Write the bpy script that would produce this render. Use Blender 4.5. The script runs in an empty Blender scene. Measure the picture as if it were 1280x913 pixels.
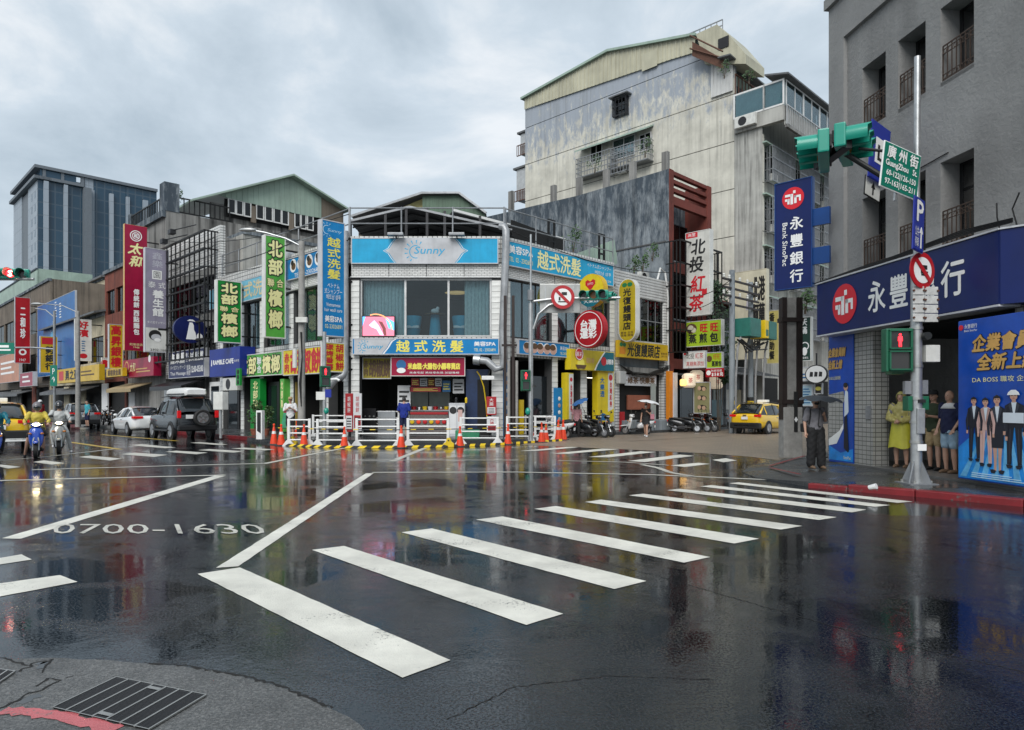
import bpy, bmesh, math, random
from mathutils import Vector, Matrix
random.seed(7)
R = math.radians
SC = bpy.context.scene
COL = SC.collection
# ---------------------------------------------------------------- camera
F, HZ, CX, CAMH = 860.0, 505.0, 640.0, 1.6
cd = bpy.data.cameras.new('camera'); cam = bpy.data.objects.new('camera', cd); COL.objects.link(cam)
cam.location = (0, 0, CAMH); cam.rotation_euler = (R(90), 0, 0)
cd.sensor_width = 36; cd.lens = F/1280*36; cd.shift_y = (HZ-456.5)/1280
cd.clip_start = .1; cd.clip_end = 3000
SC.camera = cam
# ---------------------------------------------------------------- sky, sun, exposure
SUN_EL, SUN_ROT = R(42), R(192)
W = bpy.data.worlds.new('World'); SC.world = W; W.use_nodes = True
nt = W.node_tree; N = nt.nodes; L = nt.links; N.clear()
out = N.new('ShaderNodeOutputWorld'); bg = N.new('ShaderNodeBackground'); bg.inputs[1].default_value = .10
sky = N.new('ShaderNodeTexSky'); sky.sky_type = 'NISHITA'; sky.sun_disc = False
sky.sun_elevation = SUN_EL; sky.sun_rotation = SUN_ROT; sky.air_density = 1.2; sky.dust_density = 2
tc = N.new('ShaderNodeTexCoord'); mp = N.new('ShaderNodeMapping'); mp.inputs['Scale'].default_value = (1.25, 1.25, 2.3)
n1 = N.new('ShaderNodeTexNoise'); n1.inputs['Scale'].default_value = 2.1; n1.inputs['Detail'].default_value = 7; n1.inputs['Roughness'].default_value = .58
n1.inputs['Distortion'].default_value = .35
cr = N.new('ShaderNodeValToRGB'); cr.color_ramp.elements[0].position = .34; cr.color_ramp.elements[1].position = .64
cr.color_ramp.elements[0].color = (.45, .54, .62, 1); cr.color_ramp.elements[1].color = (.87, .91, .945, 1)
e = cr.color_ramp.elements.new(.52); e.color = (.63, .72, .80, 1)
sc_ = N.new('ShaderNodeVectorMath'); sc_.operation = 'SCALE'; sc_.inputs['Scale'].default_value = 5.5
mx = N.new('ShaderNodeMixRGB'); mx.inputs[0].default_value = .93
L.new(tc.outputs['Generated'], mp.inputs[0]); L.new(mp.outputs[0], n1.inputs['Vector']); L.new(n1.outputs['Fac'], cr.inputs[0])
L.new(cr.outputs[0], sc_.inputs[0]); L.new(sky.outputs[0], mx.inputs[1]); L.new(sc_.outputs[0], mx.inputs[2])
L.new(mx.outputs[0], bg.inputs[0]); L.new(bg.outputs[0], out.inputs[0])
sd = bpy.data.lights.new('sun', 'SUN'); sd.energy = 1.5; sd.angle = R(40); sd.color = (1, .985, .965)
sun = bpy.data.objects.new('sun', sd); COL.objects.link(sun)
sun.rotation_euler = (R(90)-SUN_EL, 0, R(-12))     # veiled sun behind the camera's left shoulder
SC.view_settings.view_transform = 'Standard'; SC.view_settings.look = 'None'
SC.view_settings.exposure = .9; SC.view_settings.gamma = 1; SC.view_settings.use_curve_mapping = False
SC.cycles.max_bounces = 6; SC.cycles.transparent_max_bounces = 12; SC.cycles.use_denoising = True
SC.cycles.sample_clamp_indirect = 4

# ---------------------------------------------------------------- materials
MATS = {}
def M(name, col=(.5,.5,.5), rough=.55, metal=0, spec=.5, var=.12, vs=3.0, bump=0, bs=40, emit=0, coat=0, alpha=1, rnd=0):
    """plain procedural material: colour broken up by noise, optional bump, per-object random value"""
    if name in MATS: return MATS[name]
    m = bpy.data.materials.new(name); m.use_nodes = True
    nt = m.node_tree; b = nt.nodes['Principled BSDF']; L = nt.links
    b.inputs['Roughness'].default_value = rough; b.inputs['Metallic'].default_value = metal
    b.inputs['Specular IOR Level'].default_value = spec; b.inputs['Coat Weight'].default_value = coat
    c4 = (*col, 1); b.inputs['Base Color'].default_value = c4
    tc = nt.nodes.new('ShaderNodeTexCoord')
    if var:
        n = nt.nodes.new('ShaderNodeTexNoise'); n.inputs['Scale'].default_value = vs; n.inputs['Detail'].default_value = 6; n.inputs['Roughness'].default_value = .65
        mr = nt.nodes.new('ShaderNodeMapRange'); mr.inputs[1].default_value = .3; mr.inputs[2].default_value = .7
        mr.inputs[3].default_value = 1-var; mr.inputs[4].default_value = 1+var*.6
        h = nt.nodes.new('ShaderNodeHueSaturation'); h.inputs['Color'].default_value = c4
        L.new(tc.outputs['Object'], n.inputs['Vector']); L.new(n.outputs['Fac'], mr.inputs[0])
        if rnd:
            oi = nt.nodes.new('ShaderNodeObjectInfo'); m2 = nt.nodes.new('ShaderNodeMapRange')
            m2.inputs[3].default_value = 1-rnd; m2.inputs[4].default_value = 1+rnd
            mu = nt.nodes.new('ShaderNodeMath'); mu.operation = 'MULTIPLY'
            L.new(oi.outputs['Random'], m2.inputs[0]); L.new(m2.outputs[0], mu.inputs[0]); L.new(mr.outputs[0], mu.inputs[1]); L.new(mu.outputs[0], h.inputs['Value'])
        else: L.new(mr.outputs[0], h.inputs['Value'])
        L.new(h.outputs[0], b.inputs['Base Color'])
    if bump:
        n2 = nt.nodes.new('ShaderNodeTexNoise'); n2.inputs['Scale'].default_value = bs; n2.inputs['Detail'].default_value = 4
        bp = nt.nodes.new('ShaderNodeBump'); bp.inputs['Strength'].default_value = bump; bp.inputs['Distance'].default_value = .02
        L.new(tc.outputs['Object'], n2.inputs['Vector']); L.new(n2.outputs['Fac'], bp.inputs['Height']); L.new(bp.outputs[0], b.inputs['Normal'])
    if emit:
        b.inputs['Emission Color'].default_value = c4; b.inputs['Emission Strength'].default_value = emit
    if alpha < 1: b.inputs['Alpha'].default_value = alpha
    MATS[name] = m; return m
def stained(name, col, dark, amount=.5, vs=.5, streak=6.0, rough=.8, bump=.3, patch=None, pz=(0,0), pscale=.35, streakamt=None, pst=.36, psoft=.02):
    """weathered wall: rain streaks running down, blotches, optionally a second coat of paint above a ragged height"""
    if name in MATS: return MATS[name]
    m = bpy.data.materials.new(name); m.use_nodes = True
    nt = m.node_tree; b = nt.nodes['Principled BSDF']; L = nt.links; nn = nt.nodes.new
    b.inputs['Roughness'].default_value = rough; b.inputs['Specular IOR Level'].default_value = .3
    tc = nn('ShaderNodeTexCoord')
    def noise(sx, sy, sz, det=6, ro=.62):
        mp = nn('ShaderNodeMapping'); mp.inputs['Scale'].default_value = (sx, sy, sz); L.new(tc.outputs['Object'], mp.inputs[0])
        n = nn('ShaderNodeTexNoise'); n.inputs['Scale'].default_value = 1; n.inputs['Detail'].default_value = det; n.inputs['Roughness'].default_value = ro
        L.new(mp.outputs[0], n.inputs['Vector']); return n.outputs['Fac']
    def rng(v, a, b_, c, d):
        r = nn('ShaderNodeMapRange'); L.new(v, r.inputs[0])
        for i, q in enumerate((a, b_, c, d)): r.inputs[i+1].default_value = q
        return r.outputs[0]
    def mixc(f, a, b_):
        x = nn('ShaderNodeMixRGB'); L.new(f, x.inputs[0])
        for i, q in ((1, a), (2, b_)):
            if isinstance(q, tuple): x.inputs[i].default_value = (*q, 1)
            else: L.new(q, x.inputs[i])
        return x.outputs[0]
    blot = rng(noise(vs, vs, vs), .38, .68, 0, 1)
    c = mixc(blot, col, tuple(q*.72 for q in col))
    if patch:
        sep = nn('ShaderNodeSeparateXYZ'); L.new(tc.outputs['Object'], sep.inputs[0])
        zf = rng(sep.outputs[2], pz[0], pz[1], -.5, .5)
        ad = nn('ShaderNodeMath'); ad.operation = 'ADD'; L.new(zf, ad.inputs[0]); L.new(noise(pscale*2.2, pscale*2.2, pscale*2.2*pst, 10, .74), ad.inputs[1])
        pm = rng(ad.outputs[0], .51-psoft, .51+psoft, 0, 1)
        c = mixc(pm, c, patch)
    st = rng(noise(streak, streak, streak*.045, 5), .5-amount*.12, .74-amount*.1, 0, 1)
    gate = rng(noise(vs*.7, vs*.7, vs*.5, 4), .35, .62, .15, 1)
    mu = nn('ShaderNodeMath'); mu.operation = 'MULTIPLY'; L.new(st, mu.inputs[0]); L.new(gate, mu.inputs[1])
    m2 = nn('ShaderNodeMath'); m2.operation = 'MULTIPLY'; L.new(mu.outputs[0], m2.inputs[0]); m2.inputs[1].default_value = streakamt or min(1, amount+.3)
    c = mixc(m2.outputs[0], c, dark)
    L.new(c, b.inputs['Base Color'])
    if bump:
        bp = nn('ShaderNodeBump'); bp.inputs['Strength'].default_value = bump; bp.inputs['Distance'].default_value = .03
        L.new(noise(9, 9, 9, 8, .7), bp.inputs['Height']); L.new(bp.outputs[0], b.inputs['Normal'])
    MATS[name] = m; return m
def brickmat(name, c1, c2, mortar, w, h, mor=.012, rough=.5, bump=.5, stain=.3, dark=(.12,.12,.11), plane='xz', offset=0.5):
    """small tiles or bricks too fine to pick apart one by one"""
    if name in MATS: return MATS[name]
    m = bpy.data.materials.new(name); m.use_nodes = True
    nt = m.node_tree; b = nt.nodes['Principled BSDF']; L = nt.links; nn = nt.nodes.new
    tc = nn('ShaderNodeTexCoord'); sp = nn('ShaderNodeSeparateXYZ'); cb = nn('ShaderNodeCombineXYZ')
    L.new(tc.outputs['Object'], sp.inputs[0])
    if plane == 'xz':
        ad = nn('ShaderNodeMath'); ad.operation = 'ADD'; L.new(sp.outputs[0], ad.inputs[0]); L.new(sp.outputs[1], ad.inputs[1])
        L.new(ad.outputs[0], cb.inputs[0]); L.new(sp.outputs[2], cb.inputs[1])
    else: L.new(sp.outputs[0], cb.inputs[0]); L.new(sp.outputs[1], cb.inputs[1])
    br = nn('ShaderNodeTexBrick'); br.offset = offset; br.inputs['Scale'].default_value = 1
    br.inputs['Color1'].default_value = (*c1, 1); br.inputs['Color2'].default_value = (*c2, 1); br.inputs['Mortar'].default_value = (*mortar, 1)
    br.inputs['Mortar Size'].default_value = mor; br.inputs['Brick Width'].default_value = w; br.inputs['Row Height'].default_value = h
    br.inputs['Mortar Smooth'].default_value = .1
    L.new(cb.outputs[0], br.inputs['Vector'])
    n = nn('ShaderNodeTexNoise'); n.inputs['Scale'].default_value = .9; n.inputs['Detail'].default_value = 7; n.inputs['Roughness'].default_value = .7; L.new(tc.outputs['Object'], n.inputs['Vector'])
    mr = nn('ShaderNodeMapRange'); mr.inputs[1].default_value = .5; mr.inputs[2].default_value = .8; mr.inputs[4].default_value = stain; L.new(n.outputs['Fac'], mr.inputs[0])
    mx = nn('ShaderNodeMixRGB'); L.new(mr.outputs[0], mx.inputs[0]); L.new(br.outputs[0], mx.inputs[1]); mx.inputs[2].default_value = (*dark, 1)
    L.new(mx.outputs[0], b.inputs['Base Color']); b.inputs['Roughness'].default_value = rough
    bp = nn('ShaderNodeBump'); bp.invert = True; bp.inputs['Strength'].default_value = bump; bp.inputs['Distance'].default_value = .01
    L.new(br.outputs['Fac'], bp.inputs['Height']); L.new(bp.outputs[0], b.inputs['Normal'])
    MATS[name] = m; return m
def glassmat(name, tint=(.75,.85,.88), strength=.8, lo=.012):
    m = bpy.data.materials.new(name); m.use_nodes = True; nt = m.node_tree; nt.nodes.clear(); nn = nt.nodes.new; L = nt.links
    o = nn('ShaderNodeOutputMaterial'); t = nn('ShaderNodeBsdfTransparent'); t.inputs[0].default_value = (*tint, 1)
    g = nn('ShaderNodeBsdfGlossy'); g.inputs['Roughness'].default_value = .02
    fr = nn('ShaderNodeFresnel'); fr.inputs[0].default_value = 1.55
    mr = nn('ShaderNodeMapRange'); mr.inputs[4].default_value = strength; mr.inputs[3].default_value = lo; L.new(fr.outputs[0], mr.inputs[0])
    nz = nn('ShaderNodeTexNoise'); nz.inputs['Scale'].default_value = .8; bp = nn('ShaderNodeBump'); bp.inputs['Strength'].default_value = .04; L.new(nz.outputs[0], bp.inputs['Height']); L.new(bp.outputs[0], g.inputs['Normal'])
    mx = nn('ShaderNodeMixShader'); L.new(mr.outputs[0], mx.inputs[0]); L.new(t.outputs[0], mx.inputs[1]); L.new(g.outputs[0], mx.inputs[2]); L.new(mx.outputs[0], o.inputs[0])
    MATS[name] = m; return m
GLASS = glassmat('clear window glass'); GLASSD = glassmat('tinted window glass', (.16,.22,.24))
GLASSB = glassmat('reflecting window glass', (.6,.65,.68), 1.5, .16)
def paintmat(name, col, dark=(.03,.031,.033), wear=.5, fs=38):
    m = M(name, col, .45, var=.26, vs=1.8, bump=.35, bs=80); nt = m.node_tree; b = nt.nodes['Principled BSDF']; nn = nt.nodes.new; L = nt.links; tc = nn('ShaderNodeTexCoord')
    f = nn('ShaderNodeTexNoise'); f.inputs['Scale'].default_value = fs; f.inputs['Detail'].default_value = 5; f.inputs['Roughness'].default_value = .75
    g = nn('ShaderNodeTexNoise'); g.inputs['Scale'].default_value = 1.7; g.inputs['Detail'].default_value = 6
    a = nn('ShaderNodeMath'); a.operation = 'MULTIPLY_ADD'; a.inputs[1].default_value = .8
    for q in (f, g): L.new(tc.outputs['Object'], q.inputs['Vector'])
    L.new(g.outputs['Fac'], a.inputs[0]); L.new(f.outputs['Fac'], a.inputs[2]); r = nn('ShaderNodeMapRange'); L.new(a.outputs[0], r.inputs[0]); r.inputs[1].default_value = 1.17-wear*.16; r.inputs[2].default_value = 1.22-wear*.12
    src = b.inputs['Base Color'].links[0].from_socket; x = nn('ShaderNodeMixRGB'); L.new(r.outputs[0], x.inputs[0]); L.new(src, x.inputs[1]); x.inputs[2].default_value = (*dark, 1); L.new(x.outputs[0], b.inputs['Base Color']); return m
def wetmat(name, c1, c2, puddle=.5, rlo=.05, rhi=.34, bump=.35, grain=90, ior=1.42, near=None, lift=1.0, spec=.5):
    """rain-wet paving: dark grainy aggregate under a film of water that pools in hollows"""
    m = bpy.data.materials.new(name); m.use_nodes = True; nt = m.node_tree; b = nt.nodes['Principled BSDF']; L = nt.links; nn = nt.nodes.new
    tc = nn('ShaderNodeTexCoord')
    def noise(s, det=5, ro=.6, dist=0):
        n = nn('ShaderNodeTexNoise'); n.inputs['Scale'].default_value = s; n.inputs['Detail'].default_value = det; n.inputs['Roughness'].default_value = ro; n.inputs['Distortion'].default_value = dist
        L.new(tc.outputs['Object'], n.inputs['Vector']); return n.outputs['Fac']
    def rng(v, a, b_, c, d):
        r = nn('ShaderNodeMapRange'); L.new(v, r.inputs[0])
        for i, q in enumerate((a, b_, c, d)): r.inputs[i+1].default_value = q
        return r.outputs[0]
    g = noise(grain, 3); big = noise(.34, 6, .62, .8); mid = noise(1.3, 6, .65)
    mx = nn('ShaderNodeMixRGB'); mx.inputs[1].default_value = (*c1, 1); mx.inputs[2].default_value = (*c2, 1)
    L.new(rng(g, .46, .64, 0, 1), mx.inputs[0])
    m2 = nn('ShaderNodeMixRGB'); m2.blend_type = 'MULTIPLY'; m2.inputs[0].default_value = 1; L.new(mx.outputs[0], m2.inputs[1])
    L.new(rng(mid, .3, .7, .65, 1.25), m2.inputs[2]); L.new(m2.outputs[0], b.inputs['Base Color'])
    ad = nn('ShaderNodeMath'); ad.operation = 'MULTIPLY_ADD'; L.new(mid, ad.inputs[0]); ad.inputs[1].default_value = .45; L.new(big, ad.inputs[2])
    if near:      # near end set rougher; lift also pales it to stand in for sky sheen
        sp = nn('ShaderNodeSeparateXYZ'); L.new(tc.outputs['Object'], sp.inputs[0]); a2 = nn('ShaderNodeMath'); a2.operation = 'ADD'; L.new(ad.outputs[0], a2.inputs[0]); L.new(rng(sp.outputs[1], near[0], near[1], near[2], 0), a2.inputs[1]); ad = a2
    wet = rng(ad.outputs[0], puddle+.18, puddle+.30, 1, 0)      # 1 = standing water
    if lift != 1:
        m3 = nn('ShaderNodeMixRGB'); m3.blend_type = 'MULTIPLY'; m3.inputs[0].default_value = 1; L.new(m2.outputs[0], m3.inputs[1]); L.new(rng(wet, 0, 1, lift, 1), m3.inputs[2]); L.new(m3.outputs[0], b.inputs['Base Color'])  # rougher zones get a paler colour in place of sky sheen
    rr = rng(wet, 0, 1, rhi, rlo); L.new(rr, b.inputs['Roughness'])
    b.inputs['IOR'].default_value = ior; b.inputs['Specular Tint'].default_value = (.70,.88,1,1); b.inputs['Specular IOR Level'].default_value = spec
    bs = rng(wet, 0, 1, bump, bump*.13)
    bp = nn('ShaderNodeBump'); bp.inputs['Distance'].default_value = .012; L.new(bs, bp.inputs['Strength'])
    h = nn('ShaderNodeMath'); h.operation = 'MULTIPLY_ADD'; L.new(rng(noise(60, 2), .52, .70, 0, 1), h.inputs[0]); h.inputs[1].default_value = .8; h2 = nn('ShaderNodeMath'); h2.operation = 'MULTIPLY_ADD'; L.new(noise(1.3, 2), h2.inputs[0]); h2.inputs[1].default_value = 3.2; L.new(noise(9, 4, .65), h2.inputs[2]); L.new(h2.outputs[0], h.inputs[2])
    L.new(h.outputs[0], bp.inputs['Height']); L.new(bp.outputs[0], b.inputs['Normal'])
    MATS[name] = m; return m

# ---------------------------------------------------------------- objects
def V(*a): return Vector(a)
def gp(x, y, z=0):
    """ground point seen at photo position x, y"""
    Y = F*(CAMH-z)/(y-HZ); return Vector(((x-CX)/F*Y, Y, z))
def tag(o, label=None, cat=None, group=None, kind=None):
    if label: o['label'] = label
    if cat: o['category'] = cat
    if group: o['group'] = group
    if kind: o['kind'] = kind
    return o
def thing(name, label, cat, loc=(0,0,0), rotz=0, group=None, kind=None):
    o = bpy.data.objects.new(name, None); COL.objects.link(o); o.empty_display_size = .2
    o.location = loc; o.rotation_euler = (0, 0, rotz); return tag(o, label, cat, group, kind)
def copy_tree(o, parent=None):
    c = o.copy(); COL.objects.link(c)
    if parent: c.parent = parent
    for ch in [q for q in o.children]: copy_tree(ch, c)
    return c
class MB:
    """collects shapes into one mesh"""
    def __init__(s): s.v = []; s.f = []
    def add(s, vs, fs):
        n = len(s.v); s.v += [tuple(q) for q in vs]; s.f += [tuple(i+n for i in f) for f in fs]; return s
    def box(s, x0, y0, z0, x1, y1, z1, M=None):
        if x0 > x1: x0, x1 = x1, x0
        if y0 > y1: y0, y1 = y1, y0
        if z0 > z1: z0, z1 = z1, z0
        v = [(x0,y0,z0),(x1,y0,z0),(x1,y1,z0),(x0,y1,z0),(x0,y0,z1),(x1,y0,z1),(x1,y1,z1),(x0,y1,z1)]
        if M is not None: v = [M @ Vector(q) for q in v]
        return s.add(v, [(0,3,2,1),(4,5,6,7),(0,1,5,4),(1,2,6,5),(2,3,7,6),(3,0,4,7)])
    def cyl(s, p, q, r, n=10, r2=None, cap=True):
        p = Vector(p); q = Vector(q); r2 = r if r2 is None else r2
        d = (q-p).normalized(); a = d.orthogonal().normalized(); b = d.cross(a)
        vs = []
        for c, rr in ((p, r), (q, r2)):
            for i in range(n):
                t = 2*math.pi*i/n; vs.append(c+a*(rr*math.cos(t))+b*(rr*math.sin(t)))
        fs = [(i, (i+1) % n, n+(i+1) % n, n+i) for i in range(n)]
        if cap: fs += [tuple(range(n-1, -1, -1)), tuple(range(n, 2*n))]
        return s.add(vs, fs)
    def tube(s, pts, r, n=6, closed=False):
        pts = [Vector(p) for p in pts]; m = len(pts); rs = r if isinstance(r, (list, tuple)) else [r]*m
        d0 = (pts[1]-pts[0]).normalized(); a = d0.orthogonal().normalized(); vs = []
        for i, p in enumerate(pts):
            d = (pts[(i+1) % m]-pts[i-1]) if closed else (pts[min(i+1, m-1)]-pts[max(i-1, 0)])
            d = d.normalized() if d.length > 1e-9 else d0
            a = (a-d*a.dot(d)); a = a.normalized() if a.length > 1e-6 else d.orthogonal().normalized(); b = d.cross(a)
            for k in range(n):
                t = 2*math.pi*k/n; vs.append(p+a*(rs[i]*math.cos(t))+b*(rs[i]*math.sin(t)))
        fs = []
        for i in range(m if closed else m-1):
            j = (i+1) % m
            for k in range(n): fs.append((i*n+k, i*n+(k+1) % n, j*n+(k+1) % n, j*n+k))
        if not closed: fs += [tuple(range(n-1, -1, -1)), tuple(range((m-1)*n, m*n))]
        return s.add(vs, fs)
    def prism(s, pts, y0, y1):
        """outline in x, z pushed from y0 to y1"""
        n = len(pts); v = [(x, y0, z) for x, z in pts]+[(x, y1, z) for x, z in pts]
        ar = sum(pts[i][0]*pts[(i+1) % n][1]-pts[(i+1) % n][0]*pts[i][1] for i in range(n))
        fs = [tuple(range(n)), tuple(range(2*n-1, n-1, -1))]+[(i, i+n, (i+1) % n+n, (i+1) % n) for i in range(n)]
        if (ar < 0) != (y1 < y0): fs = [tuple(reversed(f)) for f in fs]
        return s.add(v, fs)
    def slab(s, pts, z0, z1):
        n = len(pts); v = [(p[0], p[1], z0) for p in pts]+[(p[0], p[1], z1) for p in pts]
        ar = sum(pts[i][0]*pts[(i+1) % n][1]-pts[(i+1) % n][0]*pts[i][1] for i in range(n))
        fs = [tuple(range(n-1, -1, -1)), tuple(range(n, 2*n))]+[(i, (i+1) % n, (i+1) % n+n, i+n) for i in range(n)]
        if ar < 0: fs = [tuple(reversed(f)) for f in fs]
        return s.add(v, fs)
    def sheet(s, pts, z=None):
        pts = [tuple(p) if z is None else (p[0], p[1], z) for p in pts]; return s.add(pts, [tuple(range(len(pts)))])
    def lathe(s, prof, n=14, c=(0,0,0), M=None):
        vs = []; m = len(prof)
        for r, z in prof:
            for k in range(n):
                t = 2*math.pi*k/n; q = Vector((r*math.cos(t), r*math.sin(t), z)); q = M @ q if M is not None else q; vs.append(q+Vector(c))
        fs = [(i*n+k, i*n+(k+1) % n, (i+1)*n+(k+1) % n, (i+1)*n+k) for i in range(m-1) for k in range(n)]
        fs += [tuple(range(n-1, -1, -1)), tuple(range((m-1)*n, m*n))]
        return s.add(vs, fs)
    def ball(s, c, r, n=10, m=7):
        rx, ry, rz = r if isinstance(r, (tuple, list)) else (r, r, r)
        pr = [(max(1e-4, math.sin(math.pi*i/m)), -math.cos(math.pi*i/m)) for i in range(m+1)]
        return s.lathe(pr, n, c, Matrix.Diagonal((rx, ry, rz)))
    def build(s, name, mat, parent=None, smooth=False, loc=None, rot=None, kind=None, subd=0, bevel=0):
        me = bpy.data.meshes.new(name); me.from_pydata(s.v, [], s.f)
        bm = None
        if subd or bevel:
            bm = bmesh.new(); bm.from_mesh(me)
            if bevel:
                bmesh.ops.remove_doubles(bm, verts=bm.verts, dist=1e-5)
                bmesh.ops.bevel(bm, geom=[e_ for e_ in bm.edges if len(e_.link_faces) == 2 and e_.calc_face_angle(0) > .5], offset=bevel, segments=2, profile=.6, affect='EDGES', clamp_overlap=True)
            bm.to_mesh(me); bm.free()
        if mat: me.materials.append(MATS[mat] if isinstance(mat, str) else mat)
        if smooth:
            me.polygons.foreach_set('use_smooth', [True]*len(me.polygons))
            if smooth != 'all': me.set_sharp_from_angle(angle=R(38))
        o = bpy.data.objects.new(name, me); COL.objects.link(o)
        if parent: o.parent = parent
        if loc is not None: o.location = loc
        if rot is not None: o.rotation_euler = rot
        if kind: o['kind'] = kind
        if subd:
            md = o.modifiers.new('s', 'SUBSURF'); md.levels = subd; md.render_levels = subd
        me.update(); return o
def piece(me, name, parent, loc, rot=None, scale=None):
    """one more object that shares a mesh with its alikes"""
    o = bpy.data.objects.new(name, me); COL.objects.link(o); o.parent = parent; o.location = loc
    if rot: o.rotation_euler = rot
    if scale: o.scale = scale
    return o
def boxmesh(name, sx, sy, sz, mat, bevel=.004):
    o = MB().box(-sx/2, -sy/2, -sz/2, sx/2, sy/2, sz/2).build(name, mat, bevel=bevel); me = o.data; bpy.data.objects.remove(o); return me
class Fr:
    """an upright plane: x runs along it to the right, -y faces out of it"""
    def __init__(s, ox, oy, deg):
        s.o = Vector((ox, oy, 0)); s.a = R(deg); s.x = Vector((math.cos(s.a), math.sin(s.a), 0)); s.y = Vector((-math.sin(s.a), math.cos(s.a), 0))
    def px(s, x, y=None, d=0):
        """photo position -> distance along the plane and height, for the plane moved out by d"""
        k = (x-CX)/F; o = s.o-s.y*d
        u = (k*o.y-o.x)/(s.x.x-k*s.x.y); Y = o.y+u*s.x.y
        return (u, CAMH+(HZ-y)/F*Y) if y is not None else u
    def pt(s, u, d=0, z=0): return s.o+s.x*u-s.y*d+Vector((0, 0, z))
    def sub(s, u, d, deg): p = s.pt(u, d); return Fr(p.x, p.y, deg)
GL = {}
def glyphs(body, align='CENTER', lsp=1.0):
    k = (body, align, lsp)
    if k not in GL:
        cu = bpy.data.curves.new('t', 'FONT'); cu.body = body; cu.align_x = align; cu.space_line = lsp; cu.resolution_u = 2
        o = bpy.data.objects.new('t', cu); TS = bpy.data.scenes.new('t'); TS.collection.objects.link(o)
        vl = TS.view_layers[0]; vl.update(); me = bpy.data.meshes.new_from_object(o.evaluated_get(vl.depsgraph))
        vs = [(q.co.x, q.co.y) for q in me.vertices]; fs = [tuple(p.vertices) for p in me.polygons]
        bpy.data.objects.remove(o); bpy.data.curves.remove(cu); bpy.data.meshes.remove(me); bpy.data.scenes.remove(TS)
        x0 = min(q[0] for q in vs); x1 = max(q[0] for q in vs); y0 = min(q[1] for q in vs); y1 = max(q[1] for q in vs)
        GL[k] = ([((x-x0)/max(1e-6, x1-x0), (y-y0)/max(1e-6, y1-y0)) for x, y in vs], fs)
    return GL[k]
def lettering(parent, body, box, mat, y=-.012, bold=0, slant=0, vert=False, outline=None, ow=.03, name='lettering', align='CENTER', lsp=1.0):
    """words fitted into box = x0, z0, x1, z1 of a sign face that looks to -y"""
    if vert: body = '\n'.join(body); lsp = lsp if lsp != 1.0 else 1.06
    vs, fs = glyphs(body, align, lsp); x0, z0, x1, z1 = box; w = x1-x0; h = z1-z0
    def layer(offs, yy):
        mb = MB()
        for k, (dx, dz) in enumerate(offs):
            mb.add([(x0+a*w+slant*(b-.5)*h+dx, yy-k*.0007, z0+b*h+dz) for a, b in vs], fs)
        return mb
    if outline:
        layer([(ow*math.cos(t*math.pi/4), ow*math.sin(t*math.pi/4)) for t in range(8)], y).build('letter_outline', outline, parent); y -= .009
    offs = [(0, 0)] if not bold else [(0, 0), (bold, 0), (-bold, 0), (0, bold), (0, -bold)]
    return layer(offs, y).build(name, mat, parent)

# ================================================================ ground and road
wetmat('wet asphalt', (.003,.0037,.0045), (.017,.0205,.025), puddle=.52, rlo=.03, rhi=.14, bump=.30, ior=1.52, near=(4.0,9.0,.05), lift=1.5, grain=75, spec=.5)
wetmat('wet gutter concrete', (.085,.085,.083), (.165,.163,.157), puddle=.30, rlo=.12, rhi=.5, bump=.5, grain=75)
wetmat('wet pavement slabs', (.035,.036,.037), (.085,.086,.085), puddle=.46, rlo=.06, rhi=.4, bump=.4, grain=45)
brickmat('tan street pavers', (.30,.235,.175), (.22,.18,.14), (.10,.085,.07), .42, .21, .012, rough=.42, bump=.6, stain=.5, dark=(.10,.09,.08), plane='xy')
paintmat('white road paint', (.68,.665,.59), wear=.75)
paintmat('thin white road paint', (.52,.51,.45), wear=.9)
paintmat('yellow road paint', (.5,.34,.04), wear=.9)
paintmat('red kerb paint', (.19,.010,.014), (.10,.085,.08), wear=1.1, fs=11)
paintmat('pink worn paint', (.48,.12,.13), (.13,.125,.115), wear=1.3, fs=26)
M('crack dirt and pit shade', (.008,.008,.008), .9)
M('standing water', (.03,.032,.034), .03, var=0)
M('dark steel', (.025,.025,.027), .45, .6, var=.3)
M('worn steel', (.42,.42,.40), .35, .8, var=.2)
road = MB().sheet([(-500,-60),(500,-60),(500,900),(-500,900)], 0).build('road', 'wet asphalt'); tag(road, kind='structure')
def jag(pts, step=.12, amp=.006):
    o = []
    n = len(pts)
    for i in range(n):
        a = pts[i]; b = pts[(i+1) % n]; k = max(1, min(60, int((b-a).length/step)))
        nrm = Vector(((b-a).y, -(b-a).x, 0)).normalized() if (b-a).length > 1e-6 else Vector()
        for j in range(k): o.append(a.lerp(b, j/k)+nrm*(random.uniform(-amp, amp) if j else 0))
    return o
def paint(name, px, mat='white road paint', z=.004, amp=.004):
    return MB().sheet(jag([gp(*p) for p in px], amp=amp), z).build(name, mat, road)
for q in [((247,718),(300,710),(563,826),(503,848)), ((390,688),(430,683),(704,768),(658,782)), ((502,666),(540,661),(808,727),(768,737)),
          ((595,650),(628,646),(888,697),(855,704)), ((668,636.5),(695,633),(949,674),(918,680)), ((731,628),(751,625),(1003,658),(976,662.5)),
          ((786,619.6),(804,617.6),(1046,647),(1024,650.5)), ((834,613.2),(850,611.4),(1083,637.5),(1065,641)),
          ((875,608.4),(889,606.8),(1113,632),(1094,634)), ((911,604.5),(923,603.3),(1141,627.5),(1122,629)),
          ((-30,703),(27,693.5),(40,700),(-30,711)), ((-30,734),(75,719.5),(97,728),(-30,752))]:
    paint('crosswalk_stripe', q)
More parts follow.
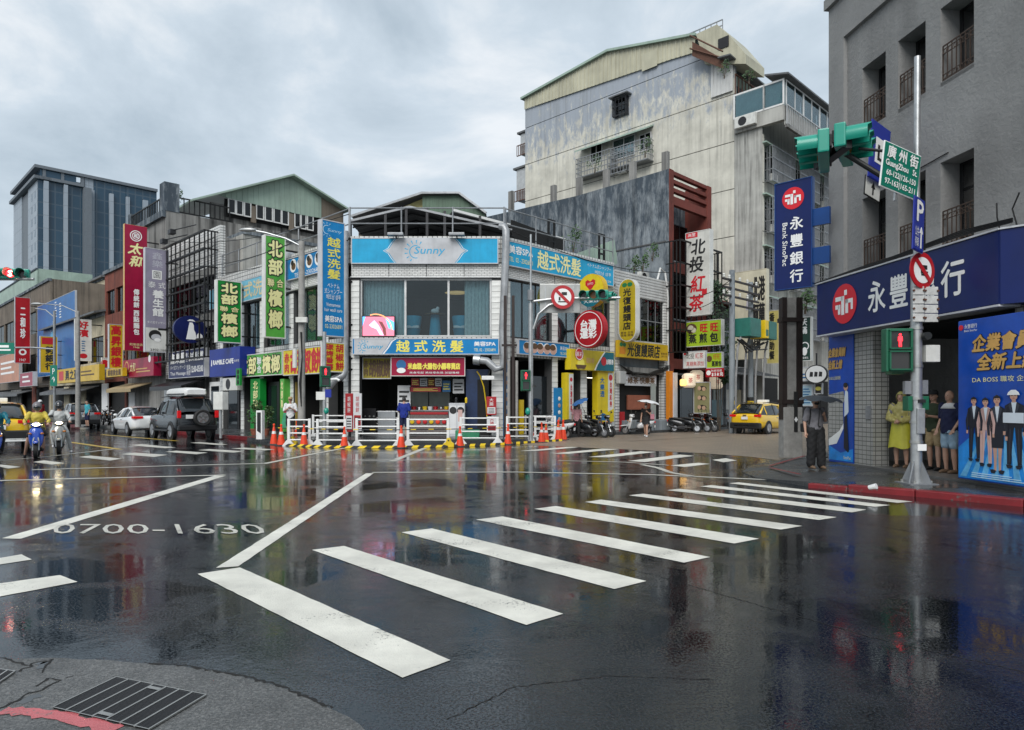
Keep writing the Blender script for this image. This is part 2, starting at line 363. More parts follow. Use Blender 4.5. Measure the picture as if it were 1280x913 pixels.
for q in [((35,85),(110,85),(315,68),(240,68)), ((180,97),(250,98),(475,78),(400,75)), ((340,112),(430,114),(640,90),(570,87)),
          ((515,130),(590,135),(810,107),(745,102)), ((705,150),(770,157),(880,143),(830,138)), ((890,125),(940,136),(1000,128),(950,118))]:
    paint('crosswalk_stripe', [(640+x/3.556, 540+y/3.556) for x, y in q])
for q in [((0,119),(0,127),(30,134),(75,128)), ((120,110),(160,104),(235,114),(190,120)), ((285,92),(330,87),(445,98),(400,105)), ((440,82),(490,76),(610,84),(560,92)), ((600,73),(640,69),(755,76),(715,82)),
          ((720,67),(760,63),(890,71),(850,76)), ((840,61),(890,58),(1000,64),(960,68)), ((470,49),(515,45),(640,57),(600,60)), ((690,40),(730,38),(830,46),(790,48))]:
    paint('crosswalk_stripe', [(x/2.909, 540+y/2.909) for x, y in q], 'thin white road paint')
def strip(pts, w, mat='thin white road paint', name='lane_line'):
    P = [gp(*p) for p in pts]; mb = MB()
    for i in range(len(P)-1):
        d = (P[i+1]-P[i]).normalized(); n = Vector((-d.y, d.x, 0))*w/2
        mb.sheet([P[i]-n, P[i+1]-n, P[i+1]+n, P[i]+n], .004 if i % 2 == 0 else .0055)
    return mb.build(name, mat, road)
paint('lane_line', [(457.5,592), (467,592), (298,708.5), (270,710.5)])
paint('lane_line', [(2,673.5), (26,674), (281,595.5), (268,595)])
strip([(465,590.8), (640,590.4), (820,594), (960,600), (1010,604)], .15)
strip([(-20,601.5), (282,594.2)], .15)
strip([(40,587.5), (200,583), (334,579.6)], .15); strip([(330,580), (380,570), (433,560)], .17)
strip([(-10,577), (60,571), (143,561.5)], .15)
strip([(440,575.5), (648,575.3)], .12); strip([(698,576), (780,578), (836,582)], .12)
strip([(490,577), (531,560.5)], .2)
strip([(802,581), (822,585), (838,591), (868,596)], .16, 'thin white road paint')
strip([(88,553), (150,562)], .2, 'yellow road paint'); strip([(127,543.5), (222,551.5)], .2, 'yellow road paint')
strip([(786,552), (915,545)], .12, 'yellow road paint')
# hours painted on the road
vs, fs = glyphs('0700-1630'); A = gp(63, 667.5); B = gp(336, 668); C_ = gp(70, 655.5)
MB().add([A+(B-A)*a+(C_-A)*b+Vector((0, 0, .005)) for a, b in vs], fs).build('painted_hours', 'thin white road paint', road)
# near corner gutter
edge = [(-60,830), (0,826), (60,824), (120,826), (180,831), (225,834), (262,839), (300,847), (330,855), (362,865), (390,876), (420,891), (450,908), (475,930), (520,990)]
gutter = MB().slab(jag([gp(*p) for p in edge]+[gp(520,1350), gp(-400,1350), gp(-400,860)], .1, .012), -.02, .008).build('gutter', 'wet gutter concrete'); tag(gutter, kind='structure')
def ragged(pts, w0, w1, name, mat, z):
    P = [gp(*p) for p in pts]; Lp = []; Rp = []
    for i in range(len(P)-1):
        n = max(2, int((P[i+1]-P[i]).length/.03))
        for j in range(n):
            p = P[i].lerp(P[i+1], j/n); d = (P[i+1]-P[i]).normalized(); nn = Vector((-d.y, d.x, 0))
            q = p+nn*random.uniform(-.012, .012); w = random.uniform(w0, w1); Lp.append(q+nn*w); Rp.append(q-nn*w)
    mb = MB(); k = len(Lp)
    mb.add([(p.x, p.y, z) for p in Lp+Rp], [(i, k+i, k+i+1, i+1) for i in range(k-1)])
    return mb.build(name, mat, gutter)
ragged([(-4,889), (22,878), (36,869), (52,865), (64,857), (78,852), (60,850), (50,858), (38,862)], .003, .010, 'crack', 'crack dirt and pit shade', .0105)
ragged([(36,834), (46,829), (64,826), (55,836), (50,846)], .002, .009, 'crack', 'crack dirt and pit shade', .0105)
ragged([(0,824), (18,829), (40,834), (30,838), (18,845)], .003, .01, 'crack', 'crack dirt and pit shade', .0105)
ragged([(84,850), (100,843)], .002, .006, 'crack', 'crack dirt and pit shade', .0105)
ragged([(180,830), (230,834), (300,846), (352,860), (420,890)], .002, .014, 'crack', 'crack dirt and pit shade', .0105)
ragged([(24,882), (40,874), (60,868)], .02, .035, 'puddle', 'standing water', .0095)
ragged([(47,833), (56,829), (50,840)], .012, .024, 'puddle', 'standing water', .0095)
ragged([(3,891), (40,893), (80,899), (118,908), (150,917)], .036, .05, 'kerb_line', 'pink worn paint', .012)
def grate(corners, loc_name, label):
    T, Rr, Lf = [gp(*p) for p in corners]; ex = Rr-T; ey = Lf-T
    root = thing(loc_name, label, 'drain grate', (T.x, T.y, .008))
    P = lambda a, b, z: ex*a+ey*b+Vector((0, 0, z))
    MB().sheet([P(0,0,.003), P(0,1,.003), P(1,1,.003), P(1,0,.003)]).build('drain_shade', 'crack dirt and pit shade', root)  # flat near-black sheet stands in for the shaded pit
    wx = ex.length; wy = ey.length; bar = .0055/wx
    for i in range(8):
        a = i/7; a0 = max(-.005, a-bar); a1 = min(1.005, a+bar)
        vs = [P(a0,0,.0045), P(a0,1,.0045), P(a1,1,.0045), P(a1,0,.0045), P(a0,0,.013), P(a0,1,.013), P(a1,1,.013), P(a1,0,.013)]
        MB().add(vs, [(4,5,6,7), (0,1,5,4), (2,3,7,6), (1,2,6,5), (3,0,4,7)]).build('bearing_bar', 'worn steel', root)
    for b0, b1 in ((-.008, .008), (.992, 1.008)):
        MB().sheet([P(0,b0,.0125), P(0,b1,.0125), P(1,b1,.0125), P(1,b0,.0125)]).build('frame_edge', 'worn steel', root)
    n = 38
    for i in range(7):
        mb = MB()
        for j in range(n):
            b = (j+.5)/n; h = .0042/wy; a0 = i/7+bar; a1 = (i+1)/7-bar
            mb.add([P(a0,b-h,.0105), P(a0,b+h,.0105), P(a1,b+h,.0105), P(a1,b-h,.0105)], [(0,1,2,3)])
        for q in (.33, .66):
            a = (i+q)/7; h = .003/wx; mb.add([P(a-h,0,.0095), P(a-h,1,.0095), P(a+h,1,.0095), P(a+h,0,.0095)], [(0,1,2,3)])
        mb.build('cross_bars', 'dark steel', root)
    for (a, b) in ((3, .1), (3, .9)):
        a0, a1 = a/7+.01, (a+1)/7-.01
        MB().sheet([P(a0,b-.035,.0135), P(a0,b+.035,.0135), P(a1,b+.035,.0135), P(a1,b-.035,.0135)]).build('lifting_plate', 'worn steel', root)
grate([(145.3,850.3), (257.8,872.8), (66,888.5)], 'drain_grate', 'black steel drain grate in the gutter beside the pink line')
grate([(-45,834), (19,843), (-130,885)], 'drain_grate', 'corner of a dark drain grate cut off by the left frame edge')

# ================================================================ planes of the street fronts
FC = Fr(-7.32, 31, 0); FB = Fr(-.36, 31, 45); FA = Fr(-7.32, 31, -45)     # cut corner, right street, left street
FW = Fr(8.01, 17.4, -82.7); FW2o = FW.pt(5.9); FW2 = Fr(FW2o.x, FW2o.y, -45)
PZ = .15
pv = [FA.pt(-110,3.7), FA.pt(-2.4,3.7), V(-10.6,28.9,0), V(-9.4,28.1,0), V(-7.8,27.8,0), V(-.9,27.8,0), V(.4,28.2,0), FB.pt(1.8,1.1), FB.pt(60,1.1), FB.pt(60,-.5), V(-.6,31.5,0), V(-7.1,31.5,0), FA.pt(-110,-.5)]
pavA = MB().slab(pv, -.05, PZ).build('pavement', 'wet pavement slabs'); tag(pavA, kind='structure')
M('pavement joint', (.02,.02,.02), .6)
mb = MB()
k0 = pv[:7]
for i in range(0, 58):
    a, b = FA.pt(-60+i, 3.71), FA.pt(-60+i+.98, 3.71)
    MB().slab([a, b, FA.pt(-60+i+.98, 3.53), FA.pt(-60+i, 3.53)], .0, PZ+.012).build('kerb_stone', 'red kerb paint' if i > 44 or i < 30 else M('grey kerb', (.2,.2,.19), .5, var=.3), pavA, bevel=.015) if i > 12 else 0
tan = [gp(650,556.5), gp(700,558.5), gp(790,562.5), gp(880,567), gp(940,571.5), gp(985,577), gp(1000,574)]
far = FB.pt(60, 9.5)
street = MB().sheet(tan+[far, FB.pt(60,1.1), FB.pt(1.8,1.1)], .004).build('paved_side_street', 'tan street pavers'); tag(street, kind='structure')
# bank pavement with a dropped corner
edge = [(1400,638,.11), (1280,624.5,.11), (1144,612.5,.11), (1060,606,.11), (1010,602.2,.10), (975,600,.05), (945,597,.02), (928,590,.015), (936,583,.015), (960,577,.02), (990,573,.06)]
E_ = [gp(*p) for p in edge]+[V(E_x, E_y, .15) for E_x, E_y in ((30,44), (34,40))]
inner = [FW.pt(14,.0,.15), FW.pt(8,.0,.15), FW.pt(5.8,.3,.15), FW.pt(4,.3,.15), FW.pt(2,.3,.15), FW.pt(1,.3,.15), FW.pt(.3,.3,.15), FW.pt(0,.2,.15), FW.pt(-.3,.1,.15), FW.pt(-.6,0,.15), FW.pt(-1,-.3,.15), V(34,40,.15), V(36,38,.15)]
n = len(E_)
pavB = MB().add(E_+inner, [(i, n+i, n+i+1, i+1) for i in range(n-1)]).add([V(p.x, p.y, q) for p in E_ for q in (p.z, -.03)], [(2*i, 2*i+1, 2*i+3, 2*i+2) for i in range(n-1)]).build('bank_pavement', 'wet pavement slabs'); tag(pavB, kind='structure')
bf = MB().slab([FW.pt(-.6,0), FW.pt(5.9,.3), FW.pt(15,.3), FW.pt(15,-12), FW.pt(-.6,-12)], 0, .18).build('arcade_floor', M('arcade floor', (.13,.13,.125), .35, var=.3, vs=2)); tag(bf, kind='structure')
# red kerb stones in front of the bank
kp = [gp(x, y+1, .11) for x, y in ((1010,601.5), (1060,605.5), (1144,612), (1280,624), (1400,638))]
for i in range(4):
    a, b = kp[i], kp[i+1]; n = max(1, round((b-a).length/1.6)); d = (b-a).normalized(); nn = Vector((d.y, -d.x, 0))
    if nn.y > 0: nn = -nn
    for j in range(n):
        p = a+(b-a)*(j/n)+d*.006; q = a+(b-a)*((j+1)/n)-d*.006
        MB().slab([p-nn*.16, q-nn*.16, q+nn*.02, p+nn*.02], -.02, .118 if (i, j) > (0, 0) else .085).build('kerb_stone', 'red kerb paint', pavB, bevel=.02)
paintB = MB()
for (a, b) in (((962,584), (1006,572)), ((962,586), (1000,596))):
    P, Q = gp(*a, .06), gp(*b, .1); d = (Q-P).normalized(); nn = Vector((-d.y, d.x, 0))*.04
    paintB.sheet([P-nn+V(0,0,.03), Q-nn+V(0,0,.05), Q+nn+V(0,0,.05), P+nn+V(0,0,.03)])
paintB.build('red_line', 'red kerb paint', pavB)

# cracks and seams in the asphalt
gsave = gutter; gutter = road
for pts, a, b in (([(700,690), (820,720), (960,760), (1100,800), (1290,842)], .002, .006), ([(1150,690), (1210,700), (1285,716)], .002, .006), ([(560,900), (640,860), (760,845), (900,850)], .001, .005), ([(100,745), (180,735), (230,740), (330,735)], .001, .005), ([(1050,650), (1180,672), (1290,690)], .002, .005)):
    ragged(pts, a, b, 'crack', 'crack dirt and pit shade', .0022)
gutter = gsave

# ================================================================ buildings
brickmat('white wall tiles', (.70,.70,.67), (.60,.60,.58), (.13,.13,.13), .24, .08, .008, rough=.35, bump=.7, stain=.45)
brickmat('small grey white tiles', (.60,.60,.57), (.50,.50,.48), (.10,.10,.10), .22, .22, .02, rough=.4, bump=.7, stain=.4, offset=0)
brickmat('white square tiles', (.70,.70,.67), (.6,.6,.58), (.10,.10,.10), .28, .16, .016, rough=.35, bump=.7, stain=.4, offset=0)
brickmat('fine beige mosaic', (.36,.355,.33), (.30,.30,.28), (.085,.085,.08), .15, .105, .008, rough=.4, bump=.6, stain=.25, offset=0)
M('tile block', (.70,.70,.67), .4, var=.25, vs=2.5, rnd=.12)
M('grout', (.07,.07,.07), .8)
stained('streaked concrete', (.28,.275,.26), (.018,.018,.018), .95, .35, 2.6, streakamt=.95)
stained('dark mouldy concrete', (.27,.30,.32), (.014,.018,.023), .6, .7, 2.2, streakamt=.75, patch=(.055,.072,.09), pz=(-14,38), pscale=.85, pst=.3, psoft=.09)
stained('cream rendered wall', (.62,.60,.52), (.13,.125,.11), .36, .6, 3.5, patch=(.31,.34,.38), pz=(14,37), pscale=.8, pst=.42, psoft=.06, streakamt=.5)
stained('grey white streaked wall', (.44,.435,.40), (.07,.07,.065), .6, .6, 4)
stained('grey bank render', (.29,.288,.28), (.11,.11,.108), .5, .45, 1.2, bump=.8, streakamt=.5)
stained('grey bank trim', (.30,.298,.29), (.2,.2,.195), .3, .5, 1.3, bump=.6, streakamt=.5)
stained('old brown render', (.20,.165,.13), (.03,.028,.025), .6, .5, 3)
stained('red brown brick render', (.20,.062,.042), (.035,.02,.018), .5, .6, 3)
stained('cream plaster', (.52,.46,.33), (.12,.11,.09), .45, .5, 3)
stained('pale green cladding', (.33,.43,.36), (.2,.24,.21), .3, .4, 5, rough=.5, bump=0)
stained('beige cladding', (.50,.48,.36), (.26,.25,.19), .35, .4, 5, rough=.5, bump=0)
stained('dark green cladding', (.10,.16,.11), (.05,.07,.05), .4, .5, 5, rough=.5, bump=0)
stained('white ribbed metal', (.60,.60,.58), (.25,.25,.24), .3, .5, 5, rough=.45, bump=0)
stained('grey roof sheet', (.13,.135,.14), (.04,.04,.04), .5, .5, 3, rough=.5, bump=.1)
stained('red tile facing', (.18,.046,.034), (.06,.025,.02), .5, .7, 4)
M('shade black', (.006,.006,.006), .8, var=.3); M('room wall', (.30,.33,.31), .8, var=.25, vs=1.5); M('room floor', (.12,.12,.12), .4)  # near-black colour stands in for the shade of shops and rooms
M('dark frame', (.03,.03,.032), .4, .5); M('pale aluminium', (.52,.52,.51), .4, .6, var=.2); M('white frame', (.66,.66,.64), .45)
M('black iron', (.018,.018,.018), .5, .5); M('rusty iron', (.12,.055,.035), .7, .3, var=.4, vs=12); M('galvanised', (.45,.46,.46), .4, .75, var=.25, vs=5)
M('grey steel', (.27,.28,.29), .45, .5, var=.25); M('ac white', (.62,.62,.58), .5, var=.2)
M('grey pipe', (.33,.34,.35), .35, .2, var=.3); M('shutter grey', (.30,.31,.31), .4, .5, var=.2)
def curtain(name, c): return M(name, c, .9, var=.2, vs=8)
curtain('teal grey curtain', (.50,.56,.55)); curtain('pale curtain', (.6,.6,.56))
def on(root, fr, d=0): return dict(loc=fr.o-fr.y*d-root.location, rot=(0, 0, fr.a))
def window(root, x0, z0, x1, z1, cols=2, rows=1, fm='dark frame', glass=GLASSD, y=.06, t=.05, kw={}, name='window'):
    fw = MB(); w = (x1-x0)/cols; h = (z1-z0)/rows
    for i in range(cols+1): fw.box(x0+i*w-t/2, y, z0, x0+i*w+t/2, y+.05, z1)
    for j in range(rows+1): fw.box(x0-t/2, y+.003, z0+j*h-t/2, x1+t/2, y+.047, z0+j*h+t/2)
    f = fw.build(name, fm, root, **kw)
    for i in range(cols):
        for j in range(rows):
            MB().box(x0+i*w+t/2, y+.02, z0+j*h+t/2, x0+(i+1)*w-t/2, y+.03, z0+(j+1)*h-t/2).build('pane', glass, f)
    return f
def drape(root, x0, x1, z0, z1, y, mat='teal grey curtain', amp=.05, pitch=.16, kw={}):
    n = max(6, int((x1-x0)/pitch*6)); vs = []
    for i in range(n+1):
        x = x0+(x1-x0)*i/n; yy = y+amp*math.sin(i*math.pi/3)+random.uniform(-.012, .012); vs += [(x, yy, z0), (x+random.uniform(-.01, .01), yy, z1)]
    return MB().add(vs, [(2*i, 2*i+2, 2*i+3, 2*i+1) for i in range(n)]).build('curtain', mat, root, smooth='all', **kw)
def face(root, pts, mat, y=0, t=.12, name='wall', kw={}): return MB().prism(pts, y, y+t).build(name, mat, root, **kw)
def ribs(root, pts, mat, y=0, pitch=.3, w=.06, d=.03, name='cladding', kw={}, horiz=False):
    """corrugated sheet: flat face with raised ribs that follow its outline"""
    mb = MB().prism(pts, y, y+.06); n = len(pts); k = 1 if horiz else 0
    lo = min(p[k] for p in pts); hi = max(p[k] for p in pts); u = lo+pitch/2
    while u < hi:
        c = []
        for i in range(n):
            a, b = pts[i], pts[(i+1) % n]
            if (a[k]-u)*(b[k]-u) < 0: t = (u-a[k])/(b[k]-a[k]); c.append(a[1-k]+(b[1-k]-a[1-k])*t)
        c.sort()
        for i in range(0, len(c)-1, 2):
            if horiz: mb.box(c[i], y-d, u-w/2, c[i+1], y+.01, u+w/2)
            else: mb.box(u-w/2, y-d, c[i], u+w/2, y+.01, c[i+1])
        u += pitch
    return mb.build(name, mat, root, **kw)
def railing(root, x0, x1, z0, z1, y, step=.15, r=.012, mat='black iron', name='railing', kw={}, rails=2):
    mb = MB()
    for i in range(rails): z = z0+(z1-z0)*i/(rails-1); mb.box(x0, y-r*1.4, z-r*1.4, x1, y+r*1.4, z+r*1.4)
    n = max(1, int(abs(x1-x0)/step))
    for i in range(n+1): x = x0+(x1-x0)*i/n; mb.box(x-r, y-r, z0, x+r, y+r, z1)
    return mb.build(name, mat, root, **kw)
def cage(root, x0, x1, z0, z1, y0, y1, sx=.15, sz=.6, r=.012, mat='rusty iron', kw={}, name='window_cage'):
    mb = MB(); n = max(1, int((x1-x0)/sx)); m = max(1, int((z1-z0)/sz))
    for i in range(n+1): x = x0+(x1-x0)*i/n; mb.box(x-r, y0-r, z0, x+r, y0+r, z1)
    for j in range(m+1):
        z = z0+(z1-z0)*j/m; mb.box(x0, y0-r*1.5, z-r*1.5, x1, y0+r*1.5, z+r*1.5)
        for x in (x0, x1): mb.box(x-r, y0, z-r, x+r, y1, z+r)
    for x in (x0, x1):
        for q in range(1, 4): yy = y0+(y1-y0)*q/4; mb.box(x-r, yy-r, z0, x+r, yy+r, z1)
    return mb.build(name, mat, root, **kw)
def acunit(root, x, z, y, w=.8, h=.55, kw={}):
    a = MB().box(x, y-.3, z, x+w, y, z+h).build('air_conditioner', 'ac white', root, bevel=.02, **kw)
    MB().cyl((x+w*.38, y-.3, z+h*.5), (x+w*.38, y-.315, z+h*.5), h*.4, 16).build('fan_guard', 'dark frame', a)
    return a

# ---------------------------------------------------------------- the corner building with the blue hair salon
HB = 9.1
sb = thing('corner_building', 'two-storey white tiled corner building with blue salon signs behind the barriers', 'building', FC.o)
UB = 8.26; UA = 14.3
kc, kb, ka = on(sb, FC), on(sb, FB), on(sb, FA)
def shell(z0, z1, mat, name='wall', ind=0):
    """a belt of wall round the three street sides"""
    for kw, a, b in ((kc, 0, 6.96), (kb, 0, UB), (ka, -UA, 0)):
        MB().box(a+.02, .0, z0, b-.02, .3, z1).build(name, mat, sb, **kw)
shell(7.9, HB+.05, 'small grey white tiles', 'parapet'); shell(3.75, 4.62, 'small grey white tiles', 'spandrel')
for kw, a, b in ((kc, .1, 6.86), (kb, .1, UB-.05), (ka, -UA+.05, -.1)):        # brick course under the top signs
    MB().box(a, -.08, 7.32, b, -.002, 7.92).build('brick_course', 'white wall tiles', sb, **kw)
    MB().box(a-.04, -.13, 7.27, b+.04, .28, 7.318).build('ledge', 'pale aluminium', sb, **kw)
    MB().box(a-.03, -.12, 7.922, b+.03, -.003, 7.96).build('ledge', 'grout', sb, **kw)
    n = max(2, round((b-a)/1.75))
    for i in range(1, n): MB().box(a+(b-a)*i/n-.015, -.086, 7.32, a+(b-a)*i/n+.015, -.0815, 7.92).build('joint', 'grout', sb, **kw)
# tiled pillars: each block a piece
blk = boxmesh('tile', .355, .05, .235, 'tile block')
def pillar(fr, u0, u1, z0=PZ, z1=7.26, y=-.03):
    c = MB().box(u0, y, z0, u1, .45, z1).build('pillar', 'grout', sb, **on(sb, fr))
    n = max(1, round((u1-u0)/.36)); w = (u1-u0)/n; m = int((z1-z0)/.25)
    for j in range(m):
        for i in range(n): piece(blk, 'tile', c, (u0+w*(i+.5), y-.012, z0+.125+j*.25), scale=((w-.012)/.355, 1, 1))
pillar(FC, .08, .46); pillar(FC, 6.4, 6.92)
for a, b in ((3.2,3.6), (5.35,5.85), (7.8,8.2)): pillar(FB, a, b)
pillar(FB, .02, .34)
for a, b in ((-14.2,-13.8), (-11.3,-10.9), (-8.9,-8.45), (-5.6,-5.15), (-2.2,-1.75), (-.4,-.05)): pillar(FA, a, b)
# rooms behind
M('salon floor slab', (.2,.2,.2), .6)
poly = [V(-7.1,31.35,0), V(-.55,31.35,0), FB.pt(UB,-.32), FB.pt(UB,-12), FA.pt(-UA,-10), FA.pt(-UA,-.32)]
rel = [p-FC.o for p in poly]
for z0, z1, nm in ((4.3, 4.6, 'floor_slab'), (7.4, 7.6, 'ceiling_slab'), (8.0, 8.2, 'roof_slab')): MB().slab(rel, z0, z1).build(nm, 'salon floor slab', sb)
MB().box(-3, 5.5, PZ, 9, 5.7, 4.3).build('back_wall', 'room wall', sb); MB().box(-6, 9.5, PZ, 10, 9.7, 9).build('back_wall', 'shade black', sb)
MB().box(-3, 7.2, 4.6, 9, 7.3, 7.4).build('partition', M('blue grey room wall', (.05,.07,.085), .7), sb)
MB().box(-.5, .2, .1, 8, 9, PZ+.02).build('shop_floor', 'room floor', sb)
# salon front window: three big panes
wf = MB()
for x in (.5, 2.5, 4.45, 6.36): wf.box(x-.045, .1, 4.62, x+.045, .2, 7.26)
wf.box(.5, .11, 4.62, 6.36, .19, 4.7).box(.5, .11, 7.18, 6.36, .19, 7.26)
wf = wf.build('window', 'pale aluminium', sb, **kc)
for a, b in ((.545,2.455), (2.545,4.405), (4.495,6.315)): MB().box(a, .15, 4.7, b, .156, 7.18).build('pane', GLASS, wf)
drape(sb, .55, 2.4, 4.65, 7.2, .42); drape(sb, 5.15, 6.3, 4.65, 7.2, .42)
# side windows with curtains
for fr, ws in ((FB, ((.36,3.18), (3.62,5.33), (5.87,7.78))), (FA, ((-13.75,-11.35), (-10.85,-8.95), (-8.4,-5.65), (-5.1,-2.25), (-1.7,-.45)))):
    kw = on(sb, fr)
    for a, b in ws:
        window(sb, a+.03, 4.66, b-.03, 7.24, 2 if b-a < 2.4 else 3, 1, 'dark frame', GLASS, .12, kw=kw)
        drape(sb, a, b, 4.65, 7.25, .5, 'teal grey curtain', kw=kw)
        MB().box(a, 1.2, 4.6, b, 1.25, 7.3).build('partition', 'shade black', sb, **kw)
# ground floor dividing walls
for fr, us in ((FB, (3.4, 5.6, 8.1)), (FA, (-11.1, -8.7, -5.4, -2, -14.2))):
    for u in us: MB().box(u-.08, .3, PZ, u+.08, 4, 3.75).build('partition', 'shade black', sb, **on(sb, fr))
for fr, a, b in ((FB, .3, 8.2), (FA, -14.2, -.3)): MB().box(a, 3.4, PZ, b, 3.5, 4.2).build('back_wall', 'shade black', sb, **on(sb, fr))
# steps and tiles of pale paving in the recess; roof terrace rail, posts and shed
for fr, a, b in ((FC, 0, 6.96), (FB, .2, UB), (FA, -UA, -.2)):
    kw = on(sb, fr); mb = MB()
    for z in (9.75, 10.45): mb.cyl((a, .1, z), (b, .1, z), .03, 6)
    n = max(2, round((b-a)/2.3))
    for i in range(n+1): mb.cyl((a+(b-a)*i/n, .1, 9.1), (a+(b-a)*i/n, .1, 10.5), .035, 6)
    mb.build('roof_railing', 'grey steel', sb, **kw)
sh = lambda x, y, Y: ((x-CX)/F*Y-FC.o.x, Y-FC.o.y, CAMH+(HZ-y)/F*Y)     # point in the building's own space
def roofsheet(p, q, r, s, nm='shed_roof', mat='grey roof sheet', n=14):
    """corrugated sheet between two edges p-q and s-r"""
    p, q, r, s = map(Vector, (p, q, r, s)); vs = []; nrm = (q-p).cross(s-p).normalized()
    for i in range(n*2+1):
        t = i/(n*2); o = nrm*(.05 if i % 2 else 0); vs += [p.lerp(q, t)+o, s.lerp(r, t)+o]
    return MB().add(vs, [(2*i, 2*i+2, 2*i+3, 2*i+1) for i in range(n*2)]).build(nm, mat, sb)
rl, rr_, rt = sh(436,276,32.2), sh(650,288,32.2), sh(512,258,32.2)
bk = Vector((0, 8, 0))
for a, b in ((rl, rt), (rt, sh(640,287,32.2))):
    a, b = Vector(a), Vector(b); roofsheet(a, a+bk, b+bk, b)
    MB().tube([a+V(0,-.05,-.05), b+V(0,-.05,-.05)], .07, 4).build('roof_edge_beam', 'grey steel', sb)
ms = MB()
for x in (438, 482, 508, 534, 556, 600, 632):
    b0 = Vector(sh(x, 298, 32.2)); top = 276-18*(1-abs(x-512)/(76 if x < 512 else 128)); t0 = Vector(sh(x, max(259, top), 32.2)); ms.box(b0.x-.06, b0.y-.06, 8.2, b0.x+.06, b0.y+.06, t0.z)
    ms.box(b0.x-.05, b0.y+3.9, 8.2, b0.x+.05, b0.y+4, t0.z)
ms.build('shed_posts', 'dark frame', sb)
for k in range(6):
    y = 1.3+k*1.3; MB().tube([Vector(rl)+V(0,y-.5,-.12), Vector(rt)+V(0,y-.5,-.12), Vector(sh(640,287,32.2))+V(0,y-.5,-.12)], .05, 4).build('rafter', 'dark frame', sb)
MB().box(-.3, 8.6, 8.2, 8, 8.7, 10.6).build('shed_back_wall', 'shade black', sb)
# lean-to with a white edge on the right and green ribbed wall on the right terrace
a, b = Vector(sh(566,263,34)), Vector(sh(706,300,37.5)); MB().tube([a, b], .09, 4).build('lean_to_edge', 'white frame', sb)
roofsheet(a, a+V(-1.5,5,.2), b+V(-1.5,5,.2), b)
g = FB.sub(0, -1.5, 45)
face(sb, [g.px(*p) for p in ((640,296), (640,275), (706,300), (706,332))], 'shade black', 0, .1, 'shed_back_wall', on(sb, g))
ribs(sb, [g.px(*p) for p in ((708,322), (768,300), (772,330), (708,350))], 'pale green cladding', 0, .35, kw=on(sb, g), name='terrace_screen')
for x in (666, 729):
    u, z = g.px(x, 318); k = on(sb, FB); MB().box(u-.25, .2, 8.9, u-.17, .3, 10.6).box(u+.17, .2, 8.9, u+.25, .3, 10.6).box(u-.25, .205, 10.5, u+.25, .295, 10.6).box(u-.25, .205, 9.5, u+.25, .295, 9.58).build('sign_support', 'black iron', sb, **k)
# drain pipes and ducts on the corner
def pipe(name, pts, r, mat, label=None): return MB().tube(pts, r, 10).build(name, mat, sb, smooth=True)
pipe('drain_pipe', [(-.12,-.3,2.6), (-.12,-.3,6), (-.12,-.3,9.3)], .14, 'grey pipe')
pipe('vent_duct', [(-.9,-.5,2.25), (-.55,-.45,2.7), (-.2,-.35,2.85), (-.12,-.3,3.1)], .18, 'grey pipe')
x9 = 6.98
pipe('vent_duct', [(5.75,-.45,3.55), (6.2,-.5,3.5), (6.6,-.5,3.15), (6.9,-.5,3.2), (6.98,-.45,3.7), (6.9,-.35,4.8), (6.95,-.35,6), (7.05,-.35,8.5), (7.05,-.35,9.3), (6.98,-.3,9.5), (6.8,-.2,9.55)], .17, 'grey pipe')
MB().cyl((5.62,-.44,3.56), (5.9,-.47,3.53), .23, 14).build('duct_mouth', 'galvanised', sb, smooth=True)

# ---------------------------------------------------------------- green shed roof seen behind the corner building
ff = Fr(-5.9, 47, 0)
t = thing('rooftop_shed', 'dark green ribbed rooftop shed behind the terrace of the corner building', 'shed', (ff.o.x, ff.o.y, 0)); kw = {}
loc = lambda pts: [ff.px(*p) for p in pts]
ribs(t, loc([(528,300), (528,245), (573,244.5), (606,268), (606,300)]), 'dark green cladding', 0, .3)
MB().prism(loc([(503,300), (503,256), (528,245.5), (528,300)]), .5, .6).build('gable_end', M('pale yellow wall', (.5,.45,.2), .7), t)
MB().tube([(*ff.px(440,272)[:1], -.3, ff.px(440,272)[1]), (*ff.px(528,243)[:1], -.3, ff.px(528,243)[1]), (*ff.px(574,243)[:1], -.3, ff.px(574,243)[1]), (*ff.px(608,268)[:1], -.3, ff.px(608,268)[1])], .1, 4).build('roof_edge', 'grey steel', t)
a = ff.px(440,272); b = ff.px(528,243); c = ff.px(574,243); d = ff.px(608,268)
MB().add([(a[0],-.3,a[1]), (b[0],-.3,b[1]), (c[0],-.3,c[1]), (d[0],-.3,d[1]), (d[0],9,d[1]), (c[0],9,c[1]), (b[0],9,b[1]), (a[0],9,a[1])], [(0,1,6,7), (1,2,5,6), (2,3,4,5)])  .build('roof', 'grey roof sheet', t)
MB().box(a[0], 2, 0, d[0], 9, a[1]-.3).build('wall', 'old brown render', t)

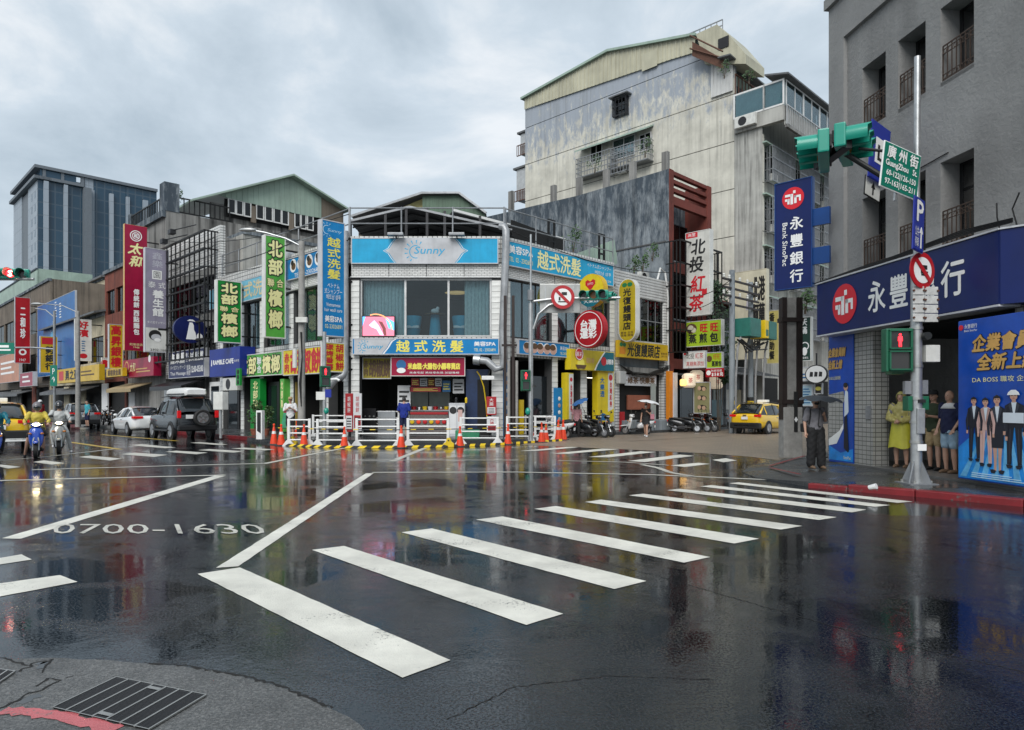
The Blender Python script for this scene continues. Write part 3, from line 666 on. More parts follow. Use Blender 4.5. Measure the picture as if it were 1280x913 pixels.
# ---------------------------------------------------------------- left street: white tiled house with a black cage
u0, u1 = FA.px(207), -UA
t = thing('tiled_house', 'narrow white tiled house with black iron window cage left of the salon', 'building', FA.pt(u0), FA.a); w = u1-u0
MB().box(0, .3, PZ, w, 12, 11.6).build('core', 'streaked concrete', t)
MB().box(0, 0, 10, w, .3, 12.3).build('parapet', 'white square tiles', t); MB().box(w-.7, -.02, 3.6, w, .3, 10).build('pilaster', 'white square tiles', t); MB().box(0, -.02, 3.6, .5, .3, 10).build('pilaster', 'white square tiles', t)
for z in (4.2, 7.3): window(t, .6, z, w-.8, z+2.2, 4, 1, 'dark frame', GLASSD, .1); MB().box(.5, .02, z+2.2, w-.7, .29, z+3).build('spandrel', 'streaked concrete', t)
cage(t, .3, w-.3, 4.4, 11.9, -.8, 0, .75, .95, .035, 'black iron')
MB().box(.1, .31, PZ, w-.1, .4, 3.6).build('shop_back', 'shade black', t)
MB().box(0, -.05, 3.3, w, .28, 3.6).build('lintel', 'streaked concrete', t)
mb = MB()
for z in (10.7, 11.2, 11.7): mb.box(0, -.06, z, w-.7, -.01, z+.22)
mb.build('louvre_slats', 'white ribbed metal', t)
# rear wing whose dark side wall rises behind the salon's left side, with a steel water tank in front
fs = FA.sub(-13.9, -1.2, 45); t2 = thing('back_wing', 'dark stained rear wing wall behind the salon\'s left side', 'building', fs.o, fs.a)
MB().box(0, 0, 0, 11, 4, 11.9).build('wall', 'grey white streaked wall', t2); MB().box(0, -.1, 11.9, 11, 4.1, 12.1).build('coping', 'dark mouldy concrete', t2)
MB().cyl((1.5,-.15,9), (1.5,-.15,11.5), .09, 8).cyl((2.1,-.15,9), (2.1,-.15,11.5), .06, 8).build('drain_pipe', 'grey pipe', t2)
tk = thing('water_tank', 'round stainless water tank on the roof beside green betel sign', 'water tank', FA.pt(-9.2, -1.6, 8.2))
MB().lathe([(.02,1.95), (.35,1.9), (.62,1.78), (.68,1.72), (.68,.3), (.62,.2), (.02,.2)][::-1], 22).build('tank', 'galvanised', tk, smooth=True)
MB().box(-.55,-.5,0,-.45,-.4,.3).box(.45,-.5,0,.55,-.4,.3).box(-.55,.4,0,-.45,.5,.3).box(.45,.4,0,.55,.5,.3).build('stand', 'grey steel', tk)

# ---------------------------------------------------------------- stained concrete block with green ribbed gable
u0, u1 = FA.px(160), FA.px(207); Hc = 15.0
t = thing('concrete_block', 'black-streaked concrete building carrying a pale green ribbed gable roof', 'building', FA.pt(u1), 0)
t.location.z = 0; fg = Fr(t.location.x, t.location.y, 45); kf, kg = on(t, FA.sub(u1, 0, -45)), on(t, fg)
w = u1-u0
ph = [fg.px(*p) for p in ((207,266), (271,271.5), (362,284), (432,298))]
MB().box(-w, 0, PZ, -.02, 17, Hc).build('wall', 'streaked concrete', t, **kf)
face(t, [(0,PZ), (0,Hc), (24,Hc), (24,PZ)], 'streaked concrete', -.02, .4, 'side_wall', kg)
MB().box(-w-.1, -.25, Hc-.45, .05, -.01, Hc).build('cornice', 'dark mouldy concrete', t, **kf)
MB().box(-.1, -.06, Hc, .9, .9, Hc+2.0).build('stair_tower', 'dark mouldy concrete', t, **kg); MB().box(-w, .0, Hc, -w+.6, .6, Hc+1.3).build('roof_post', 'dark mouldy concrete', t, **kf)
railing(t, -w+.6, -.1, Hc+.1, Hc+1.1, .1, .35, .03, kw=kf); railing(t, .9, 4.5, Hc+.1, Hc+1.1, .1, .35, .03, kw=kg)
window(t, -w+1, 9, -1, 11.5, 3, 1, 'dark frame', GLASSD, -.08, kw=kf); window(t, -w+1, 5, -1, 7.5, 3, 1, 'dark frame', GLASSD, -.08, kw=kf)
P = lambda *q: [fg.px(*p) for p in q]
ribs(t, P((274,242.5), (365,221), (404,246), (404,272), (383,268.5), (290,247.5)), 'pale green cladding', .3, .42, .07, .03, 'gable_cladding', kg)
face(t, P((404,246), (432,262), (432,300), (404,290)), 'old brown render', .35, .2, 'gable_side_wall', kg)
e1, a_, e2, e0 = fg.px(266,243), fg.px(365,218.5), fg.px(436,263), fg.px(238,250)
for p, q in ((e1, a_), (a_, e2), (e0, e1)):
    for yy, mt in ((-.35, 'pale green cladding'),):
        MB().add([(p[0],yy,p[1]), (q[0],yy,q[1]), (q[0],14,q[1]), (p[0],14,p[1]), (p[0],yy,p[1]-.14), (q[0],yy,q[1]-.14), (q[0],14,q[1]-.14), (p[0],14,p[1]-.14)], [(0,1,2,3), (7,6,5,4), (0,4,5,1), (1,5,6,2), (2,6,7,3), (3,7,4,0)]).build('gable_roof', mt, t, **kg)
for i, (xa, xb) in enumerate(((288,296.5), (298,306), (308,316), (323,332), (334,343), (345,354), (355,363), (371,378), (379,385), (387,394))):
    y0 = 247+(xa-288)*.215; u0_, z0_ = fg.px(xa, y0); u1_, z1_ = fg.px(xb, y0+20)
    window(t, u0_, z1_+.05, u1_, z0_, 1, 1, 'white frame', GLASSD, .32, .09, kw=kg)
for xa, xb in ((316.5,322.5), (364,370)):
    (a, z), (b, q) = fg.px(xa, 256+(xa-316)*.2), fg.px(xb, 278+(xa-316)*.2); MB().box(a, .31, q, b, .45, z).build('pier', 'old brown render', t, **kg)
face(t, P((285,268), (285,246), (404,268), (404,292)), 'shade black', .6, .1, 'attic_wall', kg)
face(t, [(fg.px(268)+.0, Hc-.3), fg.px(268,250), fg.px(404,276), fg.px(434,276), (fg.px(434), Hc-.3)], 'streaked concrete', .72, .15, 'attic_base', kg)

# ---------------------------------------------------------------- houses further down the left street
def house(name, label, x0, x1, ytop, mat, floors=(), depth=10, fr=FA, win='dark frame', base='shade black', d=0, cat='building', top_at=None, nw=3, lint=3.4):
    u0, u1 = fr.px(x0), fr.px(x1); zt = fr.px(x1 if top_at is None else top_at, ytop)[1]
    t = thing(name, label, cat, fr.pt(u0, d), fr.a); w = u1-u0
    MB().box(0, .35, PZ, w, depth, zt-.02).build('core', mat, t)
    MB().box(0, 0, lint, w, .3, lint+.5).build('lintel', mat, t)
    for s in (0, w-.45): MB().box(s, .01, PZ, s+.45, .349, lint).build('shop_pier', mat, t)
    MB().box(.46, .3, PZ, w-.46, .345, lint).build('shop_shade_panel', base, t)  # flat panel coloured as shade, in place of an open shop
    zs = [lint+.5]+[f for fl in floors for f in fl]+[zt]
    for i in range(0, len(zs), 2): MB().box(0, .002, zs[i], w, .3, zs[i+1]).build('wall', mat, t)
    for (za, zb) in floors:
        g = w/(nw*1.0); 
        for i in range(nw+1): x = min(max(0, i*g-.2), w-.4); MB().box(x, .004, za, x+.4, .298, zb).build('pier', mat, t)
        for i in range(nw):
            a, b = max(.4, i*g+.2), min(w-.4, (i+1)*g-.2); window(t, a, za, b, zb, 2, 1, win, GLASSD, .15)
    MB().box(-.05, -.15, zt-.25, w+.05, .2, zt+.03).build('cornice', 'dark mouldy concrete', t)
    return t, w, zt
house('brick_house', 'red brown brick house behind the tall crimson sign', 131, 158, 328, 'red brown brick render', ((5,7), (9,11)), nw=2)
t, w, zt = house('old_house', 'low cream plaster house with pitched roof behind the white vertical sign', 62, 131, 398, 'cream plaster', ((5.2,7.4),), top_at=110, nw=4)
MB().add([(-.4,-.9,zt-.1), (w+.3,-.9,zt-.1), (w+.3,5,zt+1.3), (-.4,5,zt+1.3), (-.4,-.9,zt+.06), (w+.3,-.9,zt+.06), (w+.3,5,zt+1.5), (-.4,5,zt+1.5)], [(3,2,1,0), (4,5,6,7), (0,1,5,4), (1,2,6,5), (3,0,4,7)]).build('roof', 'grey roof sheet', t)
t, w, zt = house('shop_house', 'weathered brown shop house at the left frame edge below the tower', -40, 62, 366, 'old brown render', ((5,7.2), (9.5,12)), top_at=30, nw=9)
f2 = FA.sub(0, -9, -45)
t, w, zt = house('cream_house', 'cream rendered upper house rising behind the blue poster', 44, 131, 352, 'cream plaster', ((14.5,16.4),), fr=f2, top_at=120, nw=4)
MB().box(-.3, -.5, zt, w+.3, 8, zt+.25).build('roof_slab', 'grey roof sheet', t); MB().box(.8, .1, zt-2.6, w*.45, .25, zt-.3).build('balcony_shade_panel', 'shade black', t)  # dark box coloured as the shade of a balcony
f3 = FA.sub(0, -14, -45)
house('green_house', 'pale green low house at far left behind the red signal', -20, 46, 352, 'pale green cladding', (), fr=f3, top_at=20)

# ---------------------------------------------------------------- the office tower in the distance
M('tower glass', (.035,.075,.115), .12, .3, var=.25, vs=.15); M('tower white', (.42,.46,.50), .6, var=.1); M('tower dark grey', (.13,.15,.17), .6, var=.15)
YT = 185; ft = Fr((47-CX)/F*YT, YT, 45); fl = Fr(ft.o.x, ft.o.y, -45)
t = thing('office_tower', 'distant glass and white office tower rising above the left street', 'tower', ft.o); kr, kl = on(t, ft), on(t, fl)
wr = ft.px(196); wl = -fl.px(17); zt = ft.px(47, 224)[1]
MB().box(.3, .3, 0, wr, 22, zt-.5).build('core', 'tower dark grey', t, **kr)
brickmat('tower curtain wall', (.025,.065,.105), (.018,.048,.08), (.06,.09,.12), 2.0, 3.5, .16, rough=.18, bump=.2, stain=.25, dark=(.02,.05,.08), offset=0)
brickmat('tower stone', (.30,.345,.39), (.27,.315,.36), (.2,.23,.26), 3.0, 3.5, .08, rough=.6, bump=.3, stain=.2, dark=(.3,.33,.36), offset=0)
xs = [47, 54, 60, 79, 84, 103, 112, 117, 136, 141, 157, 161, 178, 184, 196]; kinds = 'gwgwgdwgwgwgwg'
for i, k in enumerate(kinds):
    a, b = ft.px(xs[i]), ft.px(xs[i+1])
    if k == 'g':
        c = MB().box(a, 0, 0, b, .3, zt).build('glass_bay', 'tower curtain wall', t, **kr)
        n = max(1, round((b-a)/3.3))
        for j in range(1, n): MB().box(a+(b-a)*j/n-.16, -.3, 0, a+(b-a)*j/n+.16, -.002, zt-1).build('mullion', 'tower stone', c)
    elif k == 'w': MB().box(a, -.9, 0, b, .3, zt-.3).build('stone_fin', 'tower stone', t, **kr)
    else: MB().box(a, -2.2, 0, b, .3, zt-.3).build('stone_fin', 'tower dark grey', t, **kr)
for xa, xb, m_ in ((17,27,'tower stone'), (27,35,'tower dark grey'), (35,47,'tower stone')):
    MB().box(fl.px(xa), 0 if m_ == 'tower stone' else .6, 0, fl.px(xb)-.02, 1.2, zt-.2).build('wall', m_, t, **kl)
zz = 12
while zz < zt-4:
    for xa in (39.5, 43.5):
        u = fl.px(xa); MB().box(u, -.05, zz, u+.8, -.004, zz+1.9).build('window', 'tower glass', t, **kl)
    zz += 3.5
MB().box(-wl-1.0, -1.0, zt, 1.0, 3, zt+.8).build('crown_ledge', 'tower dark grey', t, **kl); MB().box(-.7, -1.0, zt+.002, ft.px(104), 3, zt+.798).build('crown_ledge', 'tower dark grey', t, **kr)
MB().box(-wl+1, .5, zt+.8, 0, 9, zt+3.0).build('penthouse', 'tower glass', t, **kl)
MB().box(-.8, -.8, zt+2.9, wr, 1, zt+3.7).build('crown_beam', 'tower dark grey', t, **kr); MB().box(-wl-.5, -.8, zt+2.902, .7, 9, zt+3.698).build('crown_beam', 'tower dark grey', t, **kl)
for x in (55, 78, 103): MB().box(ft.px(x)-.35, -.4, zt, ft.px(x)+.35, .6, zt+2.9).build('crown_post', 'tower dark grey', t, **kr)
for a, b in ((60,103), (106,117), (117,157), (157,196)): MB().box(ft.px(a), 1.2 if a < 104 else -.02, zt, ft.px(b)-.05, 12, zt+(1.6 if a < 104 else 2.85)).build('roof_plant', 'tower stone' if a in (60,106) else 'tower curtain wall', t, **kr)

# ---------------------------------------------------------------- right street: bun bakery with white ribbed upper wall
u0, u1 = UB, FB.px(836)
t = thing('bun_bakery', 'small white ribbed and tiled shop house between the salon and red building', 'building', FB.pt(u0), FB.a); w = u1-u0
g = FB.sub(u0, 0, 45); zt = g.px(769, 337)[1]
MB().box(0, .4, PZ, w, 9, zt-.6).build('core', 'dark mouldy concrete', t)
zw0, zw1 = g.px(832,430)[1], g.px(832,384)[1]
ribs(t, [(0,zw1+.25), (w,zw1+.25), (w,zt), (0,zt)], 'white ribbed metal', 0, .16, .07, .025, 'ribbed_wall', horiz=True)
xa, xb = g.px(793), g.px(830)
MB().box(0, .0, 4.3, xa, .35, zw1+.25).build('wall', 'white ribbed metal', t); MB().box(xb, -.02, PZ, w, .35, zw1+.25).build('pier', 'white square tiles', t)
MB().box(xa, .01, 4.3, xb, .35, zw0).build('spandrel', 'white ribbed metal', t); MB().box(0, -.02, PZ, .42, .35, 4.3).build('pier', 'white square tiles', t)
window(t, xa, zw0, xb, zw1+.25, 4, 2, 'grey steel', GLASSD, .1, .06); drape(t, xa, xb, zw0, zw1, .3, 'teal grey curtain')
MB().box(.42, .36, PZ, xb+.3, .39, 3.5).build('shop_back', 'shade black', t); MB().box(.42, -.05, 3.3, w-.6, .3, 3.62).build('lintel', 'streaked concrete', t)
MB().box(.45, -1.05, PZ-.1, w-.75, .3, PZ+.55).build('step', 'dark mouldy concrete', t, bevel=.03)
acunit(t, w*.72, zt, 1.2)
MB().tube([(w*.8,.1,zt-.05), (w*.86,.1,zt+.7), (w*.95,.08,zt+.5), (w*.97,-.06,zt-1), (w*.97,-.06,3.5)], .06, 8).build('drain_pipe', 'white frame', t)
mb = MB()
for k in range(5): mb.tube([(.2+.1*k,-.1,3.75-.03*k), (1.5,-.12,3.35-.05*k), (3.0,-.12,3.3-.06*k), (w,-.1,3.9-.05*k)], .02, 5)
mb.build('cables', 'black iron', t)

# ---------------------------------------------------------------- red framed building with mouldy side wall
u0, u1 = FB.px(836), FB.px(889); w = u1-u0
t = thing('red_building', 'tall narrow red tiled building with caged balconies and mouldy blue-black side wall', 'building', FB.pt(u0)); g = FB.sub(u0, 0, 45); s = FB.sub(u0, 0, -45)
kg, ks = on(t, g), on(t, s); zt = s.px(836, 211)[1]
MB().box(.4, 1.6, PZ, w, 12, zt-1).build('core', 'dark mouldy concrete', t, **kg)
face(t, [(-16,PZ), (0,PZ), (0,zt), (-7,zt-.1), (-16,zt+.2)], 'dark mouldy concrete', .02, .35, 'side_wall', ks)
MB().box(-16, -.03, zt-4.3, -.2, .018, zt-4.22).box(-16, -.03, zt-8, -.2, .018, zt-7.92).build('floor_line', 'grout', t, **ks)
for x in (637, 690, 722, 756, 789, 830): u = s.px(x); MB().box(u-.2, .05, zt-.2, u+.2, .3, zt+1.1 if x > 650 else zt+1.6).build('roof_post', 'streaked concrete', t, **ks)
for a, b, y0, y1 in ((.01,.45,-.06,-.003), (w-.5,w,-.02,1.6)): MB().box(a, y0, PZ, b, y1, zt).build('red_column', 'red tile facing', t, **kg)
for z0, z1 in ((zt-.22,zt), (zt-.72,zt-.5), (zt-1.22,zt-1.0), (zt-2.0,zt-1.5), (zt-6.0,zt-5.4), (zt-9.5,zt-9.0), (3.7,4.3)): MB().box(.45, .02, z0, w-.5, .3, z1).build('red_beam', 'red tile facing', t, **kg)
for z in (zt-5.2, zt-8.7, zt-12): 
    if z > 3: window(t, .5, z, w-.9, min(z+2.6, zt-2.4), 4, 1, 'dark frame', GLASSD, 1.2, kw=kg); MB().box(.45, .3, z-.12, w-.5, 1.6, z-.02).build('balcony_floor', 'dark mouldy concrete', t, **kg)
cage(t, -.3, w-.4, 4.6, zt-4.4, -.95, .0, .55, 1.1, .03, 'black iron', kg)
MB().box(.5, 1.2, PZ, w-.9, 1.3, 3.6).build('shop_back', 'shade black', t, **kg)
# ---------------------------------------------------------------- low ivy-grown house in the gap
u0, u2 = FB.px(889), FB.px(953)
t = thing('low_house', 'low dark shop house with tin awnings beside the red building', 'building', FB.pt(u0), FB.a); w = u2-u0
MB().box(0, 1.2, PZ, w, 7, 8.2).build('core', 'dark mouldy concrete', t); MB().add([(0,-.8,8.0), (w,-.8,8.0), (w,4,9), (0,4,9), (0,-.8,8.15), (w,-.8,8.15), (w,4,9.15), (0,4,9.15)], [(3,2,1,0), (4,5,6,7), (0,1,5,4), (1,2,6,5), (3,0,4,7)]).build('roof', 'red tile facing', t)
for z in (4.2,): window(t, .5, z, w-.5, z+2.4, 5, 1, 'pale aluminium', GLASSD, 1.05)
for i in range(6): MB().box(.2+i*w/6, 1.0, PZ, .25+i*w/6, 1.19, 3.6).build('shop_post', 'grey steel', t)
MB().add([(0,-1.2,3.5), (w,-1.2,3.5), (w,1.2,4.1), (0,1.2,4.1), (0,-1.2,3.58), (w,-1.2,3.58), (w,1.2,4.18), (0,1.2,4.18)], [(3,2,1,0), (4,5,6,7), (0,1,5,4), (1,2,6,5), (3,0,4,7)]).build('awning', 'grey roof sheet', t)
for i in range(4): MB().box(.6+i*1.7, 1.1, 1.2, 1.5+i*1.7, 1.18, 2.6).build('shop_panel', ['pale curtain','room wall','pale curtain','cream plaster'][i], t)

# ---------------------------------------------------------------- big cream apartment block
uc = FB.px(953)
t = thing('apartment_block', 'large cream apartment block with peeling grey paint and ribbed gable top', 'building', FB.pt(uc)); g = FB.sub(uc, 0, 45); s = FB.sub(uc, 0, -45); kg, ks = on(t, g), on(t, s)
P = lambda *q: [s.px(*p) for p in q]
zb = [0, 7, 10.5, 14, 17.5, 21, 24.5, 28]; ul = s.px(656.5)
top = P((656.5,137.2), (840,75), (869,66), (885,85), (918,114)); corner = s.px(953, 170)[1]
ztop = sum(p[1] for p in top[:3])/3
ur = s.px(918)
# storey-high panels of render with open joints between them
for i in range(len(zb)):
    z0 = zb[i]+.03; z1 = (zb[i+1] if i+1 < len(zb) else 99)-.03
    pts = [(ul,z0), (ur if z0 > 22 else (ur if i > 4 else 0),z0)]
    xr = pts[1][0]
    if z1 < 90: pts += [(xr,z1), (ul,z1)]
    else:
        pts = [(ul,z0), (ur,z0)]+[q for q in reversed(top) if q[1] > z0]
    if pts[-1][0] != ul: pts.append((ul, pts[-1][1]))
    face(t, pts, 'cream rendered wall', 0, .3, 'wall_panel', ks)
face(t, [(ul+.2,0), (-.3,0), (-.3,20), (ur-.2,21), (ur-.2,24), (ul+.2,26)], 'grout', .06, .3, 'wall_core', ks)
ribs(t, P((656.5,137.5), (656.5,123), (762,65), (870,44.5), (869,66.5), (840,75)), 'beige cladding', -.12, .42, .09, .05, 'gable_cladding', ks)
rp = P((654,123.5), (762,63.5), (872,43))
for a, b in ((rp[0], rp[1]), (rp[1], rp[2])):
    MB().add([(a[0],-.4,a[1]), (b[0],-.4,b[1]), (b[0],14,b[1]), (a[0],14,a[1]), (a[0],-.4,a[1]-.2), (b[0],-.4,b[1]-.2), (b[0],14,b[1]-.2), (a[0],14,a[1]-.2)], [(0,1,2,3), (7,6,5,4), (0,4,5,1), (2,6,7,3), (3,7,4,0), (1,5,6,2)]).build('gable_roof', 'pale green cladding', t, **ks)
(a, z), (b, q) = s.px(804,70), s.px(823,83); MB().box(a, -.2, q, b, -.171, z).build('gable_hatch', 'beige cladding', t, **ks)
# rear left side bays
for xa, xb, ya, yb in ((648,656,163,190), (643,656,208,247)):
    (a, z), (b, q) = s.px(xa, ya), s.px(xb+1, yb)
    MB().box(a, .3, q, b-.1, 1.8, z-.3).build('side_bay', 'pale aluminium', t, **ks); MB().box(a-.3, .1, z-.3, b-.1, 2, z-.12).build('bay_roof', 'grey roof sheet', t, **ks)
    railing(t, a-.3, b-.1, q-.1, q+.9, .1, .2, .025, 'rusty iron', kw=ks)
# small window and the long window bay with canopy and plant shelves
(a, z), (b, q) = s.px(770,127), s.px(786,143)
window(t, a, q, b, z, 2, 1, 'dark frame', GLASSD, -.1, kw=ks); cage(t, a, b, q, z, -.5, 0, .3, .5, .022, 'dark frame', ks); MB().box(a-.3, -.7, z+.1, b+.3, 0, z+.2).build('window_hood', 'grey roof sheet', t, **ks)
for xa, xb, ya, yb in ((739,753,184,200), (767,794,177,193), (800,814,170,186)):
    (a, z), (b, q) = s.px(xa, ya), s.px(xb, yb); window(t, a, q, b, z, 2, 1, 'white frame', GLASSD if xa != 767 else GLASS, -.08, .08, kw=ks)
    if xa == 767: MB().box(a, .01, q, b, .05, z).build('blind', M('pale green blind', (.35,.42,.36), .7), t, **ks)
(a, z0), (b, z1) = s.px(727,184), s.px(817,161)
zc = (z0+z1)/2; MB().add([(a,-1.0,zc-.5), (b,-1.0,zc-.5), (b,0,zc), (a,0,zc), (a,-1.0,zc-.38), (b,-1.0,zc-.38), (b,0,zc+.12), (a,0,zc+.12)], [(3,2,1,0), (4,5,6,7), (0,1,5,4), (1,2,6,5), (3,0,4,7)]).build('canopy', 'pale green cladding', t, **ks)
for xa, xb, yt, yb in ((728,771,203,212), (772,817,190,200)):
    (a, z), (b, q) = s.px(xa, yt), s.px(xb, yb); cage(t, a, b, q-.1, z+.0, -.9, 0, .3, .4, .018, 'grey steel', ks, 'plant_shelf')
    MB().box(a, -.9, q-.16, b, 0, q-.11).build('shelf_floor', 'grey steel', t, **ks)
(a, z), (b, q) = s.px(769,200), s.px(792,216); cage(t, a, b, q, z, -1.0, 0, .3, .6, .018, 'grey steel', ks, 'unit_cage'); acunit(t, a+.5, q+.1, -.1, kw=ks)
# upper right: roof hut, stair, caged balcony, glazed balcony
H = lambda x, y: s.px(x, y)
a, z = H(868,70); b, q = H(884,33)
face(t, [H(884,82), H(873,45), H(899,33), H(912,44), H(935,70), H(935,82)], 'beige cladding', -.35, 3, 'roof_hut', ks)
(a, z), (b, q) = H(901,52), H(914,60); MB().box(a, -.42, q, b, -.36, z).build('hut_window', 'dark frame', t, **ks)
railing(t, H(806,51)[0], H(900,22)[0], H(900,33)[1]-.2, H(900,22)[1], .4, .45, .025, 'grey steel', kw=ks, rails=3)
a0 = H(870,50); MB().tube([(a0[0],-.9,a0[1]), (H(911,70)[0],-.9,H(911,70)[1])], .06, 5).tube([(a0[0],-.9,a0[1]-1), (H(911,78)[0],-.9,H(911,78)[1])], .06, 5).build('stair_rail', 'rusty iron', t, **ks)
(a, z), (b, q) = H(872,52), H(911,76); face(t, [(a,z-1.4), (b,q-.9), (b,q-.2), (a,z-.3)], 'rusty iron', -.8, .05, 'stair_side', ks)
# ribbed white panel and caged balcony on the floor below the hut
(a, z), (b, q) = H(890,82), H(917,114); ribs(t, [(a,q), (b,q), (b,z+.6), (a,z)], 'white ribbed metal', -.15, .35, .06, kw=ks, name='balcony_screen')
u9 = g.px(965)
zA, zB = H(917,78)[1], H(917,122)[1]
fb = s.sub(ur, 0, 45); kq = on(t, fb)
wq = fb.px(966)
MB().box(.05, -.0, zB-.2, wq, 1.6, zB).build('balcony_floor', 'streaked concrete', t, **kq); MB().box(.1, 1.7, zB, wq, 1.9, zA).build('balcony_back', 'shade black', t, **kq)
cage(t, .05, wq, zB+.05, zA-.9, -.05, 1.5, .5, .9, .03, 'rusty iron', kq); MB().add([(-1.2,-.3,zA), (wq+.3,-.3,zA-.6), (wq+.3,.7,zA-.5), (-1.2,.7,zA+.1), (-1.2,-.3,zA+.1), (wq+.3,-.3,zA-.5), (wq+.3,.7,zA-.4), (-1.2,.7,zA+.2)], [(3,2,1,0), (4,5,6,7), (0,1,5,4), (1,2,6,5), (3,0,4,7)]).build('balcony_roof', 'grey roof sheet', t, **kq)
for k in range(7): x = .6+k*.75; MB().box(x, 1.0, zA-2.2, x+.4, 1.03, zA-1.1).build('laundry', ['pale curtain','teal grey curtain','shade black'][k % 3], t, **kq)
# glazed balcony running along the street front
zA, zB = H(920,121)[1], H(920,160)[1]; wq = 24
u_s = ur+.1
for (x0_, x1_) in ((.0, 3.0), (3.0, 4.9)):
    window(t, u_s+x0_*.75, zB+.6, u_s+x1_*.75, zA, 1, 1, 'white frame', GLASS, -.25, .12, kw=ks); MB().box(u_s+x0_*.75+.06, -.1, zB+.6, u_s+x1_*.75-.06, -.08, zA).build('blind', M('pale blue blind', (.42,.50,.50), .7), t, **ks)
MB().box(u_s, -.22, zB-.5, u_s+4.9*.75, .2, zB+.55).build('balcony_parapet', 'grey white streaked wall', t, **ks)
fb = s.sub(u_s+4.9*.75, 0, 45); kq = on(t, fb)
MB().box(0, -.2, zB-1.0, wq, 0, zB-.75).build('balcony_floor', 'streaked concrete', t, **kq); railing(t, 0, wq, zB-.8, zB+.55, -.15, .3, .03, 'pale aluminium', kw=kq); MB().box(0, .0, zB-.8, wq, .05, zB+.5).build('balcony_parapet', 'grey white streaked wall', t, **kq)
for k in range(8):
    window(t, k*3+.06, zB+.6, k*3+2.94, zA, 2, 1, 'white frame', GLASS, -.1, .1, kw=kq); MB().box(k*3+.1, .12, zB+.6, k*3+2.9, .14, zA).build('blind', 'pale blue blind', t, **kq)
MB().add([(-.6,-.5,zA+.1), (wq,-.5,zA+.1), (wq,1.2,zA+.5), (-.6,1.2,zA+.5), (-.6,-.5,zA+.22), (wq,-.5,zA+.22), (wq,1.2,zA+.62), (-.6,1.2,zA+.62)], [(3,2,1,0), (4,5,6,7), (0,1,5,4), (1,2,6,5), (3,0,4,7)]).build('balcony_roof', 'grey roof sheet', t, **kq)
acunit(t, u_s+.2, zB-.3, -.3, 1.6, .8, kw=ks)
# street front below
MB().box(.45, .4, PZ, 26, 8, zA).build('front_wall', 'grey white streaked wall', t, **kg)
face(t, [(ur,0), (0,0), (0,zB), (ur,zB)], 'grey white streaked wall', -.012, .01, 'corner_render', ks)
for z in (18, 14.3, 10.6, 7):
    if z+2.4 > zB: continue
    for k in range(5):
        x = .8+k*4.8; window(t, x, z, x+3.6, z+2.1, 4, 1, 'pale aluminium', GLASSD, .33, kw=kg); cage(t, x-.1, x+3.7, z-.3, z+2.2, -.45, .4, .2, .8, .025, 'grey steel', kg)
        acunit(t, x+.3, z-.2, -.0, kw=kg)
    MB().box(0, -.3, z+2.3, 26, .4, z+2.4).build('window_hood', 'pale green cladding', t, **kg)
for k in range(7): MB().box(.3+k*3.6, .3, PZ, 3.2+k*3.6, .39, 3.5).build('shop_shade_panel', 'shade black', t, **kg)

# ---------------------------------------------------------------- house fronts down the side street, right-hand side
fr = Fr(30, 52, 60)
t = thing('side_street_house', 'grey house front at the far end of the side street', 'building', (21, 60, 0), R(0))
MB().box(-3, 0, 0, 16, 6, 14).build('wall', 'grey white streaked wall', t)
for z in (4.5, 8.0, 11):
    for k in range(4): window(t, -2.3+k*4.4, z, .8+k*4.4, z+1.9, 3, 1, 'pale aluminium', GLASSD, -.08); cage(t, -2.4+k*4.4, .9+k*4.4, z-.2, z+2, -.6, 0, .25, .8, .025, 'grey steel')
for k in range(4): MB().box(-2.5+k*4.6, -.06, 0, 1.2+k*4.6, -.01, 3.2).build('shop_shade_panel', 'shade black', t)

# ---------------------------------------------------------------- the bank
t = thing('bank_building', 'grey rendered three-storey bank building with iron window balconies on the right', 'building', FW.o); kw = on(t, FW)
ZR = 11.55; LW = 5.9
cols = [(FW.px(1073), FW.px(1102)), (FW.px(1117.5), FW.px(1151.5)), (FW.px(1170), FW.px(1211.5))]
rows = [(4.72, 6.42), (8.02, 9.5)]
DR = .10
def wallgrid(x0, x1, zs, cols, mat, kw, y=DR):
    """wall pieces round window openings"""
    z = zs[0]
    for r in list(rows)+[(zs[1], None)]:
        MB().box(x0, y, z, x1, y+.5, r[0]).build('wall', mat, t, **kw)
        if r[1] is None: break
        e = [x0]+[q for c in cols for q in c]+[x1]
        for i in range(0, len(e), 2): MB().box(e[i], y, r[0], e[i+1], y+.5, r[1]).build('wall', mat, t, **kw)
        z = r[1]
wallgrid(.62, LW+.05, (3.3, ZR-1.0), cols, 'grey bank render', kw)
MB().box(0, 0, 3.3, .62, .6, ZR).build('corner_pilaster', 'grey bank trim', t, **kw); MB().box(.62, 0, ZR-1.0, LW, .6, ZR).build('frieze', 'grey bank trim', t, **kw)
MB().box(-.06, -.1, ZR, LW+.1, .7, ZR+.25).build('cornice', 'grey bank trim', t, **kw)
k2 = on(t, FW2); MB().box(.02, 0, 3.3, 14, .6, ZR).build('wall', 'grey bank render', t, **k2)
MB().box(-.02, .3, 0, .3, 9, ZR).build('end_wall', 'grey bank render', t, **kw)
MB().box(0, .62, 4.2, 12, .8, ZR).build('inner_wall', 'shade black', t, **kw)
MB().box(0, .3, 3.25, 13, 6, 3.45).build('arcade_ceiling', 'shade black', t, **kw)
brz = M('bronze balcony iron', (.085,.055,.04), .55, .5, var=.3, vs=20)
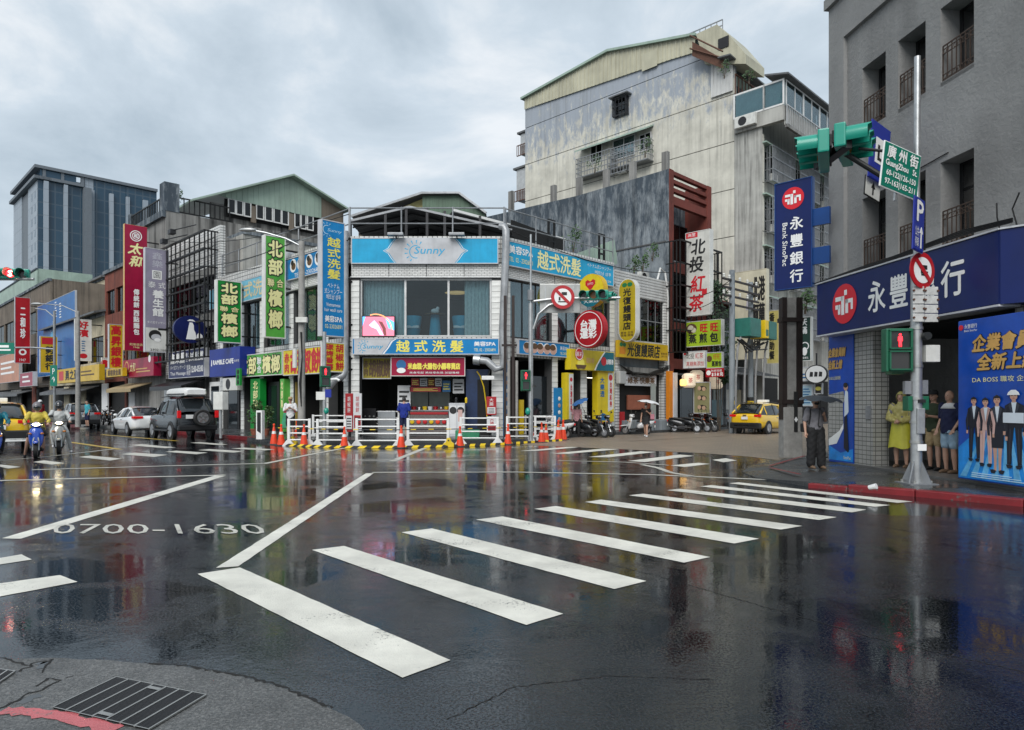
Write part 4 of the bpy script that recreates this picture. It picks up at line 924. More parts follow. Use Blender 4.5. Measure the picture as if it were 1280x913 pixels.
for (a, b) in cols:
    for (z0, z1) in rows:
        window(t, a+.03, z0, b-.03, z1, 2, 1, 'dark frame', GLASSB, .42+DR, .06, kw=kw)
        MB().box(a, .44+DR, z0+(z1-z0)*.66, b, .47+DR, z0+(z1-z0)*.70).build('transom', 'dark frame', t, **kw)
        drape(t, a+.05, b-.05, z0, z1, .56+DR, 'pale curtain', .02, .1, kw=kw)
        MB().box(a, DR, z0-.09, b, DR+.45, z0-.01).build('sill', 'grey bank trim', t, **kw)
        r = railing(t, a+.02, b-.02, z0+.02, z0+.72, DR+.04, .105, .008, brz, kw=kw, rails=2, name='window_balcony')
        sm = MB(); n = max(3, int((b-a)/.13))
        for zz in (z0+.1, z0+.6):
            sm.box(a+.02, DR+.03, zz-.055, b-.02, DR+.045, zz-.045).box(a+.02, DR+.03, zz+.045, b-.02, DR+.045, zz+.055)
            for i in range(n):
                cx = a+(i+.5)*(b-a)/n; rad = (b-a)/n*.36
                sm.tube([(cx+rad*math.cos(q*math.pi/4), DR+.035, zz+.045*math.sin(q*math.pi/4)) for q in range(8)], .007, 4, True)
        sm.build('scrollwork', brz, r)
# tiled pier and arcade
xb = FW.px(1092)
MB().box(.0, -.02, .18, xb, .38, 3.3).build('tiled_pier', 'fine beige mosaic', t, **kw)
MB().box(xb-.22, -.05, 1.25, xb-.05, -.021, 1.55).build('meter_box', 'grey steel', t, **kw)
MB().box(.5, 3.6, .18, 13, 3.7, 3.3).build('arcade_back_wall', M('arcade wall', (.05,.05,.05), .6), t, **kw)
MB().box(LW-.35, -.02, .18, LW+.2, .5, 3.3).build('pier', 'fine beige mosaic', t, **kw)
mb = MB()
for k in range(4): mb.tube([FW.pt(-.1,.42-.03*k,4.62+.01*k)-FW.o, FW.pt(1.5,.4-.03*k,4.64+.02*k)-FW.o, FW.pt(3,.4,4.63+.02*k)-FW.o, FW.pt(4.8,.4,4.68+.03*k)-FW.o, FW.pt(5.9,.4,4.64+.02*k)-FW.o], .014, 5)
mb.build('cables', 'black iron', t)
MB().tube([FW.pt(5.3,.08,4.66)-FW.o, FW.pt(5.28,.12,4.9)-FW.o, FW.pt(5.25,.1,5.15)-FW.o], .014, 5).tube([FW.pt(5.65,.08,4.66)-FW.o, FW.pt(5.6,.12,4.95)-FW.o, FW.pt(5.72,.1,5.2)-FW.o], .014, 5).build('cable_ends', 'black iron', t)
mb = MB(); mb.tube([FW.pt(2.2,.01-DR,6.55)-FW.o, FW.pt(2.9,.02-DR,6.62)-FW.o, FW.pt(3.1,.02-DR,6.5)-FW.o, FW.pt(3.9,.02-DR,6.55)-FW.o], .012, 5)
mb.build('wall_cable', 'black iron', t)

# ================================================================ signs
def S(name, col, rough=.35, var=.1): return stained(name, col, tuple(q*.5+.01 for q in col), .15, .8, 5, rough, 0, streakamt=.4)
S('sky blue sign', (.012,.36,.62)); S('salon blue sign', (.006,.22,.52)); S('sign silver', (.55,.56,.58)); S('sign white', (.70,.70,.66)); S('sign yellow', (.72,.55,.02)); S('sign gold', (.62,.40,.02))
S('sign red', (.42,.012,.02)); S('crimson sign', (.33,.008,.045)); S('sign green', (.008,.24,.035)); S('light green sign', (.10,.40,.06)); S('bank navy', (.006,.016,.105)); S('bank blue', (.01,.055,.21)); S('navy sign', (.008,.014,.09)); S('lilac grey sign', (.30,.28,.36)); S('lime sign', (.36,.52,.03)); S('cream sign', (.62,.58,.44)); S('royal blue sign', (.01,.03,.25)); S('teal sign', (.01,.15,.20))
M('letter white', (.80,.80,.78), .4, var=.05); M('letter black', (.012,.012,.012), .5, var=0); M('letter yellow', (.80,.70,.10), .4, var=.05); M('letter pale yellow', (.80,.76,.36), .4, var=.05); M('letter red', (.50,.012,.02), .4, var=.05); M('letter gold', (.66,.40,.12), .35, .2, var=.2); M('letter blue', (.01,.12,.30), .4, var=.05); M('letter pale blue', (.45,.66,.78), .4, var=.05); M('letter grey', (.33,.33,.36), .4, var=.05); M('letter brown', (.10,.05,.02), .5); M('logo sky', (.03,.33,.55), .4, var=.05); M('bank red', (.62,.008,.02), .35, var=.04); M('letter green', (.01,.16,.05), .5)
class Sign:
    def __init__(s, fr, name, label, x0, yt, yb, x1, d=.2, t=.2, face='sign white', side='sign silver', border=.04, bmat=None, group=None, cat='sign', br=True):
        u0, z1 = fr.px(x0, yt, d); z0 = fr.px(x0, yb, d)[1]; u1 = fr.px(x1, None, d)
        s.w = u1-u0; s.h = z1-z0; p = fr.pt(u0, d, z0)
        s.o = thing(name, label, cat, p, fr.a, group)
        MB().box(0, .006, 0, s.w, t, s.h).build('casing', side, s.o, bevel=.012)
        s.panel = MB().box(.015, -.004, .015, s.w-.015, .004, s.h-.015).build('panel', face, s.o)
        if border:
            b = border; m = MB().box(0,-.02,0,s.w,.002,b).box(0,-.02,s.h-b,s.w,.002,s.h).box(0,-.019,b,b,.002,s.h-b).box(s.w-b,-.019,b,s.w,.002,s.h-b)
            m.build('border', bmat or side, s.o)
        if br:
            m = MB()
            for z in (s.h*.15, s.h*.85): m.box(s.w*.1, t, z-.03, s.w*.1+.06, t+max(.05, d-t), z+.03).box(s.w*.9-.06, t, z-.03, s.w*.9, t+max(.05, d-t), z+.03)
            m.build('bracket', 'grey steel', s.o)
    def txt(s, body, a, b, c, d, mat, **k):
        for q in ('bold', 'ow'):
            if q in k: k[q] = k[q]
        return lettering(s.o, body, (a*s.w, b*s.h, c*s.w, d*s.h), mat, y=k.pop('y', -.010), **k)
    def disc(s, a, b, r, mat, y=-.008, name='emblem', n=28, sq=1.0):
        cx, cz = a*s.w, b*s.h; return MB().prism([(cx+r*math.cos(i*2*math.pi/n), cz+r*sq*math.sin(i*2*math.pi/n)) for i in range(n)], y-.004, y).build(name, mat, s.o)
    def poly(s, pts, mat, y=-.008, name='printed_shape'): return MB().prism([(a*s.w, b*s.h) for a, b in pts], y-.003, y).build(name, mat, s.o)
    def ring(s, a, b, r, w, mat, y=-.012, name='ring', arc=(0, 360)):
        cx, cz = a*s.w, b*s.h; n = 40; vs = []
        for i in range(n+1):
            t = R(arc[0]+(arc[1]-arc[0])*i/n); vs += [(cx+(r-w)*math.cos(t), y, cz+(r-w)*math.sin(t)), (cx+r*math.cos(t), y, cz+r*math.sin(t))]
        return MB().add(vs, [(2*i, 2*i+1, 2*i+3, 2*i+2) for i in range(n)]).build(name, mat, s.o)
    def lines(s, a, b, c, d, n, mat, y=-.01):
        for k in range(n): z = b+(d-b)*(k+.3)/n; s.poly([(a,z), (c-(c-a)*.2*(k % 2),z), (c-(c-a)*.2*(k % 2),z+(d-b)*.4/n), (a,z+(d-b)*.4/n)], mat, y, 'small_print')
    def rays(s, a, b, r0, r1, mat, a0, a1, n, w=.05, y=-.012):
        mb = MB(); cx, cz = a*s.w, b*s.h
        for i in range(n):
            t = R(a0+(a1-a0)*i/(n-1)); c, q = math.cos(t), math.sin(t); f = 1-abs(i/(n-1)-.35)*.5; e = r0+(r1-r0)*f
            mb.add([(cx+r0*c-q*w*.4, y, cz+r0*q+c*w*.4), (cx+r0*c+q*w*.4, y, cz+r0*q-c*w*.4), (cx+e*c+q*w, y, cz+e*q-c*w), (cx+e*c-q*w, y, cz+e*q+c*w)], [(0,1,2,3)])
        return mb.build('sun_rays', mat, s.o)
def lamp_bar(s, x, r=.18):
    MB().box(x*s.w-.35, -.45, s.h+.02, x*s.w+.35, -.1, s.h+.14).build('flood_lamp', 'grey steel', s.o, bevel=.02); MB().box(x*s.w-.02, -.3, s.h-.05, x*s.w+.02, .1, s.h+.03).build('lamp_arm', 'black iron', s.o)

# --- salon signs on the corner building
s = Sign(FC, 'salon_fascia_sign', 'wide sky-blue fascia with silver sun emblem on top of the corner building', 439, 297.5, 330, 623, .25, .15, 'sky blue sign')
def lens(k): return [(.23+.0*k,.5), (.26,.60), (.285,.82), (.31,.985), (.70,.985), (.725,.82), (.75,.60), (.78,.5), (.75,.4), (.725,.18), (.70,.015), (.31,.015), (.285,.18), (.26,.4)]
s.poly([(.5+(a-.5)*1.05, b) for a, b in lens(0)], 'letter white', -.006); s.poly([(.5+(a-.5)*1.03, b) for a, b in lens(0)], 'sky blue sign', -.011); s.poly(lens(0), 'sign silver', -.016)
s.ring(.44, .46, .30, .04, 'logo sky', -.022, 'sun_emblem', (75, 285)); s.rays(.44, .46, .36, .54, 'logo sky', 62, 240, 8, .028, -.022)
s.txt('Sunny', .43, .30, .635, .66, 'logo sky', y=-.022, bold=.006, slant=.25)
lamp_bar(s, .31); lamp_bar(s, .72)
s = Sign(FC, 'salon_lower_sign', 'long blue salon sign over the ground-floor snack shop', 440, 423, 443.5, 624, .35, .25, 'salon blue sign')
s.poly([(.015,.03), (.015,.97), (.29,.97), (.26,.8), (.235,.4), (.20,.03)], 'sign silver', -.007); s.poly([(.205,.03), (.24,.4), (.265,.8), (.295,.97), (.307,.97), (.277,.8), (.25,.4), (.217,.03)], 'letter white', -.012); 
s.ring(.085, .47, .19, .03, 'logo sky', -.014, 'sun_emblem', (70, 285)); s.rays(.085, .47, .22, .32, 'logo sky', 60, 250, 8, .018, -.014)
s.txt('Sunny', .075, .30, .21, .62, 'logo sky', y=-.014, slant=.25, bold=.005)
s.txt('越 式 洗 髮', .30, .16, .755, .86, 'letter yellow', bold=.012); s.txt('美容SPA', .83, .52, .975, .80, 'letter white', bold=.006); s.txt('TEL 02 - 23026891', .83, .2, .975, .38, 'letter pale yellow')
s = Sign(FB, 'salon_side_sign', 'sky-blue salon fascia on the right side of the corner building', 633, 300, 332, 767, .25, .15, 'sky blue sign')
s.txt('美容SPA', .02, .52, .215, .84, 'letter white', bold=.01); s.txt('TEL  02 - 23026891', .02, .2, .215, .38, 'letter pale yellow'); s.txt('越式洗髮', .255, .14, .655, .88, 'letter pale yellow', bold=.016)
s.txt('ベトナム式シャンプー', .72, .66, .97, .84, 'letter white'); s.txt('베트남 샴푸', .80, .42, .97, .58, 'letter white'); s.txt('Vietnamese hair wash care', .72, .14, .97, .28, 'letter white')
s = Sign(FB, 'salon_photo_sign', 'blue sign with a row of round portraits above side entrance', 648, 424, 443, 712, .3, .15, 'salon blue sign')
for k in range(5):
    a = .16+k*.125; s.disc(a, .5, .26, 'letter white', -.008, 'printed_portrait'); s.disc(a, .46, .22, M('print skin', (.55,.33,.26), .5), -.014, 'printed_portrait'); s.disc(a+.012*(k % 2*2-1), .62, .2, 'letter brown', -.02, 'printed_portrait', sq=.7)
s.txt('美容SPA', .80, .5, .98, .78, 'letter white'); s.txt('TEL 23026891', .80, .18, .98, .36, 'letter pale yellow')
s = Sign(FA, 'salon_left_sign', 'pale blue salon banner on the left side behind green betel signs', 262, 363, 388, 345, .2, .12, M('faded blue sign', (.15,.42,.55), .5, var=.2))
s.txt('越式洗髮', .42, .15, .95, .85, M('faded gold letter', (.6,.5,.3), .5), bold=.02)
s = Sign(FA, 'salon_photo_banner', 'blue banner with round white pictures behind the street lamp pole', 357, 325, 352, 404, .22, .12, 'salon blue sign')
for k, a in enumerate((.22,.42,.65,.88)):
    s.disc(a, .62, .33, 'letter white', -.008, 'printed_portrait'); s.disc(a+.01, .58, .22, 'letter brown', -.014, 'printed_portrait', sq=.8); s.disc(a-.02, .74, .14, 'letter black', -.02, 'printed_portrait')
s.txt('TEL 02-23026891', .25, .08, .95, .25, 'letter white')
fp = FA.sub(FA.px(424), 0, 45)
def proj(xwall): return FA.sub(FA.px(xwall), 0, 45)
def psign(name, label, xwall, x0, yt, yb, x1, face, side='sign silver', t=.3, group='projecting signs along the left street', **k):
    s = Sign(proj(xwall), name, label, x0, yt, yb, x1, 0, t, face, side, br=False, group=group, **k)
    m = MB()
    for z in (s.h*.12, s.h*.5, s.h*.88): m.box(s.w, .05, z-.04, s.w+.9, .13, z+.04)
    m.build('bracket', 'black iron', s.o); return s
s = psign('salon_blade_sign', 'tall blue salon blade sign at left corner of the corner building', 440, 402, 273.5, 420, 431, 'salon blue sign', t=.35)
s.ring(.22, .915, .2, .03, 'letter pale blue', -.012, 'sun_emblem', (70, 290)); s.rays(.22, .915, .24, .34, 'letter pale blue', 60, 300, 9, .016); s.txt('Sunny', .25, .895, .85, .93, 'letter pale blue', slant=.3)
s.txt('越式洗髮', .24, .50, .80, .855, 'letter yellow', vert=True, bold=.01)
s.txt('ベトナム\n式シャンプー\n베트남 샴푸', .12, .32, .88, .46, 'letter white'); s.txt('Vietnamese\nhair wash care', .12, .215, .88, .29, 'letter white'); s.txt('美容SPA', .14, .125, .88, .18, 'letter white', bold=.008); s.txt('02-23026891', .14, .07, .88, .105, 'letter pale yellow')
for nm, lab, xw, x0, yt, yb, x1, fc in (('betel_sign', 'tall light-green betel nut blade sign beside the street lamp pole', 366, 331, 293, 422, 357, 'light green sign'), ('betel_sign', 'shorter dark-green betel nut blade sign above blue cafe awning', 310, 271, 349, 428, 302, 'sign green')):
    s = psign(nm, lab, xw, x0, yt, yb, x1, fc, 'sign white', .35, border=.05)
    for tx, b, q, sz in (('北', .80, .95, 0), ('部', .62, .77, 0), ('聯 合', .50, .58, 1), ('檳', .31, .47, 0), ('榔', .10, .27, 0)):
        s.txt(tx, .18 if not sz else .12, b, .82 if not sz else .88, q, 'letter pale yellow', bold=.03 if not sz else .008, outline='letter black', ow=.085 if not sz else .03)
s = Sign(FA, 'betel_fascia_sign', 'light-green horizontal betel nut sign above the plant-flanked doorway', 299, 445, 472, 353, .5, .4, 'light green sign', 'sign white')
s.txt('北部', .04, .12, .42, .86, 'letter pale yellow', bold=.03, outline='letter black', ow=.09); s.txt('聯\n合', .44, .14, .54, .84, 'letter white', bold=.01); s.txt('檳榔', .57, .12, .95, .86, 'letter pale yellow', bold=.03, outline='letter black', ow=.09)
s = Sign(FA, 'pepper_cake_sign', 'yellow fascia with big red pepper cake characters behind the lamp pole', 354, 438, 470, 404, .5, .4, 'sign yellow')
s.txt('赤\n肉', .04, .1, .16, .85, 'letter red', bold=.02); s.txt('胡椒餅', .2, .06, .97, .94, 'letter red', bold=.04)
s = psign('pepper_cake_box_sign', 'yellow box sign with two red columns beside drain pipe', 440, 405, 427.5, 465, 431, 'sign yellow', 'sign white', .3)
s.txt('胡椒餅', .55, .08, .93, .94, 'letter red', vert=True, bold=.012); s.txt('碳烤番薯', .08, .08, .44, .94, 'letter red', vert=True, bold=.010)
# --- signs of the cafe, spa and pastry shops further left
s = Sign(FA, 'cafe_awning', 'deep blue cafe awning box between the navy spa sign and green betel sign', 262, 438, 472, 300, .9, .85, 'royal blue sign', 'royal blue sign', 0, cat='awning')
s.txt('RAMBLE CAFE', .13, .44, .80, .60, 'letter white', bold=.015); s.txt('咖 啡 館', .83, .47, .97, .56, 'letter white'); s.poly([(.06,.4), (.09,.4), (.085,.62), (.065,.62)], 'letter white')
s = Sign(FA, 'spa_fascia_sign', 'navy spa fascia with white characters behind the dark jeep', 211, 441, 474, 255.5, .5, .3, 'navy sign')
s.txt('鑫樂園', .05, .55, .47, .93, 'letter white', bold=.03); s.txt('養\n生', .50, .58, .56, .9, 'letter white'); s.txt('泰式養生館', .58, .58, .97, .9, 'letter white', bold=.02)
s.txt('タイ式マッサージ', .05, .32, .5, .48, 'letter white'); s.txt('Thai Massage', .05, .08, .5, .24, 'letter white'); s.txt('營業\n時間', .53, .08, .63, .46, 'letter white'); s.txt('12:00-05:00', .65, .18, .97, .4, 'letter white', bold=.012)
s = psign('spa_banner', 'lilac-grey vertical spa banner with portrait print beside the crimson sign', 224, 181, 309, 440, 211, 'lilac grey sign', 'sign silver', .3)
s.txt('鑫樂', .3, .82, .74, .965, M('pale lilac letter', (.5,.5,.56), .5), vert=True); s.poly([(.3,.705), (.7,.705), (.7,.79), (.3,.79)], 'letter white'); s.txt('園', .36, .715, .64, .78, 'letter black', y=-.013); s.txt('泰 式', .14, .62, .86, .68, 'letter white'); s.txt('養生館', .32, .35, .78, .60, 'letter white', vert=True, bold=.02)
s.poly([(.02,.01), (.98,.01), (.98,.235), (.02,.235)], 'sign white'); s.disc(.42, .165, .38, 'letter black', -.013, 'printed_portrait', sq=.9); s.disc(.46, .145, .30, 'sign silver', -.019, 'printed_portrait', sq=.7); s.disc(.52, .12, .2, 'letter white', -.024, 'printed_portrait', sq=.6); s.poly([(.55,.215), (.95,.215), (.95,.235), (.55,.235)], 'letter black', -.013); s.txt('2302-1666', .22, .015, .97, .035, 'letter black', y=-.026)
s.txt('タイ式マッサージ', .1, .275, .95, .3, 'letter white')
s = psign('pastry_banner', 'tall crimson pastry shop banner with round white emblem on concrete block', 199, 155.5, 279.5, 438, 184, 'crimson sign', 'letter gold', .3, border=0)
s.ring(.5, .915, .38, .06, 'letter white'); s.ring(.5, .915, .25, .05, 'letter white'); s.txt('和', .40, .898, .60, .932, 'letter white', bold=.01)
s.txt('太', .22, .77, .78, .855, 'letter pale yellow', bold=.03, slant=.3); s.txt('和', .25, .67, .72, .755, 'letter pale yellow', bold=.03, slant=.3); s.txt('12', .72, .68, .95, .715, 'letter pale yellow')
s.txt('傳統餅', .4, .345, .64, .49, 'letter white', vert=True, bold=.02); s.txt('西點麵包', .4, .13, .64, .32, 'letter white', vert=True, bold=.02); s.txt('和風商店\n1946', .22, .02, .8, .06, 'letter pale yellow')
s = Sign(FA, 'pastry_fascia_sign', 'small crimson pastry fascia under the tall crimson banner', 154, 451, 473, 192, .9, .5, 'crimson sign', 'crimson sign', 0)
s.ring(.13, .55, .5, .1, 'letter gold'); s.txt('太和', .24, .3, .42, .8, 'letter pale yellow', slant=.2); s.lines(.45, .2, .9, .5, 2, 'letter gold'); s.disc(.88, .9, .25, 'letter white')
s = psign('jeweller_sign', 'yellow jeweller blade sign with red characters left of crimson banner', 163, 136, 405, 461, 154, 'sign gold', 'sign silver', .3)
s.txt('高昇銀樓', .15, .05, .85, .97, 'letter red', vert=True, bold=.03)
s = Sign(FA, 'jeweller_base_sign', 'narrow orange yellow strip sign below the jeweller blade', 133, 462, 472, 153, 1.4, .3, 'sign gold', 'sign gold', 0); s.txt('銀樓貴金屬', .1, .15, .9, .85, 'letter brown', bold=.02)
s = psign('restaurant_sign', 'white vertical sign with red brush characters above the cream house', 128, 93.5, 398.5, 451, 114.5, 'sign white', 'sign white', .25)
s.txt('好濱', .2, .58, .8, .95, 'letter red', vert=True, bold=.03); s.lines(.4, .22, .62, .5, 5, 'letter blue'); s.disc(.5, .12, .3, 'letter red', sq=.7)
s = Sign(FA, 'yellow_fascia_sign', 'wide yellow shop fascia below the white vertical sign', 70, 463, 480, 124, 1.4, .4, 'sign gold', 'sign gold', 0)
s.poly([(.08,.2), (.2,.2), (.2,.85), (.08,.85)], 'letter red'); s.txt('勇之豪', .25, .2, .56, .85, 'letter black', bold=.04); s.lines(.62, .3, .9, .75, 2, 'letter brown')
s = psign('yellow_blade_sign', 'yellow blade sign with red top beside the blue poster', 84, 50, 420, 466, 72, 'sign gold', 'sign silver', .3); s.poly([(.1,.78), (.9,.78), (.9,.96), (.1,.96)], 'letter red'); s.txt('CHI', .18, .81, .8, .93, 'letter white'); s.txt('勢銀行', .3, .08, .8, .72, 'letter black', vert=True, bold=.03)
s = psign('red_vertical_sign', 'dark red vertical sign with three white characters at far left', 46, 18.5, 371, 454, 38, 'sign red', 'sign silver', .3); s.txt('二和珍', .36, .38, .68, .84, 'letter white', vert=True, bold=.03); s.ring(.5, .17, .35, .16, 'letter white'); s.txt('1947', .3, .03, .7, .07, 'letter white')
s = Sign(FA, 'blue_poster', 'large blue rooftop poster with white sparkle at far left', 47, 384, 472, 94, .45, .15, S('poster blue', (.01,.13,.38)), cat='poster'); s.disc(.45, .52, 1.1, M('poster glow', (.1,.4,.65), .5), sq=.5); s.rays(.45, .52, .2, 1.6, 'letter white', 0, 360, 13, .03); s.lines(.5, .75, .55, .97, 6, 'letter white'); s.lines(.62, .72, .67, .93, 6, 'letter white')
s = psign('small_white_sign', 'small white sign with red round mark beside jeweller sign', 142, 127, 447, 472, 135, 'sign white', 'sign white', .2); s.disc(.5, .7, .3, 'letter red'); s.txt('台彩', .2, .1, .8, .4, 'letter blue')
s = Sign(FA, 'orange_shop_sign', 'faded orange shop sign by the left frame edge', -4, 447, 480, 24, 1.2, .3, S('faded orange sign', (.5,.2,.1))); s.lines(.2, .25, .8, .8, 3, 'letter white')
s = Sign(FA, 'maroon_shop_sign', 'maroon shop sign with pale awning beneath, under red vertical sign', 25, 467, 484, 41, 1.6, .4, 'crimson sign'); s.lines(.2, .2, .8, .85, 2, 'letter white')
# --- round spa sign with metal spokes
p = proj(262); u, z = p.px(238, 412)
t = thing('round_spa_sign', 'round navy sign with white seated figure and starburst of rods', 'sign', p.pt(u, 0, z), p.a)
MB().prism([(.95*math.cos(i*math.pi/18), .82*math.sin(i*math.pi/18)) for i in range(36)], 0, .25).build('disc', 'navy sign', t)
MB().prism([(-.25,-.6), (.35,-.6), (.3,-.2), (.2,0), (.2,.25), (.12,.42), (-.05,.42), (-.1,.2), (-.15,-.1)], -.008, -.003).prism([(-.2,.5), (-.05,.6), (.15,.6), (.3,.48), (.1,.5), (-.05,.5)], -.008, -.003).prism([(.35,-.5), (.75,-.5), (.7,-.3), (.5,-.15), (.38,-.3)], -.008, -.003).build('printed_figure', 'letter white', t)
mb = MB()
for k in range(11): a = R(k*360/11+10); mb.cyl((1.7,.4,.2), (1.7+1.7*math.cos(a),.4,.2+1.7*math.sin(a)), .035, 5)
mb.build('spokes', 'galvanised', t); MB().box(.9,.1,-.05,3.2,.2,.05).build('bracket', 'black iron', t)

# --- signs under the salon: snack shop
s = Sign(FC, 'old_pepper_sign', 'dim yellow pepper cake sign inside the snack shop opening', 453, 447, 474, 489, -.35, .06, M('dim yellow', (.30,.24,.015), .6, var=.3)); s.txt('赤\n肉', .06, .15, .2, .85, 'letter brown', bold=.01); s.txt('胡椒餅', .24, .1, .96, .9, 'letter brown', bold=.02)
s = Sign(FC, 'snack_banner', 'dark red banner with yellow lettering hanging over the snack shop counter', 488.5, 446.5, 470.5, 581.5, .12, .05, 'crimson sign', 'sign white', .03)
s.txt('米血糕‧大腸包小腸專賣店', .23, .36, .93, .68, 'letter yellow', bold=.014, outline='letter brown', ow=.012); s.txt('美食宅配 美味零負擔 加盟專線', .25, .13, .92, .24, 'letter white'); s.disc(.14, .6, .22, 'letter blue', -.01, 'mascot_free_emblem'.replace('mascot_free_', '')); s.disc(.14, .3, .2, 'letter white', -.012, sq=.6)
# television in the salon window
s = Sign(FC, 'television', 'lit television showing a pink hair-wash picture in the salon window', 452, 395, 421, 494, .02, .08, M('screen dark', (.02,.02,.02), .2), 'letter black', .03, cat='television', br=False)
def glow(nm, c, e=.9): return M(nm, c, .5, var=.15, vs=3, emit=e)
s.poly([(.03,.04), (.97,.04), (.97,.96), (.03,.96)], glow('screen pink', (.55,.14,.2)), -.005, 'screen'); s.poly([(.03,.5), (.12,.96), (.03,.96)], glow('screen blue', (.1,.35,.7)), -.010); s.poly([(.70,.96), (.97,.7), (.97,.3), (.8,.4), (.74,.7)], glow('screen blue', (.1,.35,.7)), -.010)
s.poly([(.22,.55), (.38,.78), (.5,.55), (.58,.3), (.66,.06), (.55,.08), (.45,.35), (.3,.45)], glow('screen lilac', (.55,.5,.85)), -.014); s.poly([(.5,.75), (.62,.7), (.72,.4), (.74,.06), (.66,.06), (.62,.4)], glow('screen brown', (.12,.03,.03)), -.018)
s.ring(.42, .3, .75, .05, glow('screen orange', (.8,.3,.12)), -.022, 'screen_arc', (0, 110))
# --- lottery shop
s = Sign(FB, 'lottery_fascia_sign', 'yellow and teal lottery shop fascia under the round red sign', 713, 436, 462, 768, .55, .35, 'sign yellow', 'sign yellow', 0)
s.poly([(.55,.02), (.6,.3), (.7,.7), (.78,.97), (.985,.97), (.985,.02)], 'teal sign'); s.poly([(.52,.02), (.57,.3), (.67,.7), (.75,.97), (.78,.97), (.7,.7), (.6,.3), (.55,.02)], 'letter white', -.012); s.disc(.74, .5, .22, 'letter red', -.014); s.txt('台灣彩券', .80, .36, .97, .62, 'letter white', y=-.014, bold=.01); s.txt('運彩券', .34, .36, .52, .62, 'letter gold', bold=.01)
s.disc(.18, .78, .32, 'letter red', -.03); s.ring(.18, .78, .30, .04, 'letter white', -.037); s.txt('運彩', .10, .66, .26, .88, 'letter white', y=-.037); s.disc(.22, .3, .28, 'letter yellow', -.02); s.poly([(.1,.25), (.34,.25), (.3,.06), (.14,.06)], 'letter brown', -.026)
def prj_b(xwall): return FB.sub(FB.px(xwall), 0, -45)
def rsign(name, label, fr, x, y, r, face, side='sign white', t=.35):
    u, z = fr.px(x, y); rr = None
    o = thing(name, label, 'sign', fr.pt(u, 0, z), fr.a, 'projecting signs along the right street')
    n = 40; k = [(math.cos(i*2*math.pi/n), math.sin(i*2*math.pi/n)) for i in range(n)]
    MB().prism([(r*a, r*b) for a, b in k], .01, t).build('casing', side, o); MB().prism([(r*.96*a, r*.96*b) for a, b in k], -.004, .008).build('panel', face, o)
    MB().box(-r-.9, .1, -.05, -r*.9, .2, .05).build('bracket', 'black iron', o)
    q = Sign.__new__(Sign); q.o = o; q.w = q.h = 1; return q
s = rsign('round_lottery_sign', 'round red sports lottery sign with white characters', prj_b(712), 735.5, 411.5, .92, 'sign red', 'sign red'); s.ring(0, 0, .84, .035, 'letter white', -.012); s.txt('台灣\n運彩', -.5, -.45, .5, .45, 'letter white', bold=.02, lsp=.85)
s = rsign('round_heart_sign', 'round yellow sign with a red heart partly behind the signal head', prj_b(714), 738, 363, .80, 'sign yellow', 'sign gold'); s.poly([(0,-.02), (-.3,.28), (-.3,.45), (-.16,.52), (0,.42), (.16,.52), (.3,.45), (.3,.28)], 'letter red', -.01); s.poly([(-.7,-.3), (.7,-.3), (.55,-.6), (.2,-.8), (-.2,-.8), (-.55,-.6)], 'teal sign', -.01); s.txt('LOTTO', -.16, .26, .18, .36, 'letter white', y=-.016); s.disc(-.5, -.15, .18, 'letter red', -.016); s.txt('大樂透', -.4, -.62, .5, -.42, 'letter white', y=-.016)
for x0, x1, yt, yb, lab in ((708.5,717,466,531,'yellow lottery pillar panel left of the lottery doorway'), (747,767.5,464,528,'yellow lottery pillar panel right of the lottery doorway')):
    s = Sign(FB, 'lottery_pillar_panel', lab, x0, yt, yb, x1, .4, .35, 'sign yellow', 'sign yellow', 0, group='yellow lottery pillar panels')
    if x1 > 740: s.poly([(.62,.2), (.95,.26), (.95,.98), (.62,.98)], 'sign white'); s.disc(.78, .88, .16, 'letter red', -.012); s.txt('台灣彩券', .72, .3, .86, .8, 'letter red', y=-.013, vert=True, bold=.01); s.txt('大樂透', .15, .5, .4, .88, 'letter blue', vert=True, bold=.012); s.poly([(.05,.03), (.5,.03), (.55,.14), (.3,.18), (.1,.12)], 'letter blue')
    else: s.poly([(.3,.05), (.95,.05), (.95,.98), (.3,.98)], 'sign white'); s.disc(.62, .87, .1, 'letter red', -.012); s.txt('台灣彩券', .5, .25, .76, .78, 'letter red', y=-.013, vert=True, bold=.01)
# --- bakery signs
s = Sign(FB, 'bakery_fascia_sign', 'yellow bun shop fascia with black brush characters', 773, 425, 446.5, 835, .3, .2, 'sign gold', 'sign gold', 0)
s.txt('光復饅頭店', .17, .12, .82, .9, 'letter black', bold=.02, slant=.1); s.txt('營業時間\n2389-7192', .84, .2, .98, .5, 'letter brown'); s.disc(.05, .75, .14, 'letter green', sq=.8); s.disc(.11, .75, .14, 'letter green', sq=.8); s.poly([(.02,.2), (.13,.2), (.13,.6), (.02,.6)], S('orange print', (.6,.22,.02)))
fr = prj_b(769); u0, zt = fr.px(773, 350); u1 = fr.px(795); zb_ = fr.px(773, 428)[1]
o = thing('bakery_blade_sign', 'mustard rounded blade sign of the bun shop with black characters', 'sign', fr.pt(u0, 0, zb_), fr.a, 'projecting signs along the right street'); w = u1-u0; h = zt-zb_
def stad(w, h, i=0): r = w/2-i; return [(w/2+r*math.cos(R(a)), h-w/2+r*math.sin(R(a))) for a in range(0, 181, 15)]+[(w/2+r*math.cos(R(a)), w/2+r*math.sin(R(a))) for a in range(180, 361, 15)]
MB().prism(stad(w, h), .01, .35).build('casing', 'sign white', o); MB().prism(stad(w, h, .05), -.004, .008).build('panel', S('mustard sign', (.48,.36,.02)), o)
